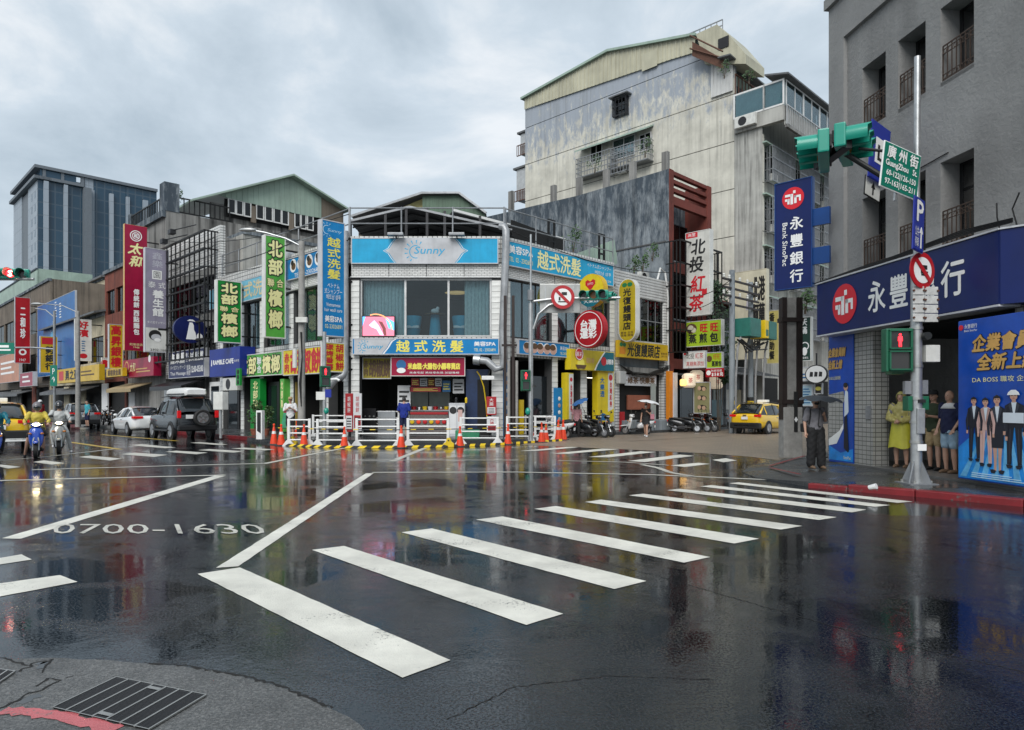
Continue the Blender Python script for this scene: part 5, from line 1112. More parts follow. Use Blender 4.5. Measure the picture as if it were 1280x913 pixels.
q = Sign.__new__(Sign); q.o = o; q.w = w; q.h = h; q.txt('光復饅頭店', .28, .19, .72, .84, 'letter black', vert=True, bold=.015); q.txt('素食 芝麻\n黑糖 雜糧', .15, .08, .85, .16, 'letter brown'); q.disc(.36, .9, .16, 'letter green', sq=.7); q.disc(.66, .9, .16, 'letter green', sq=.7)
s = Sign(FB, 'tea_window_sign', 'pale strip sign with dark tea lettering inside the bun shop', 781, 468, 482, 820, -.05, .03, 'sign silver', br=False); s.txt('‧綠茶‧快樂茶', .05, .2, .95, .8, 'letter brown', bold=.015)
# --- red tea sign and dumpling signs
s = Sign(prj_b(846), 'red_tea_sign', 'big white blade sign with black and red brush characters on red building', 857, 292, 396, 887.5, 0, .4, S('ivory sign', (.60,.59,.54)), 'sign white', .03, br=False)
s.poly([(.02,.93), (.5,.93), (.5,.995), (.02,.995)], 'letter red'); s.txt('高笙', .1, .945, .42, .985, 'letter white', y=-.013); s.txt('北投', .22, .52, .78, .90, 'letter black', vert=True, bold=.025, slant=.1); s.txt('紅茶', .2, .05, .76, .47, 'letter red', vert=True, bold=.025, slant=.1); s.poly([(.68,.22), (.88,.24), (.88,.31), (.68,.29)], 'letter red')
s = Sign(prj_b(846), 'dumpling_sign', 'lime-green blade sign with red and black dumpling characters', 857, 403, 434.5, 902, 0, .35, 'lime sign', 'sign white', .03, br=False)
s.disc(.17, .72, .35, 'letter brown', sq=.85); s.disc(.15, .72, .2, 'cream sign', -.014); s.disc(.24, .65, .15, 'cream sign', -.014); s.txt('旺 旺', .42, .56, .9, .86, 'letter red', bold=.02); s.txt('蒸 煎 包', .1, .14, .9, .5, 'letter black', bold=.02)
s = Sign(prj_b(842), 'tea_menu_sign', 'small white tea sign under the lime dumpling sign', 854, 440, 461, 882, 0, .2, 'sign white', br=False); s.txt('北投', .15, .55, .5, .88, 'letter black'); s.txt('紅茶', .55, .55, .9, .88, 'letter red'); s.txt('真糖無添加', .15, .12, .92, .4, 'letter red'); s.poly([(.03,.8), (.14,.8), (.14,.97), (.03,.97)], 'letter red')
s = Sign(prj_b(842).sub(0, 0, -45), 'dumpling_menu_sign', 'small lime-green sign right of the small white tea sign', 883, 441, 461, 903, 0, .2, 'lime sign', br=False); s.txt('旺旺', .45, .55, .85, .85, 'letter red'); s.txt('蒸煎包', .35, .12, .95, .45, 'letter black', bold=.01); s.disc(.18, .6, .18, 'letter brown')
s = Sign(prj_b(842), 'price_flag', 'hanging red price flag below the lime menu sign', 882, 461, 472, 905, .05, .02, 'sign red', 'sign red', 0, cat='flag', br=False); s.txt('新鮮現做', .3, .58, .9, .85, 'letter white'); s.txt('$ 5 8 元', .35, .1, .95, .5, 'letter white', bold=.012); s.disc(.17, .5, .14, 'letter white')
s = Sign(prj_b(838), 'dumpling_menu_board', 'tall olive menu board with round dumpling pictures behind parked scooters', 867, 478, 517, 888, -.6, .06, S('olive board', (.25,.24,.12)), br=False)
for k in range(3): s.disc(.5, .8-.3*k, .3, 'letter black', -.01, 'printed_dish', sq=.45); s.disc(.35, .8-.3*k, .12, M('dumpling print', (.45,.3,.2), .5), -.016, 'printed_dish'); s.disc(.62, .78-.3*k, .12, 'dumpling print', -.016, 'printed_dish')
# --- far side street signs
s = Sign(prj_b(905), 'cream_blade_sign', 'large cream hand-lettered sign behind the green transformer boxes', 919, 341, 450, 958, 0, .4, 'cream sign', 'cream sign', .03, br=False); s.txt('北港\n阿蘭', .58, .35, .95, .92, 'letter black', bold=.03); s.txt('Rh', .55, .1, .8, .25, 'letter black', bold=.02); s.poly([(.35,.55), (.6,.6), (.55,.8), (.4,.75)], M('grey print', (.4,.38,.42), .5))
s = Sign(prj_b(930), 'cafeteria_sign', 'narrow yellow vertical cafeteria sign left of the sign pole', 958.5, 389, 455, 974, 0, .3, S('pale yellow sign', (.55,.47,.16)), 'cream sign', br=False); s.txt('香家自助餐', .22, .08, .62, .95, 'letter black', vert=True, bold=.02)
FR = Fr(13.6, 24.5, -45)
s = Sign(FR, 'massage_sign', 'dark green vertical foot massage sign right of the sign pole', 998, 397, 452, 1014, 0, .2, S('bottle green sign', (.015,.05,.035)), 'sign white', .03, br=False); s.txt('天滿', .28, .62, .68, .95, 'letter white', vert=True, bold=.012); s.ring(.52, .34, .16, .04, 'letter white'); s.disc(.5, .22, .1, 'letter white', -.012, sq=1.6); s.txt('足體養生', .2, .05, .8, .1, 'letter white')
s = Sign(FR, 'white_menu_sign', 'white box sign behind the black umbrella', 1000, 459, 477, 1022, .0, .15, 'sign white', br=False); s.lines(.1, .15, .6, .6, 2, 'letter blue'); s.poly([(.62,.02), (.98,.02), (.98,.4), (.62,.4)], 'sign gold')
s = Sign(FR, 'pale_blue_menu', 'pale blue menu panel beside the blue bank poster', 1001, 481, 508, 1016, .0, .1, S('pale blue sign', (.42,.58,.66)), br=False); s.lines(.2, .1, .8, .85, 6, 'letter blue')
s = Sign(FR, 'dark_dish_sign', 'small dark sign with yellow noodle bowl print', 1018, 479, 493, 1028, .0, .1, S('dark sign', (.03,.02,.015)), br=False); s.disc(.5, .5, .12, 'letter yellow', sq=.6)
u, z = FR.px(1020, 468, .3)
o = thing('round_cafe_sign', 'round white sign with black rim next to the bank corner', 'sign', FR.pt(u, .3, z), FR.a); k = [(math.cos(R(a)), math.sin(R(a))) for a in range(0, 360, 12)]
MB().prism([(.42*a, .36*b) for a, b in k], .01, .12).build('casing', 'letter black', o); MB().prism([(.38*a, .32*b) for a, b in k], -.003, .009).build('panel', 'letter white', o); [MB().prism([(-.24+.17*k,-.09), (-.12+.17*k,-.09), (-.11+.17*k,.08), (-.22+.17*k,.1)], -.01, -.004).build('brush_mark', 'letter black', o) for k in range(3)]; MB().box(-.02,.02,.35,.02,.1,.8).build('bracket', 'black iron', o)

# --- bank signs
s = Sign(FW, 'bank_fascia_sign', 'long navy bank fascia with red emblem and white characters', 1021, 356.5, 420, 1249.5, .45, .42, 'bank navy', 'bank navy', 0, br=False); BH = s.h; BZ = s.o.location.z
def banklogo(s, cx, cz, r, y=-.012):
    s.disc(cx, cz, r, 'bank red', y, 'emblem', 36); x = cx*s.w; z = cz*s.h; m = MB(); q = r*.15; y2 = y-.012
    for a, b, c, d in ((-.72,.18,-.1,.40), (-.72,-.22,-.38,.0), (-.5,-.5,-.3,.0), (-.22,-.55,.02,.40), (.02,.42,.24,.68), (.12,-.5,.34,.2), (.12,.0,.72,.20), (.56,-.35,.72,.0)): m.box(x+a*r, y2, z+b*r, x+c*r, y2+.003+.0007*(a+1), z+d*r)
    m.build('emblem_mark', 'letter white', s.o)
FWu = lambda x: FW.px(x, None, .45)-FW.px(1021, None, .45)
banklogo(s, FWu(1056)/s.w, .5, .46)
for ch, xa, xb in (('永',1086,1107), ('豐',1113,1135), ('銀',1143,1169), ('行',1177,1206)): s.txt(ch, FWu(xa)/s.w, .24, FWu(xb)/s.w, .76, 'letter white', bold=.012)
MB().box(0, -.03, BH, s.w, .4, BH+.03).build('top_trim', 'sign silver', s.o); MB().box(0, -.02, -.035, s.w, .4, 0).build('bottom_trim', 'sign silver', s.o)
p = FW.pt(FW.px(1249.5, None, .45), .45, BZ); o = thing('bank_fascia_return', 'plain navy bank fascia panel at the right frame edge', 'sign', p, FW2.a)
MB().box(.01, 0, 0, 6, .4, BH).build('panel', 'bank navy', o); MB().box(.01, -.03, BH, 6, .4, BH+.03).build('top_trim', 'sign silver', o)
fb = Fr(0, 0, 0); pp = gp(968, 575.5, .15); fb = Fr((968-CX)/F*17.9, 17.9, -45)
s = Sign(fb, 'bank_blade_sign', 'tall navy vertical bank sign on a post with red emblem', 968.5, 231, 364, 1015.5, 0, .16, 'bank navy', 'bank blue', .02, 'bank blue', br=False)
banklogo(s, .5, .835, s.w*.29); s.txt('永豐銀行', .42, .06, .76, .66, 'letter white', vert=True, bold=.008, lsp=1.3)
vs, fs = glyphs('Bank SinoPac'); x = s.w*.28; mb = MB(); zt, hh, ww = s.h*.62, s.h*.40, s.w*.13
mb.add([(x-ww*.5+b*ww, -.012, zt-a*hh) for a, b in vs], fs).add([(x-ww*.5+b*ww+.006, -.0135, zt-a*hh) for a, b in vs], fs).build('lettering', 'letter white', s.o)
for f in (.55, .2): MB().box(s.w, .03, s.h*f, s.w+.4, .13, s.h*f+.42).build('wall_arm', 'bank blue', s.o)
# left bank poster (torn) and the big campaign poster
M('poster deep blue', (.004,.065,.40), .3, var=.35, vs=1.1); M('poster bright blue', (.01,.24,.68), .3, var=.5, vs=2.2); M('poster skin', (.52,.30,.22), .5, var=.1); M('poster suit', (.008,.009,.018), .5, var=.1); M('poster pink', (.58,.38,.34), .5, var=.1); M('poster shirt', (.62,.68,.74), .5, var=.1); M('poster hair', (.015,.01,.008), .5, var=.1)
s = Sign(FW, 'torn_bank_poster', 'torn blue bank poster on the tiled pier behind the umbrella pedestrian', 1036, 421, 577, 1067, .05, .02, 'poster deep blue', 'poster deep blue', 0, cat='poster', br=False)
s.txt('企業會員制', .02, .83, .7, .90, 'letter gold', bold=.012, slant=.15, outline='poster suit', ow=.01); s.txt('全新上線', .02, .735, .58, .805, 'letter gold', bold=.012, slant=.15, outline='poster suit', ow=.01); s.txt('DA BOSS 企業向前衝', .02, .65, .5, .68, 'letter pale yellow')
s.poly([(.02,.17), (.45,.24), (.62,.30), (.60,.46), (.66,.50), (.62,.56), (.02,.535)], 'fine beige mosaic', -.006, 'torn_patch'); s.poly([(.02,.13), (.35,.15), (.62,.27), (.62,.31), (.45,.25), (.02,.18)], 'letter white', -.010, 'torn_paper')
s.poly([(.66,.34), (.82,.40), (.80,.55), (.70,.58), (.66,.5)], 'poster shirt', -.010, 'printed_figure'); s.poly([(.64,.12), (.80,.09), (.84,.10), (.76,.38), (.66,.36)], 'poster suit', -.014, 'printed_figure'); s.disc(.72, .59, .085, 'poster skin', -.014, 'printed_figure'); s.disc(.72, .605, .085, 'poster hair', -.02, 'printed_figure', sq=.7)
s.poly([(.02,.02), (.98,.02), (.98,.12), (.5,.08), (.02,.13)], 'poster bright blue', -.005); s.txt('SinoPac', .62, .035, .9, .06, 'letter pale yellow')
s = Sign(FW.sub(0, .35, -82.7), 'campaign_poster', 'large glossy blue bank campaign banner with printed business people', 1197.5, 402, 598, 1330, .1, .06, 'poster deep blue', 'poster deep blue', 0, cat='poster', br=False)
X = lambda x: (FW.sub(0,.35,-82.7).px(x, None, .1)-FW.sub(0,.35,-82.7).px(1197.5, None, .1))/s.w
s.poly([(.01,.01), (.99,.01), (.99,.2), (.8,.33), (.5,.36), (.2,.30), (.01,.2)], 'poster bright blue', -.005, 'printed_ground')
for k in range(9): a = .05+.11*k; s.poly([(.5+(a-.5)*.4,.34), (.5+(a-.5)*.42,.34), (a+.05,.02), (a-.02,.02)], M('poster streak', (.12,.42,.72), .35, var=.4, vs=3), -.008-.0006*k, 'printed_streak')
s.disc(X(1202), .955, .05, 'bank red', -.01); s.txt('永豐銀行', X(1206), .945, X(1222), .972, 'letter white'); s.txt('Bank SinoPac', X(1206), .925, X(1222), .938, 'letter white')
s.txt('企業會員制', X(1217), .795, X(1312), .895, 'letter gold', bold=.012, slant=.18, outline='poster suit', ow=.022); s.txt('全新上線', X(1223), .68, X(1300), .775, 'letter gold', bold=.012, slant=.18, outline='poster suit', ow=.022); s.txt('DA BOSS 職攻 企業向前衝', X(1216), .605, X(1320), .64, 'letter pale yellow')
def fig(xc, top, bot, suit, legs, hair, skirt=False, hat=False, shirt='poster shirt', sheet=False, wd=1.0):
    """a printed standing figure on the banner"""
    c = X(xc); H_ = top-bot; k = H_*s.h/s.w*wd; Pn = lambda pts, m, y: s.poly([(c+a*k, bot+b*H_) for a, b in pts], m, y, 'printed_figure')
    Pn([(-.10,.52), (-.115,.55), (-.13,.80), (-.04,.845), (.04,.845), (.13,.80), (.125,.55), (.10,.52)], suit, -.016)
    for q in (-1, 1):
        Pn([(q*.115,.80), (q*.165,.62), (q*.15,.47), (q*.115,.47), (q*.12,.60), (q*.08,.78)], suit, -.018 if q < 0 else -.019); Pn([(q*.15,.47), (q*.115,.47), (q*.12,.42), (q*.15,.42)], 'poster skin', -.02)
        if skirt: Pn([(q*.01,.32), (q*.07,.32), (q*.055,.18), (q*.05,.03), (q*.02,.03), (q*.015,.18)], 'poster skin', -.014)
        else: Pn([(q*.005,.54), (q*.10,.54), (q*.085+q*.02,.28), (q*.10,.05), (q*.045,.05), (q*.03,.28)], legs, -.013)
        Pn([(q*.02,.035), (q*.06,.05), (q*.11,.045), (q*.09,.0), (q*.04,.0)], 'poster suit', -.022)
    if skirt: Pn([(-.10,.56), (.10,.56), (.085,.32), (-.085,.32)], suit, -.017)
    g = M('poster suit light', (.03,.034,.05), .5, var=.1) if suit == 'poster suit' else M('poster pink dark', (.42,.26,.23), .5, var=.1)
    for q in (-1, 1):
        Pn([(q*.045,.845), (q*.075,.80), (q*.03,.68), (q*.004,.60), (q*.02,.74)], g, -.0225)
        if not skirt: Pn([(q*.05,.50), (q*.058,.50), (q*.072,.08), (q*.066,.08)], g, -.0145)
        Pn([(q*.118,.78), (q*.124,.78), (q*.135,.5), (q*.128,.5)], g, -.0205)
    Pn([(-.035,.845), (.035,.845), (.0,.64)], shirt, -.023); Pn([(-.025,.84), (.025,.84), (.025,.90), (-.025,.90)], 'poster skin', -.024)
    Pn([(.052*math.cos(i*.524), .92+.052*math.sin(i*.524)) for i in range(12)], 'poster skin', -.027)
    Pn([(-.058,.91), (-.05,.96), (0,.985), (.05,.96), (.058,.91), (.04,.945), (-.035,.945)], hair, -.030)
    for q in (-1, 1): Pn([(q*.012,.925), (q*.032,.925), (q*.032,.931), (q*.012,.933)], 'poster hair', -.0285); Pn([(q*.01,.940), (q*.034,.943), (q*.034,.946), (q*.01,.945)], 'poster hair', -.0286)
    Pn([(-.017,.889), (.017,.889), (.012,.896), (-.012,.896)], M('poster lips', (.4,.1,.1), .5), -.0287); Pn([(-.004,.90), (.009,.90), (.003,.922)], M('poster skin shade', (.42,.23,.17), .5), -.0288)
    if hat: Pn([(-.085,.935), (-.07,.97), (-.03,1.0), (.03,1.0), (.07,.97), (.085,.935)], 'letter white', -.034)
    if sheet: Pn([(-.14,.58), (.14,.58), (.14,.71), (-.14,.71)], 'poster shirt', -.036)
fig(1219, .525, .12, 'poster suit', 'poster suit', 'poster hair'); fig(1233.5, .52, .095, 'poster pink', 'poster pink', 'poster hair'); fig(1248, .535, .06, 'poster suit', 'poster suit', 'poster hair', skirt=True); fig(1269, .555, .10, 'poster suit', 'poster suit', 'poster hair', hat=True, sheet=True, wd=1.1)
for k in range(3): s.poly([(X(1216),.022+.012*k), (X(1290-12*k),.022+.012*k), (X(1290-12*k),.027+.012*k), (X(1216),.027+.012*k)], 'letter pale blue', -.02, 'fine_print')

# ================================================================ street furniture
M('signal green', (.005,.27,.19), .35, var=.08, coat=.2); M('signal dark', (.012,.014,.014), .5); M('lens dark', (.03,.03,.03), .1, var=0); M('lens amber', (.25,.09,.01), .15, var=0)
M('lit red', (1,.02,.03), .4, var=0, emit=2.2); M('lit white', (1,.93,.75), .4, var=0, emit=3); M('ped green', (.008,.11,.055), .4, var=.15); M('plain white plastic', (.74,.74,.72), .35, var=.12, vs=6)
M('cone orange', (.78,.06,.015), .45, var=.15, vs=5); M('cone base', (.06,.06,.06), .6); M('hazard yellow', (.70,.48,.01), .4, var=.15); M('hazard black', (.015,.015,.015), .5)
M('sign blue', (.01,.025,.27), .35, var=.06); M('street sign green', (.0,.16,.105), .35, var=.06); M('concrete pole', (.30,.29,.27), .75, var=.3, vs=4, bump=.3, bs=25); M('dark brown steel', (.03,.02,.018), .5, .3, var=.3)
M('regulation red', (.42,.01,.015), .4, var=.08)
def signal(name, label, loc, rotz, lit=None, cat='traffic light', n=3, r=.16, group=None, hood=True, count=None):
    """horizontal signal head, lamps in a row along x, looking to -y"""
    t = thing(name, label, cat, loc, rotz, group); p = r*2.5; x0 = -p*n/2
    MB().box(x0, 0, -r*1.25, -x0, .2, r*1.25).build('housing', 'signal green', t, bevel=.03)
    for i in range(n):
        x = x0+p*(i+.5)
        m = {0: 'lens dark', 1: 'lens amber', 2: 'lens dark'}.get(i, 'lens dark') if lit != i else 'lit red'
        l = MB().cyl((x,-.02,0), (x,.01,0), r*.93, 20).build('lens', m, t)
        if lit == i and count: lettering(l, count, (x-.06,-.1,x+.06,.1), 'lit white', y=-.03, bold=.008)
        if hood:
            vs = []; k = 18
            for q in range(k+1):
                a = R(-35+250*q/k); e = r*(2.3 if 40 < -35+250*q/k < 140 else 2.0)
                for rr in (r*1.08, r*1.02):
                    vs += [(x+rr*math.cos(a), .0, rr*math.sin(a)), (x+rr*math.cos(a), -e, rr*math.sin(a))]
            fs = []
            for q in range(k):
                a, b = q*4, q*4+4; fs += [(a, b, b+1, a+1), (a+2, a+3, b+3, b+2), (a+1, b+1, b+3, a+3)]
            MB().add(vs, fs).build('visor', 'signal green', t, smooth=True)
    MB().box(x0+.05, .2, -.12, -x0-.05, .24, .12).build('back_cover', 'signal dark', t, bevel=.02)
    return t
def walker(parent, x, z, h, y, mat='lit red'):
    m = MB(); k = h/2
    m.prism([(x+.17*k*math.cos(i), z+.72*k+.17*k*math.sin(i)) for i in [q*.5236 for q in range(12)]], y-.004, y)
    m.prism([(x-.30*k,z-.15*k), (x-.28*k,z+.45*k), (x-.1*k,z+.52*k), (x+.1*k,z+.52*k), (x+.28*k,z+.45*k), (x+.30*k,z-.15*k), (x+.2*k,z-.15*k), (x+.17*k,z-.1*k), (x+.18*k,z-.92*k), (x+.04*k,z-.92*k), (x,z-.3*k), (x-.04*k,z-.92*k), (x-.18*k,z-.92*k), (x-.17*k,z-.1*k), (x-.2*k,z-.15*k)], y-.008, y-.0045)
    return m.build('red_standing_figure', mat, parent)
def pedsignal(label, loc, rotz, w=.46, h=.80, lit=True, group='pedestrian signals'):
    t = thing('pedestrian_signal', label, 'signal', loc, rotz, group)
    MB().box(-w/2, 0, 0, w/2, .22, h).build('housing', 'ped green', t, bevel=.02)
    for k, z in enumerate((h*.52, h*.04)):
        f = MB().box(-w*.42, -.05, z, -w*.36, .01, z+h*.44).box(w*.36, -.05, z, w*.42, .01, z+h*.44).box(-w*.42, -.06, z+h*.41, w*.42, .009, z+h*.44).box(-w*.42, -.05, z, w*.42, .008, z+h*.03).build('lamp_hood', 'ped green', t)
        MB().box(-w*.36, -.006, z+h*.03, w*.36, .004, z+h*.41).build('screen', 'lens dark', f)
        if k == 0 and lit: walker(f, 0, z+h*.21, h*.34, -.008)
    return t
# ---- signal pole in front of the bank
PX, PY = gp(1145.5, 603, .15).x, gp(1145.5, 603, .15).y
pole = thing('signal_pole', 'galvanised traffic signal pole with gusset base on the bank pavement', 'pole', (PX, PY, .12))
MB().cyl((0,0,.02), (0,0,4.2), .098, 20).build('shaft', 'galvanised', pole, smooth=True); MB().cyl((0,0,4.2), (.02,0,7.9), .055, 14).build('upper_shaft', 'galvanised', pole, smooth=True)
MB().box(-.26,-.26,0,.26,.26,.025).build('base_plate', 'grey steel', pole)
for k in range(4):
    a = k*math.pi/2+.6; Mx = Matrix.Rotation(a, 3, 'Z')
    MB().add([Mx @ Vector(q) for q in ((.09,-.012,.025), (.27,-.012,.025), (.09,-.012,.44), (.09,.012,.025), (.27,.012,.025), (.09,.012,.44))], [(0,1,2), (5,4,3), (0,3,4,1), (1,4,5,2), (2,5,3,0)]).build('gusset', 'grey steel', pole)
    MB().cyl(Mx @ Vector((.22,.07,.025)), Mx @ Vector((.22,.07,.075)), .028, 6).build('anchor_nut', 'worn steel', pole)
for z in (.75, 1.12, 1.55, 2.15, 2.85): MB().cyl((0,0,z), (0,0,z+.05), .114, 20).build('band', 'worn steel', pole, smooth=True)
MB().box(-.06,-.14,.93,.08,-.095,1.4).build('inspection_hatch', 'galvanised', pole, bevel=.01); MB().box(-.05,-.13,.62,.11,-.1,.74).build('sticker', 'letter white', pole); MB().box(-.03,-.125,1.5,.1,-.1,1.56).build('sticker', 'letter black', pole)
MB().box(.12,-.1,2.25,.38,.1,2.56).build('control_box', 'ac white', pole, bevel=.01); MB().cyl((.1,-.2,2.72), (.1,-.05,2.72), .07, 14).build('speaker_horn', 'signal dark', pole)
MB().box(-.22,-.02,1.66,-.1,.06,1.9).build('side_panel', 'grey steel', pole); MB().box(.1,.02,1.66,.23,.06,1.92).build('side_panel', 'grey steel', pole)
MB().box(-.18,-.06,1.35,-.1,.14,1.62).build('push_button_box', 'ped green', pole, bevel=.01); MB().box(.08,-.06,1.37,.2,.14,1.62).build('push_button_box', 'ped green', pole, bevel=.01)
wt = M('worn plate white', (.5,.5,.48), .5, var=.25, vs=9)
for k in range(4):
    z = 2.98+k*.165
    for (xa, xb, yy) in ((-.155, .05, -.14), (.08, .33, -.10)):
        p_ = MB().box(xa, yy-.02, z, xb, yy, z+.15).build('plate', wt, pole, bevel=.006)
        for xx in (xa+.01, xb-.01): MB().cyl((xx,yy-.045,z+.075), (xx,yy-.018,z+.075), .02, 8).build('bolt', 'rusty iron', p_)
# arm to the overhead signal heads
AX, AY, AZ = (1043-CX)/F*13.1, 13.1, CAMH+(HZ-182)/F*13.1
MB().tube([(0,0,5.3), (AX-PX, AY-PY, AZ-.15)], .05, 10).tube([(0,0,6.1), ((AX-PX)*.7, (AY-PY)*.7, (AZ-.15)*.7+5.3*.3+.25)], .03, 8).build('arm', 'signal dark', pole)
MB().box(AX-PX-.09, AY-PY-.5, AZ-.35, AX-PX+.09, AY-PY+.7, AZ-.2).build('arm_bracket', 'signal dark', pole)
signal('traffic_light', 'teal signal head with deep visors pointing right toward the bank', (AX+.27, AY-.05, AZ), R(90-32), lit=None, r=.175, group='overhead signal heads')
signal('traffic_light', 'teal signal head turned left, back to back above the bank sign', (AX-.22, AY+.2, AZ-.06), R(-90-25), lit=None, r=.175, group='overhead signal heads')
pedsignal('large green pedestrian signal with lit red figure on the pole by the bank', (PX-.36, PY-.1, CAMH+(HZ-465)/F*(PY-.1)), R(-4), .48, .80)
pedsignal('green pedestrian signal seen from the side behind the bank pole', (PX-.12, PY+.28, CAMH+(HZ-468)/F*(PY+.2)), R(75), .46, .78, False)
# round no-trucks sign on the pole
def roundsign(name, label, loc, rotz, r, pict, roll=0):
    t = thing(name, label, 'traffic sign', loc, rotz); t.rotation_euler = (0, roll, rotz)
    c = [(math.cos(R(a)), math.sin(R(a))) for a in range(0, 360, 9)]
    MB().prism([(r*a, r*b) for a, b in c], 0, .02).build('plate', 'regulation red', t); f = MB().prism([(r*.72*a, r*.72*b) for a, b in c], -.006, -.001).build('white_disc', 'letter white', t)
    for pts in pict: MB().prism([(r*a, r*b) for a, b in pts], -.012, -.007).build('pictogram', 'letter black', f)
    q = .09*r; MB().prism([(-.55*r-q,.55*r-q), (-.55*r+q,.55*r+q), (.55*r+q,-.55*r+q), (.55*r-q,-.55*r-q)], -.018, -.013).build('red_bar', 'regulation red', t)
    return t
truck = [[(-.15,-.3), (.42,-.3), (.42,-.2), (-.15,-.2)], [(-.18,.28), (.34,.28), (.34,.05), (.0,.05), (.0,-.18), (-.18,-.18)], [(.05,-.05), (.4,-.05), (.4,-.15), (.05,-.15)]]
roundsign('no_trucks_sign', 'round red-rimmed no-trucks sign on the pole in front of bank fascia', (PX+.02, PY-.16, CAMH+(HZ-338)/F*(PY-.16)), R(24), .33, truck)
# tilted street signs hung from the arm
def plate(name, label, px, Y, w, h, mat, rotz, roll, rim='letter white'):
    t = thing(name, label, 'sign', ((px[0]-CX)/F*Y, Y, CAMH+(HZ-px[1])/F*Y)); t.rotation_euler = (0, R(roll), R(rotz))
    MB().box(-w/2, .004, -h/2, w/2, .03, h/2).build('backing', rim, t, bevel=.02); MB().box(-w/2+.02, -.004, -h/2+.02, w/2-.02, .003, h/2-.02).build('panel', mat, t, bevel=.015)
    return t
t = plate('street_name_sign', 'tilted green street name sign with house numbers above the bank', (1126.5, 213.5), 12.3, .98, .84, 'street sign green', 24, 9)
lettering(t, '廣 州 街', (-.40,.14,.40,.36), 'letter white', bold=.006); lettering(t, 'GuangZhou   St.', (-.42,-.04,.40,.10), 'letter white', bold=.004); lettering(t, '60-122|126-150', (-.38,-.21,.39,-.08), 'letter white', bold=.003); lettering(t, '97-163|165-211', (-.40,-.37,.39,-.24), 'letter white', bold=.003)
MB().box(-.04,.03,-.55,.0,.07,.3).build('hanger', 'galvanised', t)
t = plate('bus_sign', 'tilted blue sign with white pictogram behind the green street sign', (1100, 192), 14.6, .78, 1.26, 'sign blue', 35, 8, 'sign blue'); MB().prism([(-.2,-.25), (.2,-.25), (.2,.3), (-.2,.3)], -.012, -.006).build('white_field', 'letter white', t); MB().prism([(-.12,-.18), (.12,-.18), (.12,-.12), (-.04,-.12), (-.04,.15), (-.12,.15)], -.018, -.013).build('pictogram', 'letter black', t)
t = plate('arrow_plate', 'small white plate with black up arrow below the blue sign', (1091, 236), 14.6, .62, .43, 'sign white', 35, 8, 'letter black'); MB().prism([(-.025,-.14), (.025,-.14), (.025,.0), (.08,.0), (0,.14), (-.08,.0), (-.025,.0)], -.012, -.006).build('arrow', 'letter black', t)
t = plate('parking_sign', 'narrow tall blue parking sign with white P on the pole', (1149, 281), 12.35, .44, .98, 'sign blue', 38, 5, 'sign blue')
lettering(t, 'P', (-.13,.05,.13,.42), 'letter white', bold=.012); lettering(t, '公共\n停車', (-.18,-.42,-.02,-.05), 'letter white'); MB().prism([(.06,-.42), (.1,-.42), (.1,-.15), (.15,-.15), (.08,-.03), (.01,-.15), (.06,-.15)], -.012, -.006).build('arrow', 'letter white', t)
# post carrying the bank's blade sign
q = gp(988, 570, .1); t = thing('sign_post', 'concrete and brown steel post carrying the tall bank sign', 'post', (q.x, q.y, .05))
H1 = 3.0; k = q.y/F
MB().box(-.27,-.2,0,.27,.2,1.45).build('concrete_plinth', 'concrete pole', t, bevel=.02)
MB().box(-.15,-.1,1.45,.13,.1,4.6).build('concrete_shaft', 'concrete pole', t)
for x0, x1 in ((-.29,-.16), (.14,.23), (.235,.29)): MB().box(x0,-.16,1.1 if x0 < 0 else 1.3,x1,.12,4.6).build('steel_channel', 'dark brown steel', t)
for z in (1.55, 3.9): MB().box(-.32,-.19,z,.31,.16,z+.12).build('clamp', 'dark brown steel', t)
MB().box(.02,-.22,.75,.12,-.19,1.9).build('cable_cover', 'hazard black', t); MB().prism([(.07,1.02), (.12,1.1), (.07,1.18), (.02,1.1)], -.235, -.222).build('diamond_mark', 'letter white', t)

# ---- signal pole by the corner building
p = gp(663.5, 551, .15); t = thing('signal_pole', 'grey signal pole with arm in front of the salon corner', 'pole', (p.x, p.y, .15))
ztop = CAMH+(HZ-298)/F*p.y
MB().cyl((0,0,0), (0,0,5.4), .09, 14).build('shaft', 'galvanised', t, smooth=True); MB().cyl((0,0,5.4), (0,0,ztop), .04, 10).build('mast', 'galvanised', t, smooth=True)
kp = p.y/F; za = CAMH+(HZ-374)*kp-.15
MB().tube([(.05,0,za-.1), (.9,-.05,za), (2.2,-.1,za+.02), (3.5,-.12,za+.03)], .05, 8).tube([(.1,0,za-1.2), (.3,0,za-.6), (.7,-.02,za-.25), (1.2,-.05,za-.1)], .05, 8).build('arm', 'galvanised', t, smooth=True)
MB().cyl((0,0,za-.05), (0,0,za+.35), .13, 12).build('collar', 'grey steel', t)
MB().box(.1,-.2,2.1,.2,-.05,2.2).build('clamp', 'signal dark', t); MB().ball((-.12,-.1,1.15), (.1,.1,.15)).build('push_button', 'signal green', t)
signal('traffic_light', 'teal signal head on the arm right of the round sign', ((742-CX)/F*(p.y-.2), p.y-.2, CAMH+(HZ-370)*kp), R(-18), None, r=.15, group='overhead signal heads')
signal('traffic_light', 'teal signal head facing the side street behind its twin', ((759-CX)/F*(p.y+.3), p.y+.3, CAMH+(HZ-370)*kp), R(70), None, r=.14, group='overhead signal heads')
roundsign('no_truck_turn_sign', 'round red-rimmed prohibition sign on the arm by the salon', ((703.5-CX)/F*(p.y-.3), p.y-.3, CAMH+(HZ-373)*kp), R(0), .46, [[(-.1,.15), (.35,.15), (.35,.42), (-.1,.42)], [(-.35,-.3), (-.2,-.3), (-.2,.0), (-.35,.0)], [(-.4,-.45), (.3,-.45), (.3,-.35), (-.4,-.35)]])
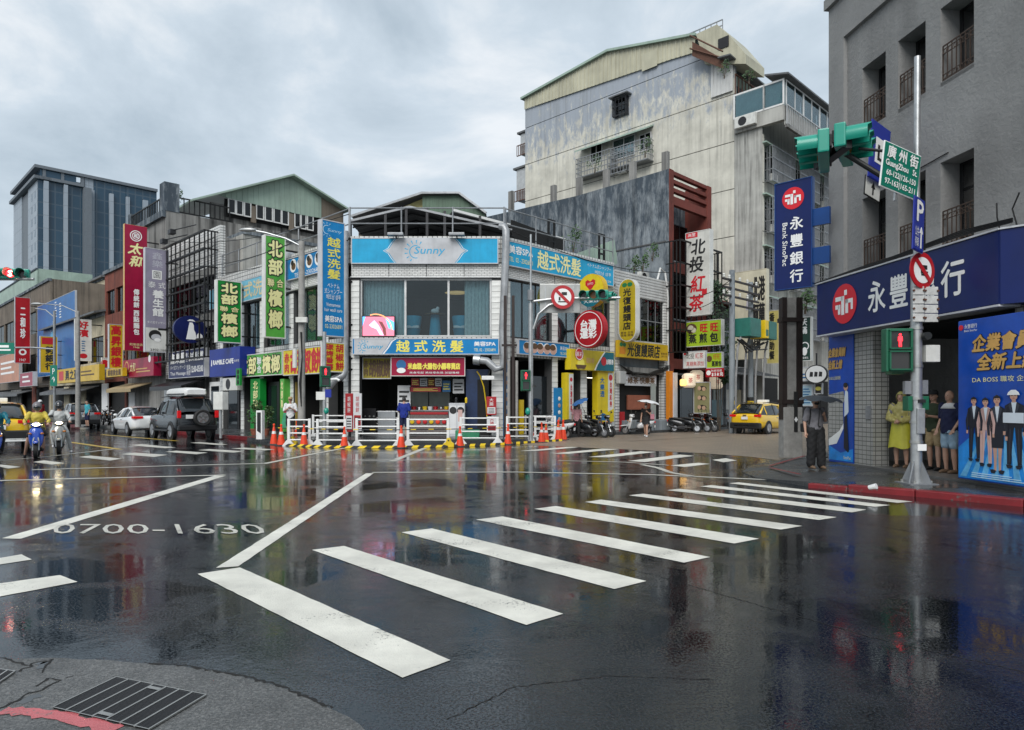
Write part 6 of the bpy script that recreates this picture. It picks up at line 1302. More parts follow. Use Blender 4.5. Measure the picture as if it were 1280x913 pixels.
o = thing('backed_sign', 'grey back of a road sign behind the round prohibition sign', 'sign', ((700-CX)/F*(p.y+.1), p.y+.1, CAMH+(HZ-391)*kp)); MB().box(-.8,0,0,.8,.03,1.15).build('panel', 'worn steel', o, bevel=.02); MB().box(.5,-.05,.1,.55,-.002,1.05).box(-.6,-.05,.1,-.55,-.002,1.05).build('rail', 'galvanised', o)
pedsignal('green pedestrian signal with red figure on the pole by the salon', ((657.5-CX)/F*(p.y-.15), p.y-.15, CAMH+(HZ-489)*kp), R(8), .38, .82)
# ---- lamp pole, left signal pole
p = gp(377, 556, .0); t = thing('street_lamp', 'concrete street lamp pole with long curved arm before the green signs', 'street lamp', (p.x, p.y, .0)); k = p.y/F; zt = CAMH+(HZ-302)*k
MB().lathe([(.15,0), (.14,2), (.115,zt)], 14).build('pole', 'concrete pole', t, smooth=True); MB().tube([(0,0,zt-.2), (-.6,-.05,zt+.1), (-1.4,-.1,zt+.32), (-1.75,-.12,zt+.38)], .035, 8).build('arm', 'galvanised', t)
MB().ball((-2.05,-.13,zt+.42), (.36,.12,.08)).build('lamp_head', 'pale aluminium', t, smooth='all')
MB().box(-.15,-.28,zt-3.2,.28,-.1,zt-3.0).build('camera_bracket', 'ac white', t); MB().cyl((-.2,-.2,3.0), (-.2,-.2,3.75), .09, 10).build('junction_tube', 'ac white', t); MB().box(-.14,-.16,.35,.1,-.14,1.0).build('warning_number', 'letter black', t)
mb = MB()
for q in range(3): mb.tube([(.02*q,-.13,4.4), (.06,-.15,3.4), (-.04+.03*q,-.15,2.4), (.03,-.15,1.5)], .02, 5)
mb.build('cables', 'black iron', t)
p = gp(405.5, 556, .0); t = thing('signal_pole', 'slim grey signal pole between the lamp pole and drain pipe', 'pole', (p.x, p.y, 0)); k = p.y/F
MB().cyl((0,0,0), (0,0,CAMH+(HZ-415)*k), .075, 12).build('shaft', 'galvanised', t, smooth=True); MB().box(-.3,-.1,CAMH+(HZ-500)*k,.05,-.08,CAMH+(HZ-490)*k).build('notice', 'sign white', t); MB().box(.06,-.12,CAMH+(HZ-497)*k,.3,-.1,CAMH+(HZ-487)*k).build('blue_notice', 'sign blue', t); MB().ball((.1,-.1,CAMH+(HZ-514)*k), (.1,.1,.13)).build('push_button', 'signal green', t)
MB().tube([(.1,0,CAMH+(HZ-475)*k), (.5,-.05,CAMH+(HZ-474)*k), (.6,-.05,CAMH+(HZ-476)*k)], .05, 8).build('camera', 'plain white plastic', t)
pedsignal('green pedestrian signal with red figure left of the drain pipe', ((407-CX)/F*(p.y-.12), p.y-.12, CAMH+(HZ-484)*k), R(25), .40, .82)
# ---- signal and poles at far left
Y = 24.5; t = thing('signal_mast_arm', 'horizontal mast arm entering at the left frame edge', 'pole', ((-60-CX)/F*Y, Y, 0)); z = CAMH+(HZ-352)/F*Y
MB().cyl((0,0,0), (0,0,z+.3), .1, 10).build('mast', 'galvanised', t); MB().tube([(0,.1,z+.1), (1.6,.1,z+.1), (2.85,.1,z+.1)], .05, 8).build('arm', 'galvanised', t)
signal('traffic_light', 'signal head with lit red countdown digit at the left edge', ((13-CX)/F*Y, Y, CAMH+(HZ-342)/F*Y), R(18), 1, r=.15, count='S', group='overhead signal heads')
p = gp(68, 536, .15); t = thing('street_sign_pole', 'slim pole with green street sign and lamp arm on the left', 'pole', (p.x, p.y, .15)); k = p.y/F
MB().cyl((0,0,0), (0,0,CAMH+(HZ-392)*k), .07, 10).build('shaft', 'grey steel', t); MB().tube([(0,0,CAMH+(HZ-440)*k), (-1.2,0,CAMH+(HZ-438)*k), (-2.9,0,CAMH+(HZ-438)*k)], .05, 8).build('sign_arm', 'grey steel', t); MB().tube([(0,0,CAMH+(HZ-400)*k), (-.5,0,CAMH+(HZ-391)*k), (-1.1,0,CAMH+(HZ-389)*k)], .03, 8).build('lamp_arm', 'grey steel', t)
q = MB().box(-3.6,-.08,CAMH+(HZ-446)*k,-2.3,-.05,CAMH+(HZ-432)*k).build('street_plate', 'street sign green', t); MB().box(-3.4,-.09,CAMH+(HZ-442)*k,-2.5,-.081,CAMH+(HZ-440)*k).build('print_line', 'letter white', q); MB().box(-3.3,-.09,CAMH+(HZ-438)*k,-2.6,-.081,CAMH+(HZ-435)*k).build('print_line', 'letter white', q)
q = MB().box(-.2,-.08,CAMH+(HZ-486)*k,.2,-.05,CAMH+(HZ-460)*k).build('parking_plate', 'street sign green', t); lettering(q, 'P\n↑', (-.1,CAMH+(HZ-482)*k,.1,CAMH+(HZ-464)*k), 'letter white', y=-.09)
p = gp(97.5, 534, .15); t = thing('street_lamp', 'tall grey lamp pole beside the white restaurant sign', 'street lamp', (p.x, p.y, .15)); k = p.y/F; zt = CAMH+(HZ-392)*k
MB().lathe([(.16,0), (.1,zt)], 12).build('pole', 'concrete pole', t, smooth=True); MB().tube([(0,0,zt-.1), (-1,0,zt+.35), (-2.3,0,zt+.45)], .03, 8).build('arm', 'grey steel', t); MB().ball((-2.6,0,zt+.45), (.35,.12,.08)).build('lamp_head', 'pale aluminium', t)

# ---- white barriers
def barrier(x0, x1, yt, yb, label, nr=4, z0=0, skew=0):
    a = gp(x0, yb, z0); b = gp(x1, yb+skew, z0); d = b-a; L_ = d.length; h = (yb-yt)/(F/a.y)
    t = thing('barrier', label, 'barrier', a, math.atan2(d.y, d.x), 'white barriers round the corner works')
    for x in (0, L_):
        p_ = MB().box(x-.05,-.04,.02,x+.05,.04,h).build('post', 'plain white plastic', t, bevel=.012)
        MB().prism([(x-.24,0), (x+.24,0), (x+.07,.22), (x-.07,.22)], -.055, .055).build('foot', 'plain white plastic', p_)
    for i in range(nr): z = h-.05-i*(h-.28)/(nr-1); MB().cyl((.05,0,z), (L_-.05,0,z), .028, 8).build('rail', 'plain white plastic', t, smooth=True)
    return t
for a in ((361,387,523.5,557.5,'leftmost short white barrier beside the lamp pole'), (397,431.5,524,558,'white barrier in front of the slim signal pole'), (446,497.5,523,558.7,'wide white barrier in front of the snack shop left part'), (510,560,523,558,'wide white barrier in front of the snack counter'),
          (576,622,521.5,555,'white barrier before the green mat and menu panel'), (634,663,520.5,552.5,'short white barrier ending at the grey signal pole'), (669,693.5,520,551,'rightmost short white barrier beside stacked cones')): barrier(*a)
for a in ((456,498.5,513.5,543.5,'rear white barrier behind the wide left one'), (391.5,432,518.5,549,'rear white barrier behind the slim signal pole'), (581,603,513.5,542,'rear white barrier behind the green mat'), (657,690,519,547,'rear white barrier behind the rightmost one')): barrier(*a, z0=.15 if a[3] < 545 else 0)
# ---- cones
M('cone white band', (.72,.72,.70), .4)
def cone(h=.66):
    t = thing('traffic_cone', 'cone', 'traffic cone', (0,0,0), 0, 'orange traffic cones at the corner works')
    MB().box(-.18,-.18,0,.18,.18,.035).build('base', 'cone base', t, bevel=.01)
    MB().lathe([(.15,.035), (.15,.06), (.038,h), (.02,h+.01)], 18).build('cone_body', 'cone orange', t, smooth=True)
    MB().lathe([(.088,h*.62), (.062,h*.80)], 18).build('reflective_band', 'cone white band', t, smooth=True)
    MB().lathe([(.03,h), (.03,h+.05), (.045,h+.06), (.045,h+.11), (.02,h+.13)], 10).build('bar_holder', 'cone orange', t, smooth=True); return t
proto = cone(); first = True
for x, y, lab in ((342.5,556,'leftmost orange cone of the row'), (351.5,557.2,'second orange cone from the left end'), (380,558,'orange cone before the leftmost white barrier'), (430.5,560,'orange cone between second and third front barriers'), (501.5,560.3,'orange cone before the man in the blue shirt'), (575,558.5,'orange cone left of the green mat'), (635,556,'orange cone right of the green mat'),
                  (677,553.5,'orange cone at the rightmost barrier, front one'), (682.5,552.5,'orange cone at the rightmost barrier, rear one'), (698,551,'stacked orange cone, left of the right-hand cluster'), (704,550.5,'stacked orange cone at the right end of the cluster'), (366,549,'rear orange cone behind the leftmost barrier'), (371,548,'rear orange cone next to lamp pole'), (425,545.5,'rear orange cone behind the second barrier'), (511,546.5,'rear orange cone right of the blue-shirted man'), (547,545.5,'rear orange cone in front of the snack counter'), (664,549.5,'rear orange cone behind the signal pole')):
    c = proto if first else copy_tree(proto); first = False; c.location = gp(x, y); c['label'] = lab; c.rotation_euler.z = random.uniform(0, 1.5); c.scale = (1, 1, random.uniform(.96, 1.05))
    if 'stacked' in lab: c.scale = (1.15, 1.15, 1.15)
# ---- striped guard strip on the ground, each block a piece; bars between the cones
def striped(pts, name, label, r, z, seg=.28, cat='guard strip', band=None):
    P_ = [gp(*q) for q in pts]; t = thing(name, label, cat, (P_[0].x, P_[0].y, 0)); i = 0
    for a, b in zip(P_, P_[1:]):
        d = b-a; n = max(1, round(d.length/seg)); ang = math.atan2(d.y, d.x)
        for j in range(n):
            m = a+d*((j+.5)/n)-P_[0]; hl = d.length/n/2
            MB().add([(-hl-.05,-r,0), (hl-.05,-r,0), (hl+.05,r*.2,r*1.1), (-hl+.05,r*.2,r*1.1), (-hl+.05,r,0), (hl+.05,r,0)], [(0,1,2,3), (3,2,5,4), (0,3,4), (1,5,2)]).build('striped_block', 'hazard yellow' if i % 2 else 'hazard black', t, loc=(m.x, m.y, z), rot=(0,0,ang)); i += 1
striped([(359,557.6), (400,559.6), (440,560.6), (500,560.4), (560,559.2), (625,556.6), (702,551.6)], 'striped_guard', 'yellow and black striped strip along the barrier feet', .075, .006, .23)
striped([(390,549.5), (433,547.5)], 'striped_guard', 'short rear striped strip behind the second barrier', .09, .006, .25); striped([(453,545.5), (497,545)], 'striped_guard', 'rear striped strip behind the wide left barrier', .09, .156, .25)
cx_ = [(342.5,556), (380,558), (430.5,560), (501.5,560.3), (575,558.5), (635,556), (677,553.5), (702,551)]
nb = ['between the two leftmost cones', 'across the leftmost barrier', 'across the third barrier', 'across the snack counter barrier', 'across the green mat barrier', 'next to the signal pole', 'at the right cone cluster']
for i in range(7):
    a, b = gp(*cx_[i]), gp(*cx_[i+1]); d = b-a; t = thing('cone_bar', 'black bar with yellow bands '+nb[i], 'cone bar', (a.x, a.y, .66), math.atan2(d.y, d.x), 'bars linking the cones'); L_ = d.length
    MB().cyl((.04,0,0), (L_-.04,0,0), .016, 8).build('bar', 'hazard black', t)
    for f in (.2, .5, .8): MB().cyl((L_*f-.1,0,0), (L_*f+.1,0,0), .019, 8).build('yellow_band', 'hazard yellow', t)
def hbox(name, label, cat, px0, px1, yb, h, dep, mat, z=0, bev=.01):
    a = gp(px0, yb, z); b = gp(px1, yb, z); t = thing(name, label, cat, a); w = b.x-a.x; return t, w, MB().box(0, 0, 0, w, dep, h).build('body', mat, t, bevel=bev)
for x, y, lab in ((365,557,'yellow weight block at the leftmost barrier'), (561,559,'yellow weight block below the counter barrier post')):
    p = gp(x, y); t = thing('barrier_weight', lab, 'weight', p, 0, 'yellow barrier weights'); MB().prism([(-.2,0), (.2,0), (.2,.12), (.1,.2), (.06,.34), (-.06,.34), (-.1,.2), (-.2,.12)], -.12, .12).build('block', 'hazard yellow', t, bevel=.015); MB().cyl((0,-.13,.25), (0,.13,.25), .03, 8).build('handle_hole', 'hazard black', t)

# ================================================================ vehicles
M('tyre', (.015,.015,.015), .7); M('alloy', (.45,.45,.46), .3, .9, var=.1); M('car white', (.68,.69,.69), .18, var=.04, coat=.8); M('taxi yellow', (.72,.45,.012), .2, var=.05, coat=.8); M('jeep grey', (.017,.02,.024), .25, .3, var=.08, coat=.7); M('suv grey', (.25,.27,.29), .25, .5, var=.05, coat=.7); M('car black trim', (.012,.012,.013), .45); M('tail lamp', (.42,.006,.008), .15, var=.05, emit=.25); M('car glass', (.012,.016,.019), .05, var=0, spec=.8); M('number plate', (.7,.7,.68), .4); M('chrome', (.6,.6,.6), .15, 1, var=0)
def loft(rings, closed=True):
    mb = MB(); n = len(rings[0]); vs = [p for r in rings for p in r]; fs = []
    for i in range(len(rings)-1):
        for k in range(n if closed else n-1): fs.append((i*n+k, i*n+(k+1) % n, (i+1)*n+(k+1) % n, (i+1)*n+k))
    if closed: fs += [tuple(range(n-1, -1, -1)), tuple(range((len(rings)-1)*n, len(rings)*n))]
    return mb.add(vs, fs)
def wheel(t, x, y, r, w=.2):
    s = 1 if y > 0 else -1
    o = MB().add(*ringmesh(r, w)).build('wheel', 'tyre', t, smooth=True, loc=(x, y, r))
    MB().cyl((0,s*w*.36,0), (0,s*w*.46,0), r*.66, 18).build('rim', 'alloy', o)
    for k in range(5): a = k*1.2566; MB().box(-.035,s*w*.46,.05,.035,s*w*.5,r*.62, Matrix.Rotation(a, 4, 'Y')).build('spoke', 'alloy', o)
    return o
def ringmesh(r, w):
    pr = [(r*.62,-w*.42), (r*.9,-w*.5), (r*.985,-w*.38), (r,-w*.2), (r,w*.2), (r*.985,w*.38), (r*.9,w*.5), (r*.62,w*.42)]; n = 26; vs = []
    for a, y in pr:
        for k in range(n): t = 2*math.pi*k/n; vs.append((a*math.cos(t), y, a*math.sin(t)))
    m = len(pr); return vs, [(i*n+k, ((i+1) % m)*n+k, ((i+1) % m)*n+(k+1) % n, i*n+(k+1) % n) for i in range(m) for k in range(n)]
def car(name, label, cat, loc, rotz, st, gh, wheels, r, mat, W_, group=None, roofm=None, lamps=(), plate_z=.7, rear_x=-2.2, trim=None):
    """st: stations (x, half width, z low, z belt); gh: greenhouse (x, z base, z roof, half width base, half width roof)"""
    t = thing(name, label, cat, loc, rotz, group); rings = []
    for x, w, zl, zb in st:
        h = zb-zl; half = [(0,zl), (w*.86,zl), (w*.97,zl+h*.12), (w,zl+h*.38), (w*.995,zl+h*.62), (w*.97,zl+h*.86), (w*.90,zb-h*.02), (w*.6,zb+.015), (0,zb+.03)]
        rings.append([(x, y, z) for y, z in half]+[(x, -y, z) for y, z in reversed(half[1:-1])])
    MB_ = loft(rings); MB_.build('body', mat, t, smooth='all', subd=1)
    # glass house: rings across, roof shell above
    gr = []
    for x, zb, zr, wb, wr in gh:
        half = [(wb,zb-.06), (wb*.985+wr*.015,zb), (wr+(wb-wr)*.12,zr-.09), (wr*.93,zr-.02), (wr*.6,zr+.01), (0,zr+.015)]
        gr.append([(x, y, z) for y, z in half]+[(x, -y, z) for y, z in reversed(half[:-1])])
    loft(gr, False).build('glasshouse', 'car glass', t, smooth=True)
    rg = []
    for i, (x, zb, zr, wb, wr) in enumerate(gh):
        if zr-zb < .2: continue
        half = [(wr+(wb-wr)*.13+.012,zr-.10), (wr*.96+.012,zr-.01), (wr*.6,zr+.03), (0,zr+.035)]
        rg.append([(x, y, z) for y, z in half]+[(x, -y, z) for y, z in reversed(half[:-1])])
    loft(rg, False).build('roof', roofm or mat, t, smooth=True)
    for i in range(len(gh)):
        x, zb, zr, wb, wr = gh[i]
        if i in (0, len(gh)-1): continue
        for s_ in (-1, 1):
            big = i in (1, len(gh)-2)
            if big: 
                j = 0 if i == 1 else len(gh)-1; X0, Z0, _, WB, _ = gh[j]
                MB().tube([(X0,s_*(WB-.01),Z0), ((X0+x)/2,s_*((WB+wr)/2+.015),(Z0+zr-.05)/2), (x,s_*(wr+.01),zr-.05)], [.06,.05,.045], 6).build('pillar', mat, t, smooth='all')
            if len(gh) > 4 or not big: MB().tube([(x,s_*(wb+.003),zb-.03), (x,s_*(wr+.008),zr-.06)], .035, 5).build('pillar', 'car black trim' if not big else mat, t)
    for x in wheels:
        for s_ in (-1, 1):
            MB().cyl((x,s_*(W_-.16),r), (x,s_*(W_+.006),r), r*1.13, 22).build('wheel_arch', 'car black trim', t); wheel(t, x, s_*(W_-.07), r)
    for s_ in (-1, 1):
        mr = MB().ball((gh[1][0]+.15, s_*(W_+.09), gh[1][1]+.08), (.09,.11,.07)).build('mirror', mat, t, smooth='all')
        for (x0, y0, z0, x1, y1, z1) in lamps: MB().box(x0, s_*y0, z0, x1, s_*y1, z1).build('tail_lamp', 'tail lamp', t, bevel=.02)
        MB().box(-.35, s_*(W_-.012), gh[1][1]-.16, -.17, s_*(W_+.012), gh[1][1]-.13).build('door_handle', 'chrome', t)
    MB().box(rear_x-.03,-.17,plate_z,rear_x,.17,plate_z+.15).build('number_plate', 'number plate', t)
    if trim: MB().box(rear_x-.02, -W_*.92, trim[0], rear_x+.25, W_*.92, trim[1]).build('rear_bumper', 'car black trim', t, bevel=.05)
    return t
SUV = dict(st=[(2.22,.55,.42,.75), (2.1,.8,.3,.88), (1.6,.9,.24,.98), (.8,.91,.24,1.02), (-.6,.91,.24,1.05), (-1.7,.90,.26,1.08), (-2.12,.84,.34,1.08), (-2.2,.74,.42,.95)],
           gh=[(1.15,1.0,1.03,.78,.7), (.35,1.02,1.58,.84,.64), (-.5,1.05,1.63,.85,.66), (-1.45,1.07,1.58,.84,.64), (-2.08,1.08,1.11,.78,.7)], wheels=(1.35,-1.32), r=.34, W_=.9)
def place(x, y, off=0): p = gp(x, y); return (p.x, p.y, 0)
t = car('taxi', 'yellow taxi with roof lamp driving away up the side street', 'taxi', (13.75, 37.6, 0), R(45), mat='taxi yellow', lamps=((-2.2,.5,.92,-2.08,.86,1.04),), rear_x=-2.22, plate_z=.78, trim=(.3,.62), group='taxis', **SUV)
MB().box(-.2,-.28,1.66,.12,.28,1.82).build('roof_lamp', 'letter white', t, bevel=.03); MB().box(-2.24,-.6,.42,-2.2,.6,.52).build('skid_plate', 'chrome', t); MB().box(-2.25,-.1,.98,-2.2,.1,1.03).build('badge', 'chrome', t)
for s_ in (-1, 1): MB().tube([(.6,s_*.62,1.63), (-.4,s_*.64,1.69), (-1.4,s_*.62,1.64)], .022, 6).build('roof_rail', 'car black trim', t)
t = car('taxi', 'yellow taxi cut off by the left frame edge behind the scooters', 'taxi', (-18.9, 25.3, 0), R(128), mat='taxi yellow', lamps=((-2.2,.5,.92,-2.08,.86,1.04),), rear_x=-2.22, plate_z=.72, trim=(.3,.68), group='taxis', **SUV)
MB().box(-.2,-.28,1.66,.12,.28,1.82).build('roof_lamp', 'letter white', t, bevel=.03); lettering(t, '5 4', (-.3,1.3,.0,1.42), 'letter red', y=0).rotation_euler = (0, 0, R(-90)); MB().box(-2.24,-.8,.3,-2.21,.8,.4).build('bumper_strip', 'letter white', t)
t = car('parked_suv', 'grey family SUV driving off behind the scooter riders', 'car', (-28.6, 45.5, 0), R(130), mat='suv grey', lamps=((-2.2,.5,.92,-2.08,.86,1.04),), rear_x=-2.22, plate_z=.75, trim=(.3,.6), **SUV)
t = car('dark_car', 'dark car behind the left taxi', 'car', (-31.5, 43, 0), R(130), mat='jeep grey', lamps=((-2.2,.5,.92,-2.08,.86,1.04),), rear_x=-2.22, plate_z=.75, trim=(.3,.6), **SUV)
t = car('white_sedan', 'white sedan parked at the kerb ahead of the dark jeep', 'car', (-19.75, 36.4, 0), R(133), mat='car white', W_=.9, r=.33, wheels=(1.42,-1.38), rear_x=-2.4, plate_z=.62, lamps=((-2.4,.42,.86,-2.05,.87,.98),),
        st=[(2.4,.5,.36,.62), (2.25,.78,.24,.72), (1.7,.9,.2,.86), (.9,.91,.2,.93), (-.8,.91,.2,.97), (-1.8,.9,.24,1.0), (-2.3,.82,.32,.98), (-2.4,.7,.4,.86)],
        gh=[(1.2,.92,.95,.76,.7), (.3,.94,1.38,.84,.60), (-.6,.96,1.44,.84,.62), (-1.15,.98,1.38,.82,.6), (-1.95,1.0,1.02,.72,.66)])
MB().box(-2.43,-.5,.3,-2.38,.5,.38).build('bumper_trim', 'chrome', t)
t = car('jeep', 'dark grey off-road jeep with white roof box and spare wheel', 'car', (-15.35, 32.0, 0), R(133), mat='jeep grey', W_=.9, r=.39, wheels=(1.35,-1.3), rear_x=-2.17, plate_z=1.02, lamps=((-2.2,.72,.98,-2.12,.88,1.3),), trim=(.42,.66),
        st=[(2.2,.72,.5,.98), (2.05,.86,.4,1.08), (1.2,.9,.36,1.14), (.4,.9,.36,1.16), (-1.2,.9,.36,1.17), (-2.0,.89,.38,1.17), (-2.16,.84,.44,1.12)],
        gh=[(1.0,1.13,1.16,.78,.74), (.45,1.15,1.76,.83,.68), (-.45,1.16,1.82,.84,.70), (-1.5,1.17,1.82,.84,.70), (-2.1,1.17,1.25,.81,.74)])
o = MB().add(*ringmesh(.37,.22)).build('spare_wheel', 'tyre', t, smooth=True, loc=(-2.32,-.12,.98), rot=(0,0,R(90))); MB().cyl((0,.08,0), (0,.115,0), .24, 18).build('rim', 'alloy', o)
for k in range(5): MB().box(-.045,.11,.05,.045,.125,.22, Matrix.Rotation(k*1.2566, 4, 'Y')).build('spoke', 'chrome', o)
MB().box(-2.2,.2,.95,-2.17,.52,1.12).build('number_plate', 'number plate', t)
for s_ in (-1, 1):
    MB().tube([(.9,s_*.6,1.9), (-.4,s_*.62,1.95), (-1.8,s_*.6,1.9)], .025, 6).build('roof_rail', 'car black trim', t); MB().box(-1.1,s_*.9,.38,1.0,s_*.99,.45).build('running_board', 'car black trim', t)
rb = thing('roof_box', 'long white and black cargo box on the roof of the jeep', 'cargo box', (-15.35, 32.0, 1.93), R(133))
loft([[(x, y*w, z0+(z1-z0)*zz) for y, zz in ((-1,.35), (-.9,.05), (.9,.05), (1,.35), (.92,.9), (.5,1), (-.5,1), (-.92,.9))] for x, w, z0, z1 in ((1.0,.3,.1,.2), (.9,.42,.04,.3), (.3,.5,0,.38), (-1.2,.5,0,.4), (-1.85,.48,.02,.36), (-1.95,.4,.08,.3))]).build('shell', 'plain white plastic', rb, smooth=True)
MB().box(-1.8,-.52,.1,.7,.52,.13).build('seam_strip', 'car black trim', rb); loft([[(x, y*w, z0+(z1-z0)*zz) for y, zz in ((-1,.3), (-.9,0), (.9,0), (1,.3), (.9,1), (-.9,1))] for x, w, z0, z1 in ((1.05,.28,.05,.16), (.7,.44,-.02,.12), (-.2,.45,-.03,.02))]).build('nose_shell', 'car black trim', rb)

# ---- scooters
M('scooter black', (.014,.015,.017), .25, var=.1, coat=.5); M('scooter blue', (.005,.06,.42), .2, var=.05, coat=.8); M('scooter silver', (.33,.33,.31), .25, .5, var=.06, coat=.6); M('seat vinyl', (.02,.02,.02), .6); M('head lamp glass', (.5,.5,.52), .08, var=0); M('scooter white', (.6,.6,.6), .2, coat=.6)
def scooter(label, loc, rotz, col='scooter black', lit=False, shield=None, group='parked scooters', lean=0, front='same'):
    t = thing('scooter', label, 'scooter', loc, rotz, group); t.rotation_euler = (R(lean), 0, rotz); sh_ = shield or col
    for x in (.62, -.60):
        o = MB().add(*ringmesh(.235,.11)).build('wheel', 'tyre', t, smooth=True, loc=(x,0,.235)); MB().cyl((0,-.05,0), (0,.05,0), .14, 14).build('rim', 'alloy', o)
    sec = lambda x, w, z0, z1: [(x, y*w, z0+(z1-z0)*z) for y, z in ((-.6,0), (-1,.35), (-.95,.75), (-.55,1), (.55,1), (.95,.75), (1,.35), (.6,0))]
    loft([sec(-1.0,.06,.66,.74), sec(-.85,.13,.52,.76), sec(-.55,.17,.36,.74), (sec(-.2,.17,.30,.68)), sec(-.02,.14,.26,.5)]).build('tail_body', col, t, smooth='all', subd=1)
    loft([sec(-.05,.15,.24,.33), sec(.3,.15,.22,.31)]).build('floorboard', 'seat vinyl', t)
    loft([[(x+.10*(1-abs(y)/w)*0+dx, y, z) for (y, dx) in ((-w,-.03), (-w*.7,.05), (0,.1), (w*.7,.05), (w,-.03), (w*.7,.0), (0,.02), (-w*.7,.0))] for x, w, z in ((.40,.10,.26), (.38,.19,.42), (.36,.22,.62), (.32,.2,.8), (.28,.12,.93))]).build('front_shield', sh_, t, smooth='all', subd=1)
    loft([sec(.86,.05,.44,.47), sec(.75,.075,.46,.51), sec(.55,.08,.48,.52), sec(.42,.06,.44,.50)]).build('front_mudguard', sh_, t, smooth='all')
    loft([sec(-.92,.1,.76,.82), sec(-.6,.15,.74,.85), sec(-.25,.15,.68,.80), sec(-.05,.1,.66,.74)]).build('seat', 'seat vinyl', t, smooth='all')
    for s_ in (-1, 1): MB().tube([(.62,s_*.075,.235), (.5,s_*.07,.5), (.42,s_*.05,.6)], .022, 6).build('fork', 'galvanised', t); MB().tube([(-.60,s_*.09,.235), (-.66,s_*.12,.45), (-.7,s_*.12,.6)], .028, 6).build('shock_absorber', 'dark steel', t)
    MB().tube([(.14,-.33,1.0), (.24,-.2,1.03), (.27,0,1.0), (.24,.2,1.03), (.14,.33,1.0)], .016, 6).build('handlebar', 'seat vinyl', t); loft([[(x, y, z) for y, z in ((-w,.93), (-w,1.0), (0,1.07), (w,1.0), (w,.93), (0,.88))] for x, w in ((.14,.09), (.24,.15), (.33,.13), (.38,.07))]).build('head_cowl', sh_, t, smooth='all')
    MB().ball((.35,0,.985), (.05,.10,.05)).build('head_lamp', M('head lamp lit', (1,.80,.42), .4, var=0, emit=16) if lit else 'head lamp glass', t)
    for s_ in (-1, 1):
        m_ = MB().tube([(.2,s_*.22,1.03), (.2,s_*.28,1.15), (.19,s_*.33,1.2)], .008, 5).build('mirror_stalk', 'seat vinyl', t); MB().ball((.19,s_*.36,1.23), (.02,.07,.045)).build('mirror', 'seat vinyl', m_); MB().ball((.42,s_*.15,.72), (.03,.05,.03)).build('turn_lamp', M('turn amber', (.5,.16,.02), .2), t)
    MB().box(-1.02,-.07,.62,-.98,.07,.70).build('tail_lamp', 'tail lamp', t); MB().box(-1.0,-.11,.38,-.97,.11,.5).build('number_plate', 'number plate', t); MB().tube([(-.25,-.14,.22), (-.6,-.17,.26), (-.9,-.17,.36)], [.03,.045,.05], 8).build('exhaust', 'dark steel', t); MB().box(-.45,-.12,.16,.0,.12,.36).build('engine', 'dark steel', t, bevel=.03)
    return t
p = gp(46, 571.5); scooter('blue scooter with lit headlamp ridden by the yellow jacket rider', p, R(-58), 'scooter black', True, 'scooter blue', 'scooters waiting in the road'); P1 = p
p = gp(74, 566.5); scooter('silver scooter ridden by the black-helmeted rider', p, R(-58), 'scooter black', True, 'scooter silver', 'scooters waiting in the road'); P2 = p
p = gp(-6, 577); scooter('blue and white scooter cut off by the left frame edge', p, R(-58), 'scooter white', False, 'scooter blue', 'scooters waiting in the road'); P3 = p
for k, (x, y, rz, c, lab) in enumerate(((727,546.5,-20,'scooter black','black scooter nearest the cone cluster'), (741,547,-35,'scooter black','black scooter in front of the lottery doorway'), (752,546,-50,'scooter black','black scooter at the right of the lottery doorway'), (693,548,160,'scooter white','white scooter behind the rightmost barrier'), (795,543.5,190,'scooter white','scooter parked inside the bun shop front'),
        (857,541,-20,'scooter black','leftmost black scooter by the lantern shop'), (870,540.5,-30,'scooter black','second black scooter by the lantern shop'), (880,540,-35,'scooter black','third black scooter by the lantern shop'), (901,538.5,-30,'scooter black','black scooter next to the taxi'), (129,534,-60,'scooter black','parked motorcycle at the far left kerb'), (138,534,-50,'scooter black','parked motorcycle near the white sedan'))):
    p = gp(x, y); p.z = PZ if y < 535 else 0; scooter(lab, p, R(rz), c, False, None, lean=-6)

# ================================================================ people
M('skin', (.46,.27,.19), .5, var=.06); M('hair black', (.012,.010,.009), .5); M('cloth black', (.012,.012,.013), .85); M('cloth grey', (.17,.165,.18), .9, var=.15, vs=9); M('cloth white', (.66,.66,.66), .85); M('cloth navy', (.008,.012,.05), .85); M('cloth blue', (.008,.025,.22), .85); M('cloth olive', (.035,.05,.025), .9); M('cloth khaki', (.36,.26,.14), .9); M('cloth denim', (.28,.40,.50), .9); M('cloth red', (.30,.01,.015), .85); M('cloth cyan', (.05,.35,.42), .85); M('cloth yellow', (.55,.43,.06), .7, var=.2, vs=6); M('cloth floral', (.4,.2,.22), .8, var=.5, vs=25); M('cloth silver', (.42,.43,.42), .5, var=.15, vs=8); M('raincoat yellow', (.48,.42,.14), .35, var=.12, vs=6, alpha=.86); M('raincoat lower', (.50,.47,.04), .4, var=.12, vs=6); M('sole white', (.7,.7,.7), .6); M('sandal', (.16,.10,.06), .7)
import numpy as np
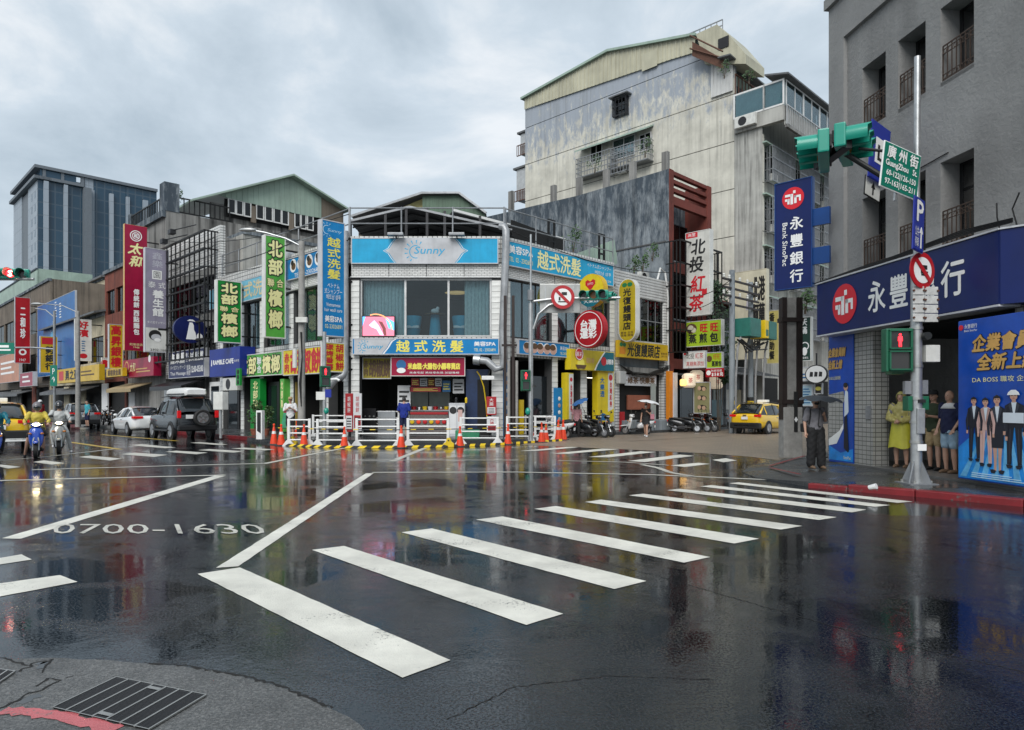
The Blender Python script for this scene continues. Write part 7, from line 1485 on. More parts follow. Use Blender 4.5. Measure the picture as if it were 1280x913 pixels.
def remesh(mb, name, mat, parent, vox=.014, smooth=6, fold=0):
    o = mb.build(name, mat, None); COL.objects.unlink(o); TS = bpy.data.scenes.new('t'); TS.collection.objects.link(o)
    m = o.modifiers.new('r', 'REMESH'); m.mode = 'VOXEL'; m.voxel_size = vox; m.use_smooth_shade = True
    m = o.modifiers.new('s', 'SMOOTH'); m.iterations = smooth; m.factor = .5
    vl = TS.view_layers[0]; vl.update(); me = bpy.data.meshes.new_from_object(o.evaluated_get(vl.depsgraph)); me.name = name
    bpy.data.objects.remove(o); bpy.data.scenes.remove(TS); me.polygons.foreach_set('use_smooth', [True]*len(me.polygons))
    if fold:
        n_ = len(me.vertices); co = np.empty(n_*3); me.vertices.foreach_get('co', co); co = co.reshape(-1, 3); nv = np.empty(n_*3); me.vertex_normals.foreach_get('vector', nv); nv = nv.reshape(-1, 3); p_ = np.random.default_rng(n_).uniform(0, 6.28, 8); x, y, z = co.T
        f = np.sin(31*x+14*z+p_[0]+2*np.sin(17*y+p_[1]))*np.sin(19*z+9*x+p_[2]+np.sin(13*y))*.5+np.sin(47*z-33*x+p_[3]+1.5*np.sin(29*y+p_[4]))*.25+np.sin(60*y+25*z+p_[5]+2*np.sin(21*x+p_[6]))*.25
        me.vertices.foreach_set('co', (co+nv*(f*fold*.45)[:, None]).ravel()); me.update()
    if not me.materials: me.materials.append(MATS[mat])
    r = bpy.data.objects.new(name, me); COL.objects.link(r); r.parent = parent; return r
def cap(mb, p, q, r1, r2): mb.cyl(p, q, r1, 12, r2); mb.ball(p, r1, 12, 8); mb.ball(q, r2, 12, 8)
def torso(mb, secs):
    """rounded trunk: (centre x, y, z, half width, half depth)"""
    n = 16; vs = []
    for cx, cy, z, rx, ry in secs:
        for k in range(n): t = 2*math.pi*k/n; vs.append((cx+rx*math.cos(t), cy+ry*math.sin(t), z))
    m = len(secs); mb.add(vs, [(i*n+k, i*n+(k+1) % n, (i+1)*n+(k+1) % n, (i+1)*n+k) for i in range(m-1) for k in range(n)]+[tuple(range(n-1,-1,-1)), tuple(range((m-1)*n, m*n))])
J0 = dict(hipL=(.09,0,.90), kneeL=(.10,-.015,.49), ankL=(.105,.02,.085), hipR=(-.09,0,.90), kneeR=(-.10,-.015,.49), ankR=(-.105,.02,.085), shL=(.185,.0,1.40), elL=(.235,.03,1.13), wrL=(.25,-.05,.89), shR=(-.185,.0,1.40), elR=(-.235,.03,1.13), wrR=(-.25,-.05,.89), head=(0,-.015,1.60), chest=(0,0,1.28), pelvis=(0,0,.95), footL=(0,-1), footR=(0,-1))
def person(label, loc, rotz, h=1.7, pose={}, top='cloth white', legs='cloth black', sleeve=.8, leglen=1.0, hair='hair black', shoe='cloth black', wide=0, bulk=1.0, hat=None, helmet=None, bald=False, coat=None, skirt=None, collar=None, mask=None, group=None, topname='shirt', cuffm=None):
    t = thing('person', label, 'person', loc, rotz, group); t.scale = (h/1.7,)*3; J = {k: Vector(v) if len(v) == 3 else v for k, v in {**J0, **pose}.items()}
    c, pv_, hd = J['chest'], J['pelvis'], J['head']; nk = hd-Vector((0,0,.13)) if 'lie' not in pose else hd; top_ = (J['shL']+J['shR'])/2; lp = lambda a, b, q: a+(b-a)*q
    B = MB(); b = bulk
    def trunk(mb, e, zlow=0, hi=1.0):
        d = c-pv_; secs = [(pv_.x, pv_.y, pv_.z-.09-zlow, (.15+e)*b, (.105+e)*b), (pv_.x, pv_.y, pv_.z, (.165+e)*b, (.115+e)*b)]
        secs += [(pv_.x+d.x*.45, pv_.y+d.y*.45, pv_.z+d.z*.45, (.145+e)*b, (.105+e)*b*(1.0 if b < 1.1 else 1.15)), (c.x, c.y, c.z, (.165+e)*b, (.115+e)*b), (lp(c,top_,.7).x, lp(c,top_,.7).y, lp(c,top_,.7).z, .165+e, .095+e), (top_.x, top_.y, top_.z+.035, .10+e*.6, .075+e*.6)]; torso(mb, secs)
    trunk(B, 0); cap(B, top_, lp(nk,hd,.3), .058, .052)
    for s_ in 'LR':
        cap(B, J['sh'+s_], J['el'+s_], .052, .041); cap(B, J['el'+s_], J['wr'+s_], .040, .027); cap(B, J['hip'+s_], J['knee'+s_], .085, .056); cap(B, J['knee'+s_], lp(J['knee'+s_],J['ank'+s_],.35), .052, .056); cap(B, lp(J['knee'+s_],J['ank'+s_],.35), J['ank'+s_], .056, .036)
        f = Vector((*J['foot'+s_], 0)).normalized(); a = J['ank'+s_]; cap(B, a-f*.03+Vector((0,0,-.045)), a+f*.15+Vector((0,0,-.06)), .034, .026)
        # hand: palm, four curled fingers of unequal length, thumb from the side of the palm
        w = J['wr'+s_]; d = (w-J['el'+s_]).normalized(); sd = d.cross(Vector((0,1,.2))).normalized(); up = sd.cross(d)
        cap(B, w, w+d*.075, .026, .030)
        for k, ln in enumerate((.062,.072,.068,.052)):
            q = w+d*.085+sd*(.027-.018*k); m1 = q+d*ln*.55+up*.006; cap(B, q, m1, .0095, .009); cap(B, m1, m1+d*ln*.4-up*.022*(1 if True else 0), .009, .0075)
        q = w+d*.03+sd*.028; cap(B, q, q+d*.03+sd*.024, .012, .0105); cap(B, q+d*.03+sd*.024, q+d*.062+sd*.028, .0105, .008)
    B.ball(hd, (.074,.092,.112), 16, 12); B.ball(hd+Vector((0,-.032,-.062)), (.052,.055,.05), 12, 8); B.ball(hd+Vector((0,-.095,-.012)), (.014,.02,.024), 8, 6)
    for s_ in (-1, 1): B.ball(hd+Vector((s_*.076,.008,-.01)), (.012,.022,.032), 8, 6)
    body = remesh(B, 'body', 'skin', t, .011, 4)
    for s_ in (-1, 1): MB().ball(hd+Vector((s_*.030,-.085,.012)), (.012,.006,.006), 8, 6).build('eye', 'hair black', body)
    MB().ball(hd+Vector((0,-.083,-.052)), (.022,.007,.006), 8, 6).build('mouth', M('lips', (.3,.1,.09), .5), body)
    if not bald and not helmet:
        H_ = MB(); n = 16; vs = []; rows_ = 7
        for i in range(rows_+1):
            for k in range(n):
                a = 2*math.pi*k/n; lim = 1.15 if math.sin(a) < -.3 else (1.9 if math.sin(a) > .2 else 1.55); ph = .02+lim*i/rows_; vs.append(hd+Vector((.083*math.sin(ph)*math.cos(a), .012+.10*math.sin(ph)*math.sin(a), .124*math.cos(ph))))
        H_.add(vs, [(i*n+k, i*n+(k+1) % n, (i+1)*n+(k+1) % n, (i+1)*n+k) for i in range(rows_) for k in range(n)]); H_.build('hair', hair, t, smooth='all')
    if hat: MB().lathe([(.094,.03), (.092,.09), (.06,.128), (.01,.132)], 18, hd).prism([(0,0)]*0+[(-.08,.03), (.08,.03), (.08,.04), (-.08,.04)], -.2, -.07).build('cap', hat, t, smooth=True) if False else (MB().lathe([(.094,.03), (.092,.09), (.06,.128), (.01,.132)], 18, hd).build('cap', hat, t, smooth=True), MB().slab([(hd.x-.075,hd.y-.05), (hd.x-.07,hd.y-.16), (hd.x,hd.y-.18), (hd.x+.07,hd.y-.16), (hd.x+.075,hd.y-.05)], hd.z+.035, hd.z+.047).build('cap_peak', hat, t))
    if helmet: MB().ball(hd+Vector((0,.01,.02)), (.125,.145,.145), 18, 12).build('helmet', helmet, t, smooth='all'); MB().ball(hd+Vector((0,-.05,.0)), (.1,.1,.065), 16, 10).build('visor', 'car glass', t, smooth='all')
    if mask: MB().ball(hd+Vector((0,-.05,-.045)), (.06,.062,.045), 12, 8).build('face_mask', mask, t, smooth='all')
    S_ = MB(); trunk(S_, .016 if not wide else .022, .04 if not wide else -.06)
    for s_ in 'LR':
        e = lp(J['sh'+s_], J['el'+s_], min(1, sleeve)); cap(S_, J['sh'+s_], e, .070, .064-.008*max(0, sleeve-1))
        if sleeve > 1: cap(S_, J['el'+s_], lp(J['el'+s_], J['wr'+s_], sleeve-1), .060, .044)
    shirt = remesh(S_, topname, top, t, .013, 5, .022)
    if collar: MB().lathe([(.2,0), (.13,.09), (.07,.12)], 18, top_-Vector((0,0,.06)), Matrix.Diagonal((1,.7,1))).build('yoke', collar, t, smooth='all')
    G = MB(); torso(G, [(pv_.x,pv_.y,pv_.z-.12,.17*b,.12*b), (pv_.x,pv_.y,pv_.z+.06,.168*b,.12*b)])
    for s_ in 'LR':
        k, a, hp = J['knee'+s_], J['ank'+s_], J['hip'+s_]
        if leglen <= .5: cap(G, hp, lp(hp, k, leglen*2*.95), .105+wide, .088+wide)
        else: cap(G, hp, k, .104+wide, .078+wide); cap(G, k, lp(k, a, (leglen-.5)*2*.93), .076+wide, .058+wide*1.2)
    if not skirt: remesh(G, 'trousers' if leglen > .6 else 'shorts', legs, t, .013, 4, .022)
    else: MB().lathe([(.165,.08), (.18,-.1), (.21,-.28), (.235,-skirt), (.225,-skirt)][::-1], 20, pv_, Matrix.Diagonal((1,.8,1))).build('skirt', legs, t, smooth='all')
    for s_ in 'LR':
        a = J['ank'+s_]; f = Vector((*J['foot'+s_], 0)).normalized(); Q = MB(); cap(Q, a-f*.045+Vector((0,0,-.05)), a+f*.10+Vector((0,0,-.052)), .045, .042); cap(Q, a+f*.10+Vector((0,0,-.054)), a+f*.165+Vector((0,0,-.062)), .042, .03); so = remesh(Q, 'shoe', shoe, t, .012, 3)
    if coat:
        K = MB(); trunk(K, .032, -.02)
        for s_ in 'LR': cap(K, J['sh'+s_], J['el'+s_], .074, .07); cap(K, J['el'+s_], lp(J['el'+s_], J['wr'+s_], .88), .07, .062)
        cap(K, lp(top_,nk,.8), top_, .085, .11); remesh(K, 'raincoat', coat, t, .014, 4, .03)
        n = 36; vs = []
        for i in range(7):
            q = i/6; z = .1-.60*q
            for k in range(n): a = 2*math.pi*k/n; r_ = (.195+.075*q)*(1+q*(.07*math.sin(5*a+1)+.05*math.sin(9*a+q*2)+.03*math.sin(14*a))); vs.append(pv_+Vector((r_*math.cos(a), r_*.8*math.sin(a), z-.02*q*math.sin(4*a))))
        MB().add(vs, [(i*n+k, i*n+(k+1) % n, (i+1)*n+(k+1) % n, (i+1)*n+k) for i in range(6) for k in range(n)]).build('raincoat_skirt', 'raincoat lower', t, smooth='all')
        n = 20; vs = []
        for i in range(8):
            for k in range(n):
                a = 2*math.pi*k/n; fr_ = -math.sin(a); lim = 1.05 if fr_ > .75 else (1.75 if fr_ > .35 else 2.45); ph = .02+lim*i/7; vs.append(hd+Vector((.105*math.sin(ph)*math.cos(a), .015+.125*math.sin(ph)*math.sin(a), .145*math.cos(ph))))
        MB().add(vs, [(i*n+k, i*n+(k+1) % n, (i+1)*n+(k+1) % n, (i+1)*n+k) for i in range(7) for k in range(n)]).build('raincoat_hood', coat, t, smooth='all')
    return t
def umbrella(label, loc, r, mat, tilt=(0,0), hl=.75, n=8):
    t = thing('umbrella', label, 'umbrella', loc); t.rotation_euler = (R(tilt[0]), R(tilt[1]), 0); vs = []; rows_ = 6; m = n*4
    for i in range(rows_+1):
        q = i/rows_
        for k in range(m):
            a = 2*math.pi*k/m; sc = 1-.07*q*(1-abs(math.cos(a*n/2))); ph = q*1.0; vs.append((r*math.sin(ph)/.84*math.cos(a)*sc, r*math.sin(ph)/.84*math.sin(a)*sc, r*.62*(math.cos(ph)-1)+.04*q*q*(1-abs(math.cos(a*n/2)))))
    MB().add(vs, [(i*m+k, (i+1)*m+k, (i+1)*m+(k+1) % m, i*m+(k+1) % m) for i in range(rows_) for k in range(m)]).build('canopy', mat, t, smooth=True)
    MB().cyl((0,0,.06), (0,0,-hl), .008, 8).build('shaft', 'dark steel', t); MB().tube([(0,0,-hl), (0,0,-hl-.06), (.02,0,-hl-.09), (.05,0,-hl-.08)], .013, 8).build('handle', 'seat vinyl', t)
    for k in range(n): a = 2*math.pi*k/n; MB().tube([(r*math.sin(q*.25)/.84*math.cos(a), r*math.sin(q*.25)/.84*math.sin(a), r*.62*(math.cos(q*.25)-1)-.008) for q in range(5)], .004, 4).build('rib', 'dark steel', t)
    return t
M('umbrella black', (.02,.025,.03), .5, var=.15); M('umbrella white', (.68,.68,.68), .5); M('umbrella blue', (.03,.13,.35), .5); M('bag pink', (.5,.2,.25), .6)
# pedestrian with the black umbrella
p = gp(1019, 585.5, .13)
person('pedestrian in grey tee and wide black trousers under the black umbrella', p, R(8), 1.62, dict(elL=(.26,.0,1.14), wrL=(.13,-.17,1.27), elR=(-.25,.04,1.12), wrR=(-.27,-.03,.88), kneeL=(.11,-.06,.49), ankL=(.12,-.06,.085)), 'cloth grey', 'cloth black', .85, 1.0, shoe='sandal', wide=.035, mask='cloth black', bulk=1.04)
umbrella('open black umbrella held by the pedestrian at the bank corner', (p.x+.04, p.y-.2, p.z+1.66), .47, 'umbrella black', (4, 3), .62)
t = thing('shoulder_bag', 'black shoulder bag strap of the umbrella pedestrian', 'bag', (p.x-.0, p.y, p.z)); MB().tube([(-.14,-.06,1.36), (-.17,-.135,1.2), (-.19,-.11,1.0)], .016, 6).tube([(-.14,-.02,1.38), (-.18,.13,1.2), (-.19,.1,1.0)], .016, 6).build('strap', 'cloth black', t); MB().box(-.25,.02,.82,-.17,.24,1.02).build('pouch', 'cloth black', t, bevel=.03)
# three people sheltering at the bank
p = gp(1126.5, 584.5, .18); person('person in yellow hooded raincoat sheltering beside the tiled pier', p, R(-48), 1.66, dict(wrL=(.06,-.22,1.06), elL=(.25,-.03,1.12), wrR=(-.04,-.23,1.06), elR=(-.25,-.03,1.12)), 'cloth grey', 'cloth grey', .8, .45, shoe='sandal', coat='raincoat yellow', bulk=.9)
p = gp(1168.5, 587.5, .18); person('man in dark green tee and khaki shorts looking at his phone', p, R(-60), 1.70, dict(wrL=(.05,-.30,1.16), elL=(.25,-.08,1.12), wrR=(-.05,-.30,1.17), elR=(-.25,-.08,1.12), head=(0,-.05,1.59), ankL=(.12,-.08,.085), kneeL=(.1,-.06,.49)), 'cloth olive', 'cloth khaki', .85, .43, shoe='cloth black', hat='cloth black', bulk=1.06)
p = gp(1187.5, 591.5, .18); person('bald man in navy and white tee and pale blue shorts beside the banner', p, R(-75), 1.68, dict(wrL=(.2,-.12,.92), wrR=(-.22,-.1,.9)), 'cloth navy', 'cloth denim', .85, .42, shoe='sandal', bald=True, bulk=1.12, collar='cloth white')
# people at the corner
p = V((363-CX)/F*29.3, 29.3, PZ); person('man in white shirt and cap standing by the lamp pole', p, R(12), 1.72, dict(wrL=(.05,-.22,1.24), elL=(.25,-.05,1.13), wrR=(-.05,-.22,1.24), elR=(-.25,-.05,1.13)), 'cloth white', 'cloth black', .9, .45, hat='cloth khaki')
p = V((505-CX)/F*29.6, 29.6, PZ); person('man in blue shirt seen from behind at the snack counter', p, R(176), 1.74, dict(wrL=(.2,-.2,1.0), wrR=(-.2,-.2,1.0), head=(0,-.03,1.6)), 'cloth blue', 'cloth navy', .9, .5, bulk=1.08)
p = V((537-CX)/F*33.5, 33.5, PZ); person('shop worker in dark clothes inside the snack shop', p, R(5), 1.6, {}, 'cloth black', 'cloth black', 1.2, 1.0)
p = gp(807.5, 546.5); person('woman in black dress walking under the white umbrella', p, R(-25), 1.6, dict(kneeL=(.08,-.14,.5), ankL=(.09,-.18,.1), kneeR=(-.08,.05,.5), ankR=(-.09,.2,.12), wrL=(.14,-.2,1.28), elL=(.25,-.02,1.14)), 'cloth black', 'cloth black', .4, 1.0, skirt=.3, shoe='sole white', mask='cloth white')
umbrella('open white parasol of the woman in the black dress', (p.x+.12, p.y-.15, 1.78), .56, 'umbrella white', (0, 10), .6); t = thing('handbag', 'small pink handbag of the woman in black', 'bag', (p.x+.28, p.y-.12, .85)); MB().box(-.1,-.05,0,.1,.05,.26).build('pouch', 'bag pink', t, bevel=.04); MB().tube([(-.07,0,.25), (-.04,0,.42), (.04,0,.42), (.07,0,.25)], .01, 5).build('handle', 'bag pink', t)
q = V((721-CX)/F*33.0, 33.0, 0); person('shopper in floral blouse by the lottery doorway', q, R(160), 1.58, {}, 'cloth floral', 'cloth black', .8, 1.0); umbrella('folded-down blue umbrella of the shopper at the lottery doorway', (q.x+.1, q.y-.15, 1.78), .42, 'umbrella blue', (10, -25), .6)
q = gp(50, 534, .15); person('person in red top on the far left pavement', q, R(60), 1.65, {}, 'cloth red', 'cloth black', 1.5, 1.0, helmet='cloth white'); q = gp(109, 534, .15); person('person in cyan top on the left pavement by the pillar', q, R(-30), 1.65, {}, 'cloth cyan', 'cloth navy', .9, .5)
# riders, seated astride
SIT = dict(pelvis=(0,.32,.86), chest=(0,.24,1.2), shL=(.19,.22,1.32), shR=(-.19,.22,1.32), head=(0,.17,1.52), hipL=(.1,.26,.82), kneeL=(.17,-.12,.68), ankL=(.14,-.06,.28), hipR=(-.1,.26,.82), kneeR=(-.19,-.1,.66), ankR=(-.3,.1,.09), elL=(.30,.05,1.10), wrL=(.29,-.16,1.03), elR=(-.30,.05,1.10), wrR=(-.29,-.16,1.03), footL=(0,-1), footR=(0,-1))
fwd = R(-58)+R(90)
person('rider in yellow rain jacket and grey helmet on the blue scooter', P1, fwd, 1.68, SIT, 'cloth yellow', 'cloth black', 1.85, .5, helmet=M('helmet grey', (.16,.15,.16), .3), shoe='cloth black', group='scooter riders', bulk=1.15, topname='jacket'); person('rider in silver rain suit and black full helmet on silver scooter', P2, fwd, 1.72, {**SIT, 'ankR': (-.15,-.06,.28), 'kneeR': (-.17,-.12,.68), 'ankL': (.32,.1,.09), 'kneeL': (.2,-.1,.66)}, 'cloth silver', 'cloth silver', 1.9, 1.0, helmet=M('helmet black', (.01,.012,.016), .15, coat=.6), shoe='sole white', group='scooter riders', bulk=1.12, topname='jacket'); person('rider in teal jacket cut off by the left frame edge', P3, fwd, 1.7, SIT, 'teal sign', 'cloth black', 1.9, 1.0, helmet='helmet black', group='scooter riders', topname='jacket')

# ================================================================ shop contents, plants, small things
M('leaf', (.045,.10,.025), .5, var=.5, vs=4); M('leaf dark', (.02,.05,.018), .5, var=.5, vs=4); M('bark', (.09,.07,.05), .9, var=.3); M('terracotta', (.28,.09,.05), .8, var=.2); M('stainless', (.45,.46,.47), .3, .9, var=.15); M('menu red', (.36,.01,.015), .4); M('tarp green', (.03,.24,.12), .5, var=.3); M('counter cloth', (.16,.14,.13), .8, var=.4, vs=10); M('lantern paper', (.72,.60,.45), .7, var=.15, vs=4, emit=.22); M('lantern lit', (.9,.5,.15), .6, emit=1.0)
def leaves(t, blobs, n, size, mat='leaf', name='leaves'):
    mb = MB()
    for i in range(n):
        c, r = random.choice(blobs); d = Vector((random.gauss(0,1), random.gauss(0,1), random.gauss(0,1))).normalized()*random.uniform(.3, 1)**.5
        p = Vector(c)+Vector((d.x*r[0], d.y*r[1], d.z*r[2])); a = Vector((random.gauss(0,1), random.gauss(0,1), random.gauss(-.3,.7))).normalized(); b = a.orthogonal().normalized(); s = size*random.uniform(.6,1.3)
        mb.add([p-b*s*.32, p+a*s*.5, p+b*s*.32, p-a*s*.5], [(0,1,2,3)])
    return mb.build(name, mat, t)
def plant(name, label, loc, blobs, n, size, mat='leaf', pot=None, stems=()):
    t = thing(name, label, 'plant', loc); leaves(t, blobs, n, size, mat); mb = MB()
    for c, r in blobs: mb.tube([(c[0]*.2, c[1]*.2, 0 if c[2] > 0 else c[2]), (c[0]*.6, c[1]*.6, c[2]*.6), tuple(c)], [.03,.02,.008], 5)
    mb.build('stem', 'bark', t)
    if pot: MB().lathe([(pot*.7,0), (pot,pot*1.4), (pot*1.1,pot*1.4), (pot*1.1,pot*1.6), (pot*.9,pot*1.6)], 14).build('pot', 'terracotta', t, smooth=True)
    return t
def prop(name, label, cat, fr, x0, x1, yt, yb, d, dep, mat, bev=.01, group=None):
    """box-like thing standing in front of (d > 0) or inside (d < 0) a street front"""
    (u0, z1), (u1, z0) = fr.px(x0, yt, d), fr.px(x1, yb, d); t = thing(name, label, cat, fr.pt(u0, d, z0), fr.a, group); b = MB().box(0, 0, 0, u1-u0, dep, z1-z0).build('body', mat, t, bevel=bev); t['w'] = u1-u0; t['h'] = z1-z0; return t
# --- snack shop on the cut corner
t = prop('counter', 'cloth-covered snack counter inside the shop opening', 'counter', FC, 512, 560, 514, 541, -1.0, .9, 'counter cloth'); w, h = t['w'], t['h']
MB().box(-.05,-.03,h,w+.05,.95,h+.05).build('worktop', 'stainless', t); 
for k in range(7): MB().lathe([(.09,0), (.12,.14), (.10,.16)], 10, (.15+k*w/7,.4,h+.05)).build('bowl', ['menu red','stainless','hazard yellow','cloth white'][k % 4], t)
MB().box(0,-.02,h*.84,w,-.002,h*.95).build('front_print', 'menu red', t)
for k in range(6): MB().ball((.12+k*w/6,-.03,h*.5), (.1,.02,.1)).build('fruit_print', ['hazard yellow','cone orange','letter red'][k % 3], t)
for i, (x0, x1, yt, yb, m, lab) in enumerate(((499,512,500,545,'room wall','pale pillar fridge left of the counter'), (454,470,511,543,'dark steel','dark steel cooker behind the rear barrier'), (472,494,514,543,'stainless','steel prep table behind the wide barrier'), (546,562,512,527,'terracotta','brown basket on the counter end'))):
    t = prop('kitchen_unit', lab, 'kitchen unit', FC, x0, x1, yt, yb, -1.2, .7, m)
    for k in range(3): MB().cyl((.1+k*t['w']/3,-.02,t['h']*.7), (.1+k*t['w']/3,0,t['h']*.7), .04, 8).build('knob', 'worn steel', t)
M('back wall pale', (.34,.37,.34), .7, var=.2)
for x0, x1, yt, yb, m, lab in ((497,513,482,508,'cloth white','white menu sheet on the inner wall, left'), (514,524,473,483,'menu red','red menu card under the banner'), (525,534,473,483,'sign silver','grey menu card under the banner'), (535,543,473,483,'terracotta','orange menu card under the banner'), (544,552,473,483,'cloth white','white menu card under the banner'), (512,551,484,490,'menu red','wide red strip below the menu cards'), (553,563,476,490,'letter blue','blue menu card right of the strip'), (566,580,474,492,'cloth white','pale menu card by the blue door')):
    t = prop('menu_card', lab, 'menu', FC, x0, x1, yt, yb, -.8, .03, m, 0, 'menu cards in the snack shop'); n = 3
    for k in range(n): MB().box(t['w']*.12,-.004,t['h']*(.2+.22*k),t['w']*(.9-.15*(k % 2)),-.001,t['h']*(.3+.22*k)).build('printed_line', 'letter black' if m in ('cloth white','sign silver') else 'letter yellow', t)
t = prop('inner_wall', 'pale green back wall panel of the snack shop', 'wall panel', FC, 513, 562, 490, 530, -2.4, .05, 'back wall pale'); MB().box(t['w']*.45,-.02,0,t['w']*.48,-.002,t['h']).build('joint', 'grout', t)
t = prop('shop_cabinet', 'white and steel cabinet standing right of the counter', 'cabinet', FC, 561, 581, 504, 546, .5, .6, 'sign silver')
for k in range(2): MB().box(t['w']*(.06+.48*k),-.012,t['h']*.08,t['w']*(.48+.46*k),-.001,t['h']*.92).build('door', 'cloth white', t); MB().cyl((t['w']*(.27+.47*k),-.016,t['h']*.78), (t['w']*(.27+.47*k),-.012,t['h']*.78), .16, 14).build('round_label', 'letter black', t)
MB().box(t['w']*.58,-.02,t['h']*.45,t['w']*.85,-.013,t['h']*.8).build('pink_sticker', 'poster pink', t); MB().lathe([(.05,0), (.06,.2), (.02,.26)], 10, (.75,.3,t['h'])).build('bottle', 'hazard yellow', t); MB().lathe([(.05,0), (.06,.2), (.02,.26)], 10, (.3,.3,t['h'])).build('bottle', 'car black trim', t)
t = prop('green_tarp', 'folded green tarpaulin behind the barrier', 'tarpaulin', FC, 569, 599, 538, 553, 2.6, .7, 'tarp green', .04)
for i, (x0, x1, yt, yb, d, lab, c1) in enumerate(((431.5,441,492,540,1.0,'tall narrow menu stand with red head by the drain pipe','menu red'), (441.5,452,492,539,1.0,'white menu stand with red lower half beside it','cloth white'), (608,620.5,496,519,1.2,'hanging red menu panel on the right pillar','menu red'), (608.5,621,521,541,1.2,'white menu sheet on the right pillar','cloth white'))):
    t = prop('menu_stand', lab, 'menu stand', FC, x0, x1, yt, yb, d-.6, .1, c1, .01, 'menu stands'); w, h = t['w'], t['h']
    MB().box(w*.1,-.006,h*.08,w*.9,-.001,h*.42).build('lower_print', 'cloth white' if c1 == 'menu red' else 'menu red', t); lettering(t, '胡椒餅' if i < 2 else '大腸', (w*.3,h*.5,w*.7,h*.92), 'letter white' if c1 == 'menu red' else 'letter red', vert=True)
    for k in range(4): MB().box(w*.2,-.009,h*(.12+.07*k),w*.8,-.0065,h*(.15+.07*k)).build('printed_line', 'letter black', t)
t = prop('blue_doorway', 'dark blue door surround with curved yellow stripe on the right of the snack shop', 'door', FC, 582.5, 611, 462, 546, -.25, .06, M('door blue', (.006,.022,.075), .4, var=.3)); w, h = t['w'], t['h']
MB().box(w*.5,-.005,0,w,-.001,h*.85).build('stair_shade_panel', 'shade black', t); MB().tube([(w*.48,-.02,h*.97), (w*.62,-.02,h*.9), (w*.78,-.02,h*.74), (w*.88,-.02,h*.5), (w*.92,-.02,h*.3)], .03, 6).build('yellow_stripe', 'hazard yellow', t)  # flat dark panel has the stairway's shade in its colour
t = prop('cctv_camera', 'white security camera beside the duct mouth', 'camera', FC, 602, 618, 470, 475, .7, .22, 'plain white plastic', .02); MB().cyl((t['w']*.5,.1,t['h']), (t['w']*.6,.6,t['h']+.3), .04, 8).build('arm', 'signal dark', t)
t = prop('salon_door_column', 'light blue printed column at the right corner of the snack shop', 'column', FB, 631, 637, 452, 546, .12, .1, 'salon blue sign')
for k in range(8): MB().ball((t['w']*.5,-.01,t['h']*(.06+.11*k)), (.09,.015,.09)).build('printed_portrait', ['print skin','letter white'][k % 2], t)
t = prop('salon_door_column', 'light blue printed column left of the lottery shop', 'column', FB, 693, 703, 485, 546, .12, .1, 'salon blue sign')
for k in range(6): MB().ball((t['w']*.6,-.01,t['h']*(.08+.14*k)), (.1,.015,.1)).build('printed_portrait', ['print skin','letter white'][k % 2], t)
p0 = V((636-CX)/F*29.4, 29.4, PZ); t = thing('steel_posts', 'pair of tall dark brown steel posts at the salon corner', 'post', p0); ztp = CAMH+(HZ-374)/F*29.4
for x in (-.22, .12): MB().box(x,0,0,x+.13,.12,ztp).build('post', 'dark brown steel', t)
MB().cyl((.0,.05,0), (.0,.05,3.3), .07, 10).cyl((.34,.05,0), (.34,.05,3.3), .06, 10).build('conduit', 'concrete pole', t); MB().box(-.3,-.01,3.9,.35,.0,4.0).build('tie_bar', 'dark brown steel', t)
# --- salon furniture behind the window
def tub(label, x, y):
    p = FC.pt((x-437)/27.74, -1.0, 4.62); t = thing('tub_chair', label, 'chair', p, 0, 'blue tub chairs in the salon window'); MB().lathe([(.22,0), (.30,.1), (.36,.42), (.40,.46), (.36,.46)], 16).build('base', M('teal velvet', (.02,.32,.46), .7), t, smooth=True); MB().box(-.33,-.3,.46,.33,.28,.6).build('seat', 'cloth white', t, bevel=.06)
    MB().lathe([(.34,.5), (.42,1.0), (.40,1.05), (.36,1.0)], 16, (0,.05,0)).build('backrest', 'teal velvet', t, smooth=True)
tub('blue tub chair left of the salon table', 512, 0); tub('blue tub chair right of the salon table', 574, 0)
p = FC.pt((541-437)/27.74, -.95, 4.62); t = thing('pedestal_table', 'teal pedestal table with white ornament in the salon window', 'table', p); MB().lathe([(.3,0), (.25,.5), (.2,1.1)], 16).build('pedestal', 'teal velvet', t, smooth=True); MB().cyl((0,0,1.1), (0,0,1.15), .5, 20).build('table_top', 'letter brown', t); MB().ball((0,0,1.28), (.2,.15,.13)).ball((.12,0,1.4), .09).build('ornament', 'cloth white', t)
p = FC.pt(4.75, -.9, 6.75); t = thing('ceiling_lamp', 'curved gold leaf lamp under the salon ceiling', 'lamp', p); MB().ball((0,0,0), (.55,.2,.09)).build('shade', M('gold lamp', (.6,.38,.15), .4, emit=.35), t); MB().cyl((0,0,.05), (0,0,.65), .015, 6).build('cord', 'black iron', t)
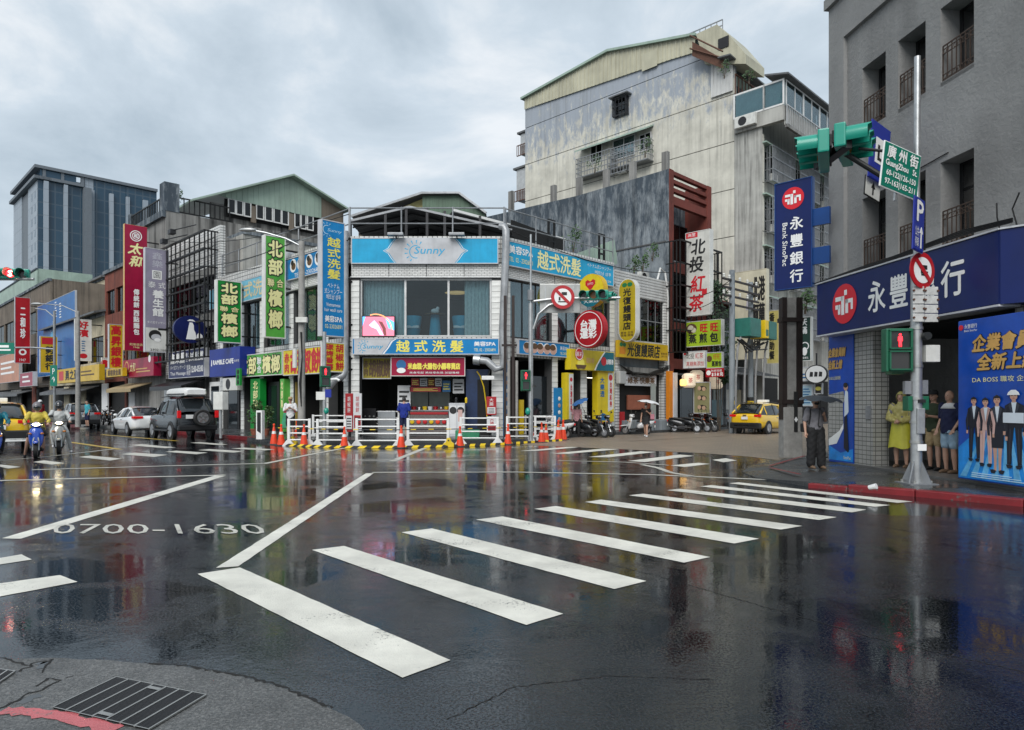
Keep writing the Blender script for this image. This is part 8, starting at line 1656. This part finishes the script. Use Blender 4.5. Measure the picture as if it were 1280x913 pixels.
# --- doorway on the left street
for x0, x1, lab in ((313,325,'green betel column with white characters'), (350,355,'narrow light green column by the white-shirted man')):
    t = prop('printed_column', lab, 'column', FA, x0, x1, 474, 540, .4, .35, 'sign green' if x0 < 340 else 'light green sign', .01, 'green shop columns'); lettering(t, '北部聯合檳榔'[:3], (t['w']*.3,t['h']*.45,t['w']*.8,t['h']*.95), 'letter pale yellow', vert=True, bold=.01)
p = gp(325.5, 549.5, .15); t = thing('info_pillar', 'white info pillar with black inset on the kerb', 'pillar', p, R(-15)); MB().box(-.14,-.1,0,.14,.1,1.18).build('body', 'plain white plastic', t, bevel=.02); MB().prism([(-.08,.35), (.09,.25), (.09,1.1), (-.08,1.1)], -.108, -.102).build('inset', 'car black trim', t)
p = gp(343, 548, .15); t = thing('a_board', 'green standing board with maroon top beside the plants', 'sign board', (p.x, p.y+1.5, .15), R(-20)); MB().add([(-.3,0,.35), (.3,0,.35), (.34,.16,1.05), (-.26,.16,1.05), (-.3,.04,.35), (.3,.04,.35), (.34,.2,1.05), (-.26,.2,1.05)], [(0,1,2,3), (7,6,5,4), (0,4,5,1), (1,5,6,2), (2,6,7,3), (3,7,4,0)]).build('board', 'tarp green', t); MB().box(-.26,.16,1.05,.34,.24,1.25).build('head_board', 'crimson sign', t); MB().box(-.28,.0,0,-.24,.06,.35).box(.24,0,0,.28,.06,.35).build('legs', 'grey steel', t)
for x, h, lab in ((318,1.6,'tall potted plant in front of the green column'), (332,1.3,'potted plant right of the white info pillar')):
    p = V((x-CX)/F*32, 32, PZ); plant('potted_plant', lab, p, [((0,0,h*.6), (.35,.35,h*.4)), ((.15,0,h*.85), (.25,.25,.3))], 220, .13, 'leaf', .18)
t = prop('wall_unit', 'outdoor air conditioner under the cafe awning', 'air conditioner', FA, 278, 296, 473, 488, .8, .35, 'ac white', .02); MB().cyl((t['w']*.4,-.012,t['h']*.5), (t['w']*.4,0,t['h']*.5), t['h']*.42, 16).build('fan_guard', 'dark frame', t)
t = prop('ring_pipes', 'column of round black rings beside the betel sign', 'sign', FA, 295, 300, 461, 482, .95, .1, 'sign green', 0)
for k in range(3): MB().cyl((t['w']*.5,-.02,t['h']*(.2+.3*k)), (t['w']*.5,0,t['h']*(.2+.3*k)), .12, 12).build('ring', 'letter black', t)
p = gp(276, 548, .15); t = thing('utility_cabinet', 'grey utility box on a post behind the jeep', 'utility box', p, R(-30)); MB().box(-.3,-.15,1.2,.3,.15,1.95).build('box', 'ac white', t, bevel=.02); MB().cyl((0,0,0), (0,0,1.2), .06, 8).build('post', 'galvanised', t)
for x0, x1, yt, yb, m, d, lab in ((262,276,478,545,'white frame',.0,'white door frame under the cafe awning'), (284,299,478,544,'dark frame',-.1,'dark glazed door of the cafe'), (160,170,487,536,'cloth white',0,'pale pillar of the pastry shop'), (205,212,482,540,'galvanised',.2,'round column of the spa entrance'), (214,224,484,505,'menu red',0,'small lit menu in the spa entrance'), (230,252,486,512,'terracotta',-.1,'warm lit panel inside the spa'), (330,349,478,540,'dark frame',-.1,'dark glass door between the green columns'), (360,370,478,541,M('brick gold', (.3,.22,.05), .6),-.05,'dim gold menu on the pillar behind the white-shirted man'), (395,430,480,541,'back wall pale',-1.5,'pale inner wall of the pepper cake shop'), (127,134,480,533,'cloth white',.1,'white panel at the jeweller front'), (80,86,484,530,'cream plaster',.3,'cream pillar below the yellow fascia'), (100,106,484,530,'cream plaster',.3,'cream pillar left of the lamp pole'), (14,26,488,530,'streaked concrete',.3,'concrete pillar at the left edge'), (40,44,480,530,'red brown brick render',.3,'brick pillar under the red vertical sign')):
    t = prop('shop_fitting', lab, 'shop fitting', FA, x0, x1, yt, yb, d, .12, m, .01, 'shop fronts on the left street'); MB().box(t['w']*.15,-.01,t['h']*.08,t['w']*.85,-.001,t['h']*.92).build('inset', m if m not in ('white frame','dark frame') else 'car glass', t)
for k, (x0, x1, c) in enumerate(((0,40,'grey roof sheet'), (70,124,'grey roof sheet'), (158,190,M('tan awning', (.35,.27,.15), .7)), (215,256,'dark frame'))):
    u0, u1 = FA.px(x0), FA.px(x1); t = thing('awning', ['dark tin awning at the left edge','tin awning under the yellow fascia','tan striped awning of the pastry shop','dark awning over the spa entrance'][k], 'awning', FA.pt(u0, 0, 3.0), FA.a, 'awnings on the left street'); w = u1-u0; MB().add([(0,-1.4,-.35), (w,-1.4,-.35), (w,0,.1), (0,0,.1), (0,-1.4,-.28), (w,-1.4,-.28), (w,0,.17), (0,0,.17)], [(3,2,1,0), (4,5,6,7), (0,1,5,4), (1,2,6,5), (3,0,4,7)]).build('sheet', c, t); MB().box(0,-1.42,-.55,w,-1.401,-.3).build('valance', c, t)
for k, (x, y) in enumerate(((206,300), (216,288))):
    u, z = FA.px(x, y, 1.2); t = thing('flood_lamp', ['lower flood lamp on a long arm beside the lilac banner','upper flood lamp on a long arm near concrete wall'][k], 'lamp', FA.pt(u, 1.2, z), FA.a); MB().box(-.35,-.2,-.25,.15,.15,.05).build('lamp_head', 'dark frame', t, bevel=.03); MB().cyl((0,0,0), (2.2,.6,.05), .035, 6).build('arm', 'dark frame', t)
# --- lottery and bun shop interiors
for x0, x1, yt, yb, m, d, lab in ((719,745,471.5,473,'lit white',-1.2,'strip light inside the lottery shop'), (722,745,478,540,'room wall',-2.2,'dim back wall of the lottery shop'), (650,655,500,546,'hazard yellow',-.3,'yellow strip by the salon side door'), (660,690,470,545,'car glass',-.3,'dark glass door behind the signal pole'), (785,818,494,512,'terracotta',-.2,'shelf of goods in the bun shop'), (776,781,515,540,'menu red',.15,'red cabinet left in the bun shop'), (815,820,480,540,'room wall',.1,'beige strip right in the bun shop'), (842,847,466,540,'sign silver',.6,'silver pillar of the lantern shop'), (850,866,478,540,'car glass',-.3,'glass door of the lantern shop'), (889,903,500,540,M('teal shutter', (.06,.12,.14), .5),.0,'teal shutter beside the lantern shop')):
    t = prop('shop_fitting', lab, 'shop fitting', FB, x0, x1, yt, yb, d, .1, m, .01, 'shop fronts on the right street'); MB().box(t['w']*.1,-.008,t['h']*.1,t['w']*.9,-.001,t['h']*.9).build('inset', m, t)
t = prop('orange_pillar', 'bright orange pillar between the bun shop and lantern shop', 'pillar', FB, 837, 841.5, 464, 536, .55, .25, M('orange paint', (.62,.2,.01), .5, var=.1)); MB().box(-.03,-.03,0,t['w']+.03,.28,.15).build('base', 'concrete pole', t)
t = prop('roller_blind_box', 'ribbed white roll at the bun shop window', 'shutter', FB, 775, 783, 464, 480, .35, .3, 'white ribbed metal', .05); 
for k in range(5): MB().box(t['w']*(.1+.18*k),-.012,0,t['w']*(.16+.18*k),-.001,t['h']).build('rib', 'shutter grey', t)
for k, (x, y, r, m) in enumerate(((861,476,.42,'lantern paper'), (870.5,472,.42,'lantern paper'), (895,478,.42,'lantern paper'), (854,478.5,.2,'lantern lit'))):
    u, z = FB.px(x, y, 1.1); t = thing('paper_lantern', ['white paper lantern left of the pair','white paper lantern right of the pair','single paper lantern under the red flag','small glowing orange lantern at the left'][k], 'lantern', FB.pt(u, 1.1, z), 0, 'paper lanterns'); pr = [(r*.55,-r), (r*.8,-r*.85)]+[(r*(.92+.04*(q % 2)), -r*.7+q*r*.14) for q in range(11)]+[(r*.8,r*.85), (r*.55,r)]; MB().lathe(pr, 16).build('shade', m, t, smooth='all'); MB().cyl((0,0,-r*1.08), (0,0,-r*.98), r*.5, 12).cyl((0,0,r*.98), (0,0,r*1.08), r*.5, 12).build('rims', 'letter black', t); lettering(t, '茶', (-.12,-.15,.12,.15), 'letter red', y=-r*.98) if r > .3 else None; MB().cyl((0,0,r), (0,0,r+.4), .01, 5).build('cord', 'black iron', t)
# --- transformer poles in the side street
u = FB.px(915, None, 4.2); p = FB.pt(u, 4.2); t = thing('transformer_pole', 'utility pole with green transformer boxes and grey conduits', 'utility pole', (p.x, p.y, 0), FB.a)
k = p.y/F; zz = lambda y: CAMH+(HZ-y)*k
MB().lathe([(.17,0), (.14,zz(338))], 12).build('pole', 'dark mouldy concrete', t, smooth=True); MB().lathe([(.16,0), (.13,zz(345))], 12, (2.6,.2,0)).build('pole', 'dark mouldy concrete', t, smooth=True)
for x0, x1, y0 in ((.3,1.6,-.9), (2.0,2.45,-.95), (2.6,3.6,-.9)):
    b_ = MB().box(x0,y0,zz(421),x1,y0+.9,zz(398)).build('transformer_box', M('transformer green', (.02,.14,.11), .45, var=.2) if x1-x0 > .6 else 'hazard yellow', t, bevel=.03); MB().box(x0+.08,y0-.01,zz(418),x1-.08,y0-.001,zz(410)).build('panel', 'transformer green', b_)
for x in (-.4,.6,1.9,2.9): MB().tube([(x,-.4,.0), (x+.05,-.4,3.0), (x+.25,-.4,zz(436)), (x+.6,-.4,zz(422))], .06, 8).build('conduit', M('dull conduit', (.2,.2,.2), .6, var=.3), t, smooth=True)
for y in (352, 362, 372, 382): MB().box(-1.0,-.05,zz(y),3.2,.05,zz(y)+.1).build('cross_arm', 'dark brown steel', t); 
for x in (-.9,-.3,.9,1.8,2.9): 
    for y in (352, 372): MB().lathe([(.05,0), (.08,.06), (.05,.1), (.08,.16), (.04,.22)], 8, (x,0,zz(y)+.1)).build('insulator', 'ac white', t)
mb = MB()
for q in range(8): mb.tube([(random.uniform(-.6,.2),-.5,zz(424+random.uniform(0,8))), (random.uniform(.4,1.4),-.6,zz(436+random.uniform(-4,6))), (random.uniform(1.8,3.2),-.5,zz(424+random.uniform(0,10)))], .035, 5)
mb.build('cable_loops', 'black iron', t)
for x in (.05, 2.6):
    for q in range(5): MB().cyl((x,.0 if x < 1 else .2,.9+q*.22), (x,.0 if x < 1 else .2,1.1+q*.22), .19, 10).build('hazard_band', 'hazard yellow' if q % 2 else 'hazard black', t)
# --- greenery
p = FB.pt(FB.px(898,None,2.2), 2.2); plant('ivy_tree', 'dark ivy-covered tree beside the red tea sign', (p.x, p.y, 0), [((0,0,7.0), (.8,.8,1.6)), ((.3,.2,5.0), (.9,.8,1.3)), ((-.2,.1,8.2), (.5,.5,.7)), ((.4,-.1,3.6), (.5,.5,.9))], 1500, .22, 'leaf dark')
g = FB.sub(UB, 0, 45)
for x, y, Y_, r, n, lab in ((716,300,38.5,.7,160,'grassy plant on the terrace behind the salon side sign'), (792,333,38.5,.5,120,'weeds on the roof of the bun shop, left'), (803,330,39,.45,110,'tall weed on the bun shop roof'), (815,316,39.6,.5,110,'shrub growing out of the mouldy wall'), (1006,378,26,.45,160,'small green plant above the massage sign'), (215,243,48.5,.6,120,'creeper on the concrete roof railing'), (222,247,49.2,.5,90,'second creeper on the concrete roof railing'), (806,185,49.5,.7,130,'potted greenery on the upper plant shelf'), (743,206,55,.7,130,'greenery on the left plant shelf'), (905,87,45.5,.6,110,'plants on the caged balcony'), (936,96,47,.5,90,'plants at the right of the caged balcony')):
    plant('roof_plant', lab, ((x-CX)/F*Y_, Y_, CAMH+(HZ-y)/F*Y_-r), [((0,0,r), (r,r*.6,r*.8)), ((r*.3,0,r*1.6), (r*.4,r*.4,r*.7))], n, .16, 'leaf')
# --- litter, cables
p = gp(1086, 609.5, .16); t = thing('paper_litter', 'crumpled white paper cup lying on the red kerb', 'litter', p, R(40)); t.rotation_euler = (R(75), 0, R(40)); MB().lathe([(.035,0), (.05,.13), (.046,.13)], 10).build('cup', 'cloth white', t, smooth=True)
def cable(label, a, b, sag, r=.02):
    a, b = Vector(a), Vector(b); t = thing('overhead_cable', label, 'cable', a); n = 14; MB().tube([(b-a)*(i/n)-Vector((0,0,sag*4*(i/n)*(1-i/n))) for i in range(n+1)], r, 5).build('wire', 'black iron', t)
cable('overhead cable along the left street above the tiled house', ((200-CX)/F*47, 47, CAMH+(HZ-300)/F*47), ((436-CX)/F*30.5, 30.5, CAMH+(HZ-268)/F*30.5), .6)
cable('overhead cable crossing to the lamp pole', ((215-CX)/F*45, 45, CAMH+(HZ-330)/F*45), ((374-CX)/F*27, 27, CAMH+(HZ-300)/F*27), .5); cable('overhead cable along the salon\'s left signs', ((215-CX)/F*45, 45, CAMH+(HZ-345)/F*45), ((436-CX)/F*30.5, 30.5, CAMH+(HZ-300)/F*30.5), .5)
cable('thick cable from the salon corner to the bun shop', ((632-CX)/F*30.8, 30.8, CAMH+(HZ-285)/F*30.8), FB.pt(13.0, .4, 9.2), .5); cable('cable from the red building to the utility pole', FB.pt(13.6, .6, 7.9), (FB.pt(FB.px(915,None,4.2),4.2).x, FB.pt(FB.px(915,None,4.2),4.2).y, 8.4), .4); cable('second cable from the red building to the utility pole', FB.pt(13.6, .6, 7.2), (FB.pt(FB.px(915,None,4.2),4.2).x, FB.pt(FB.px(915,None,4.2),4.2).y, 8.0), .5)
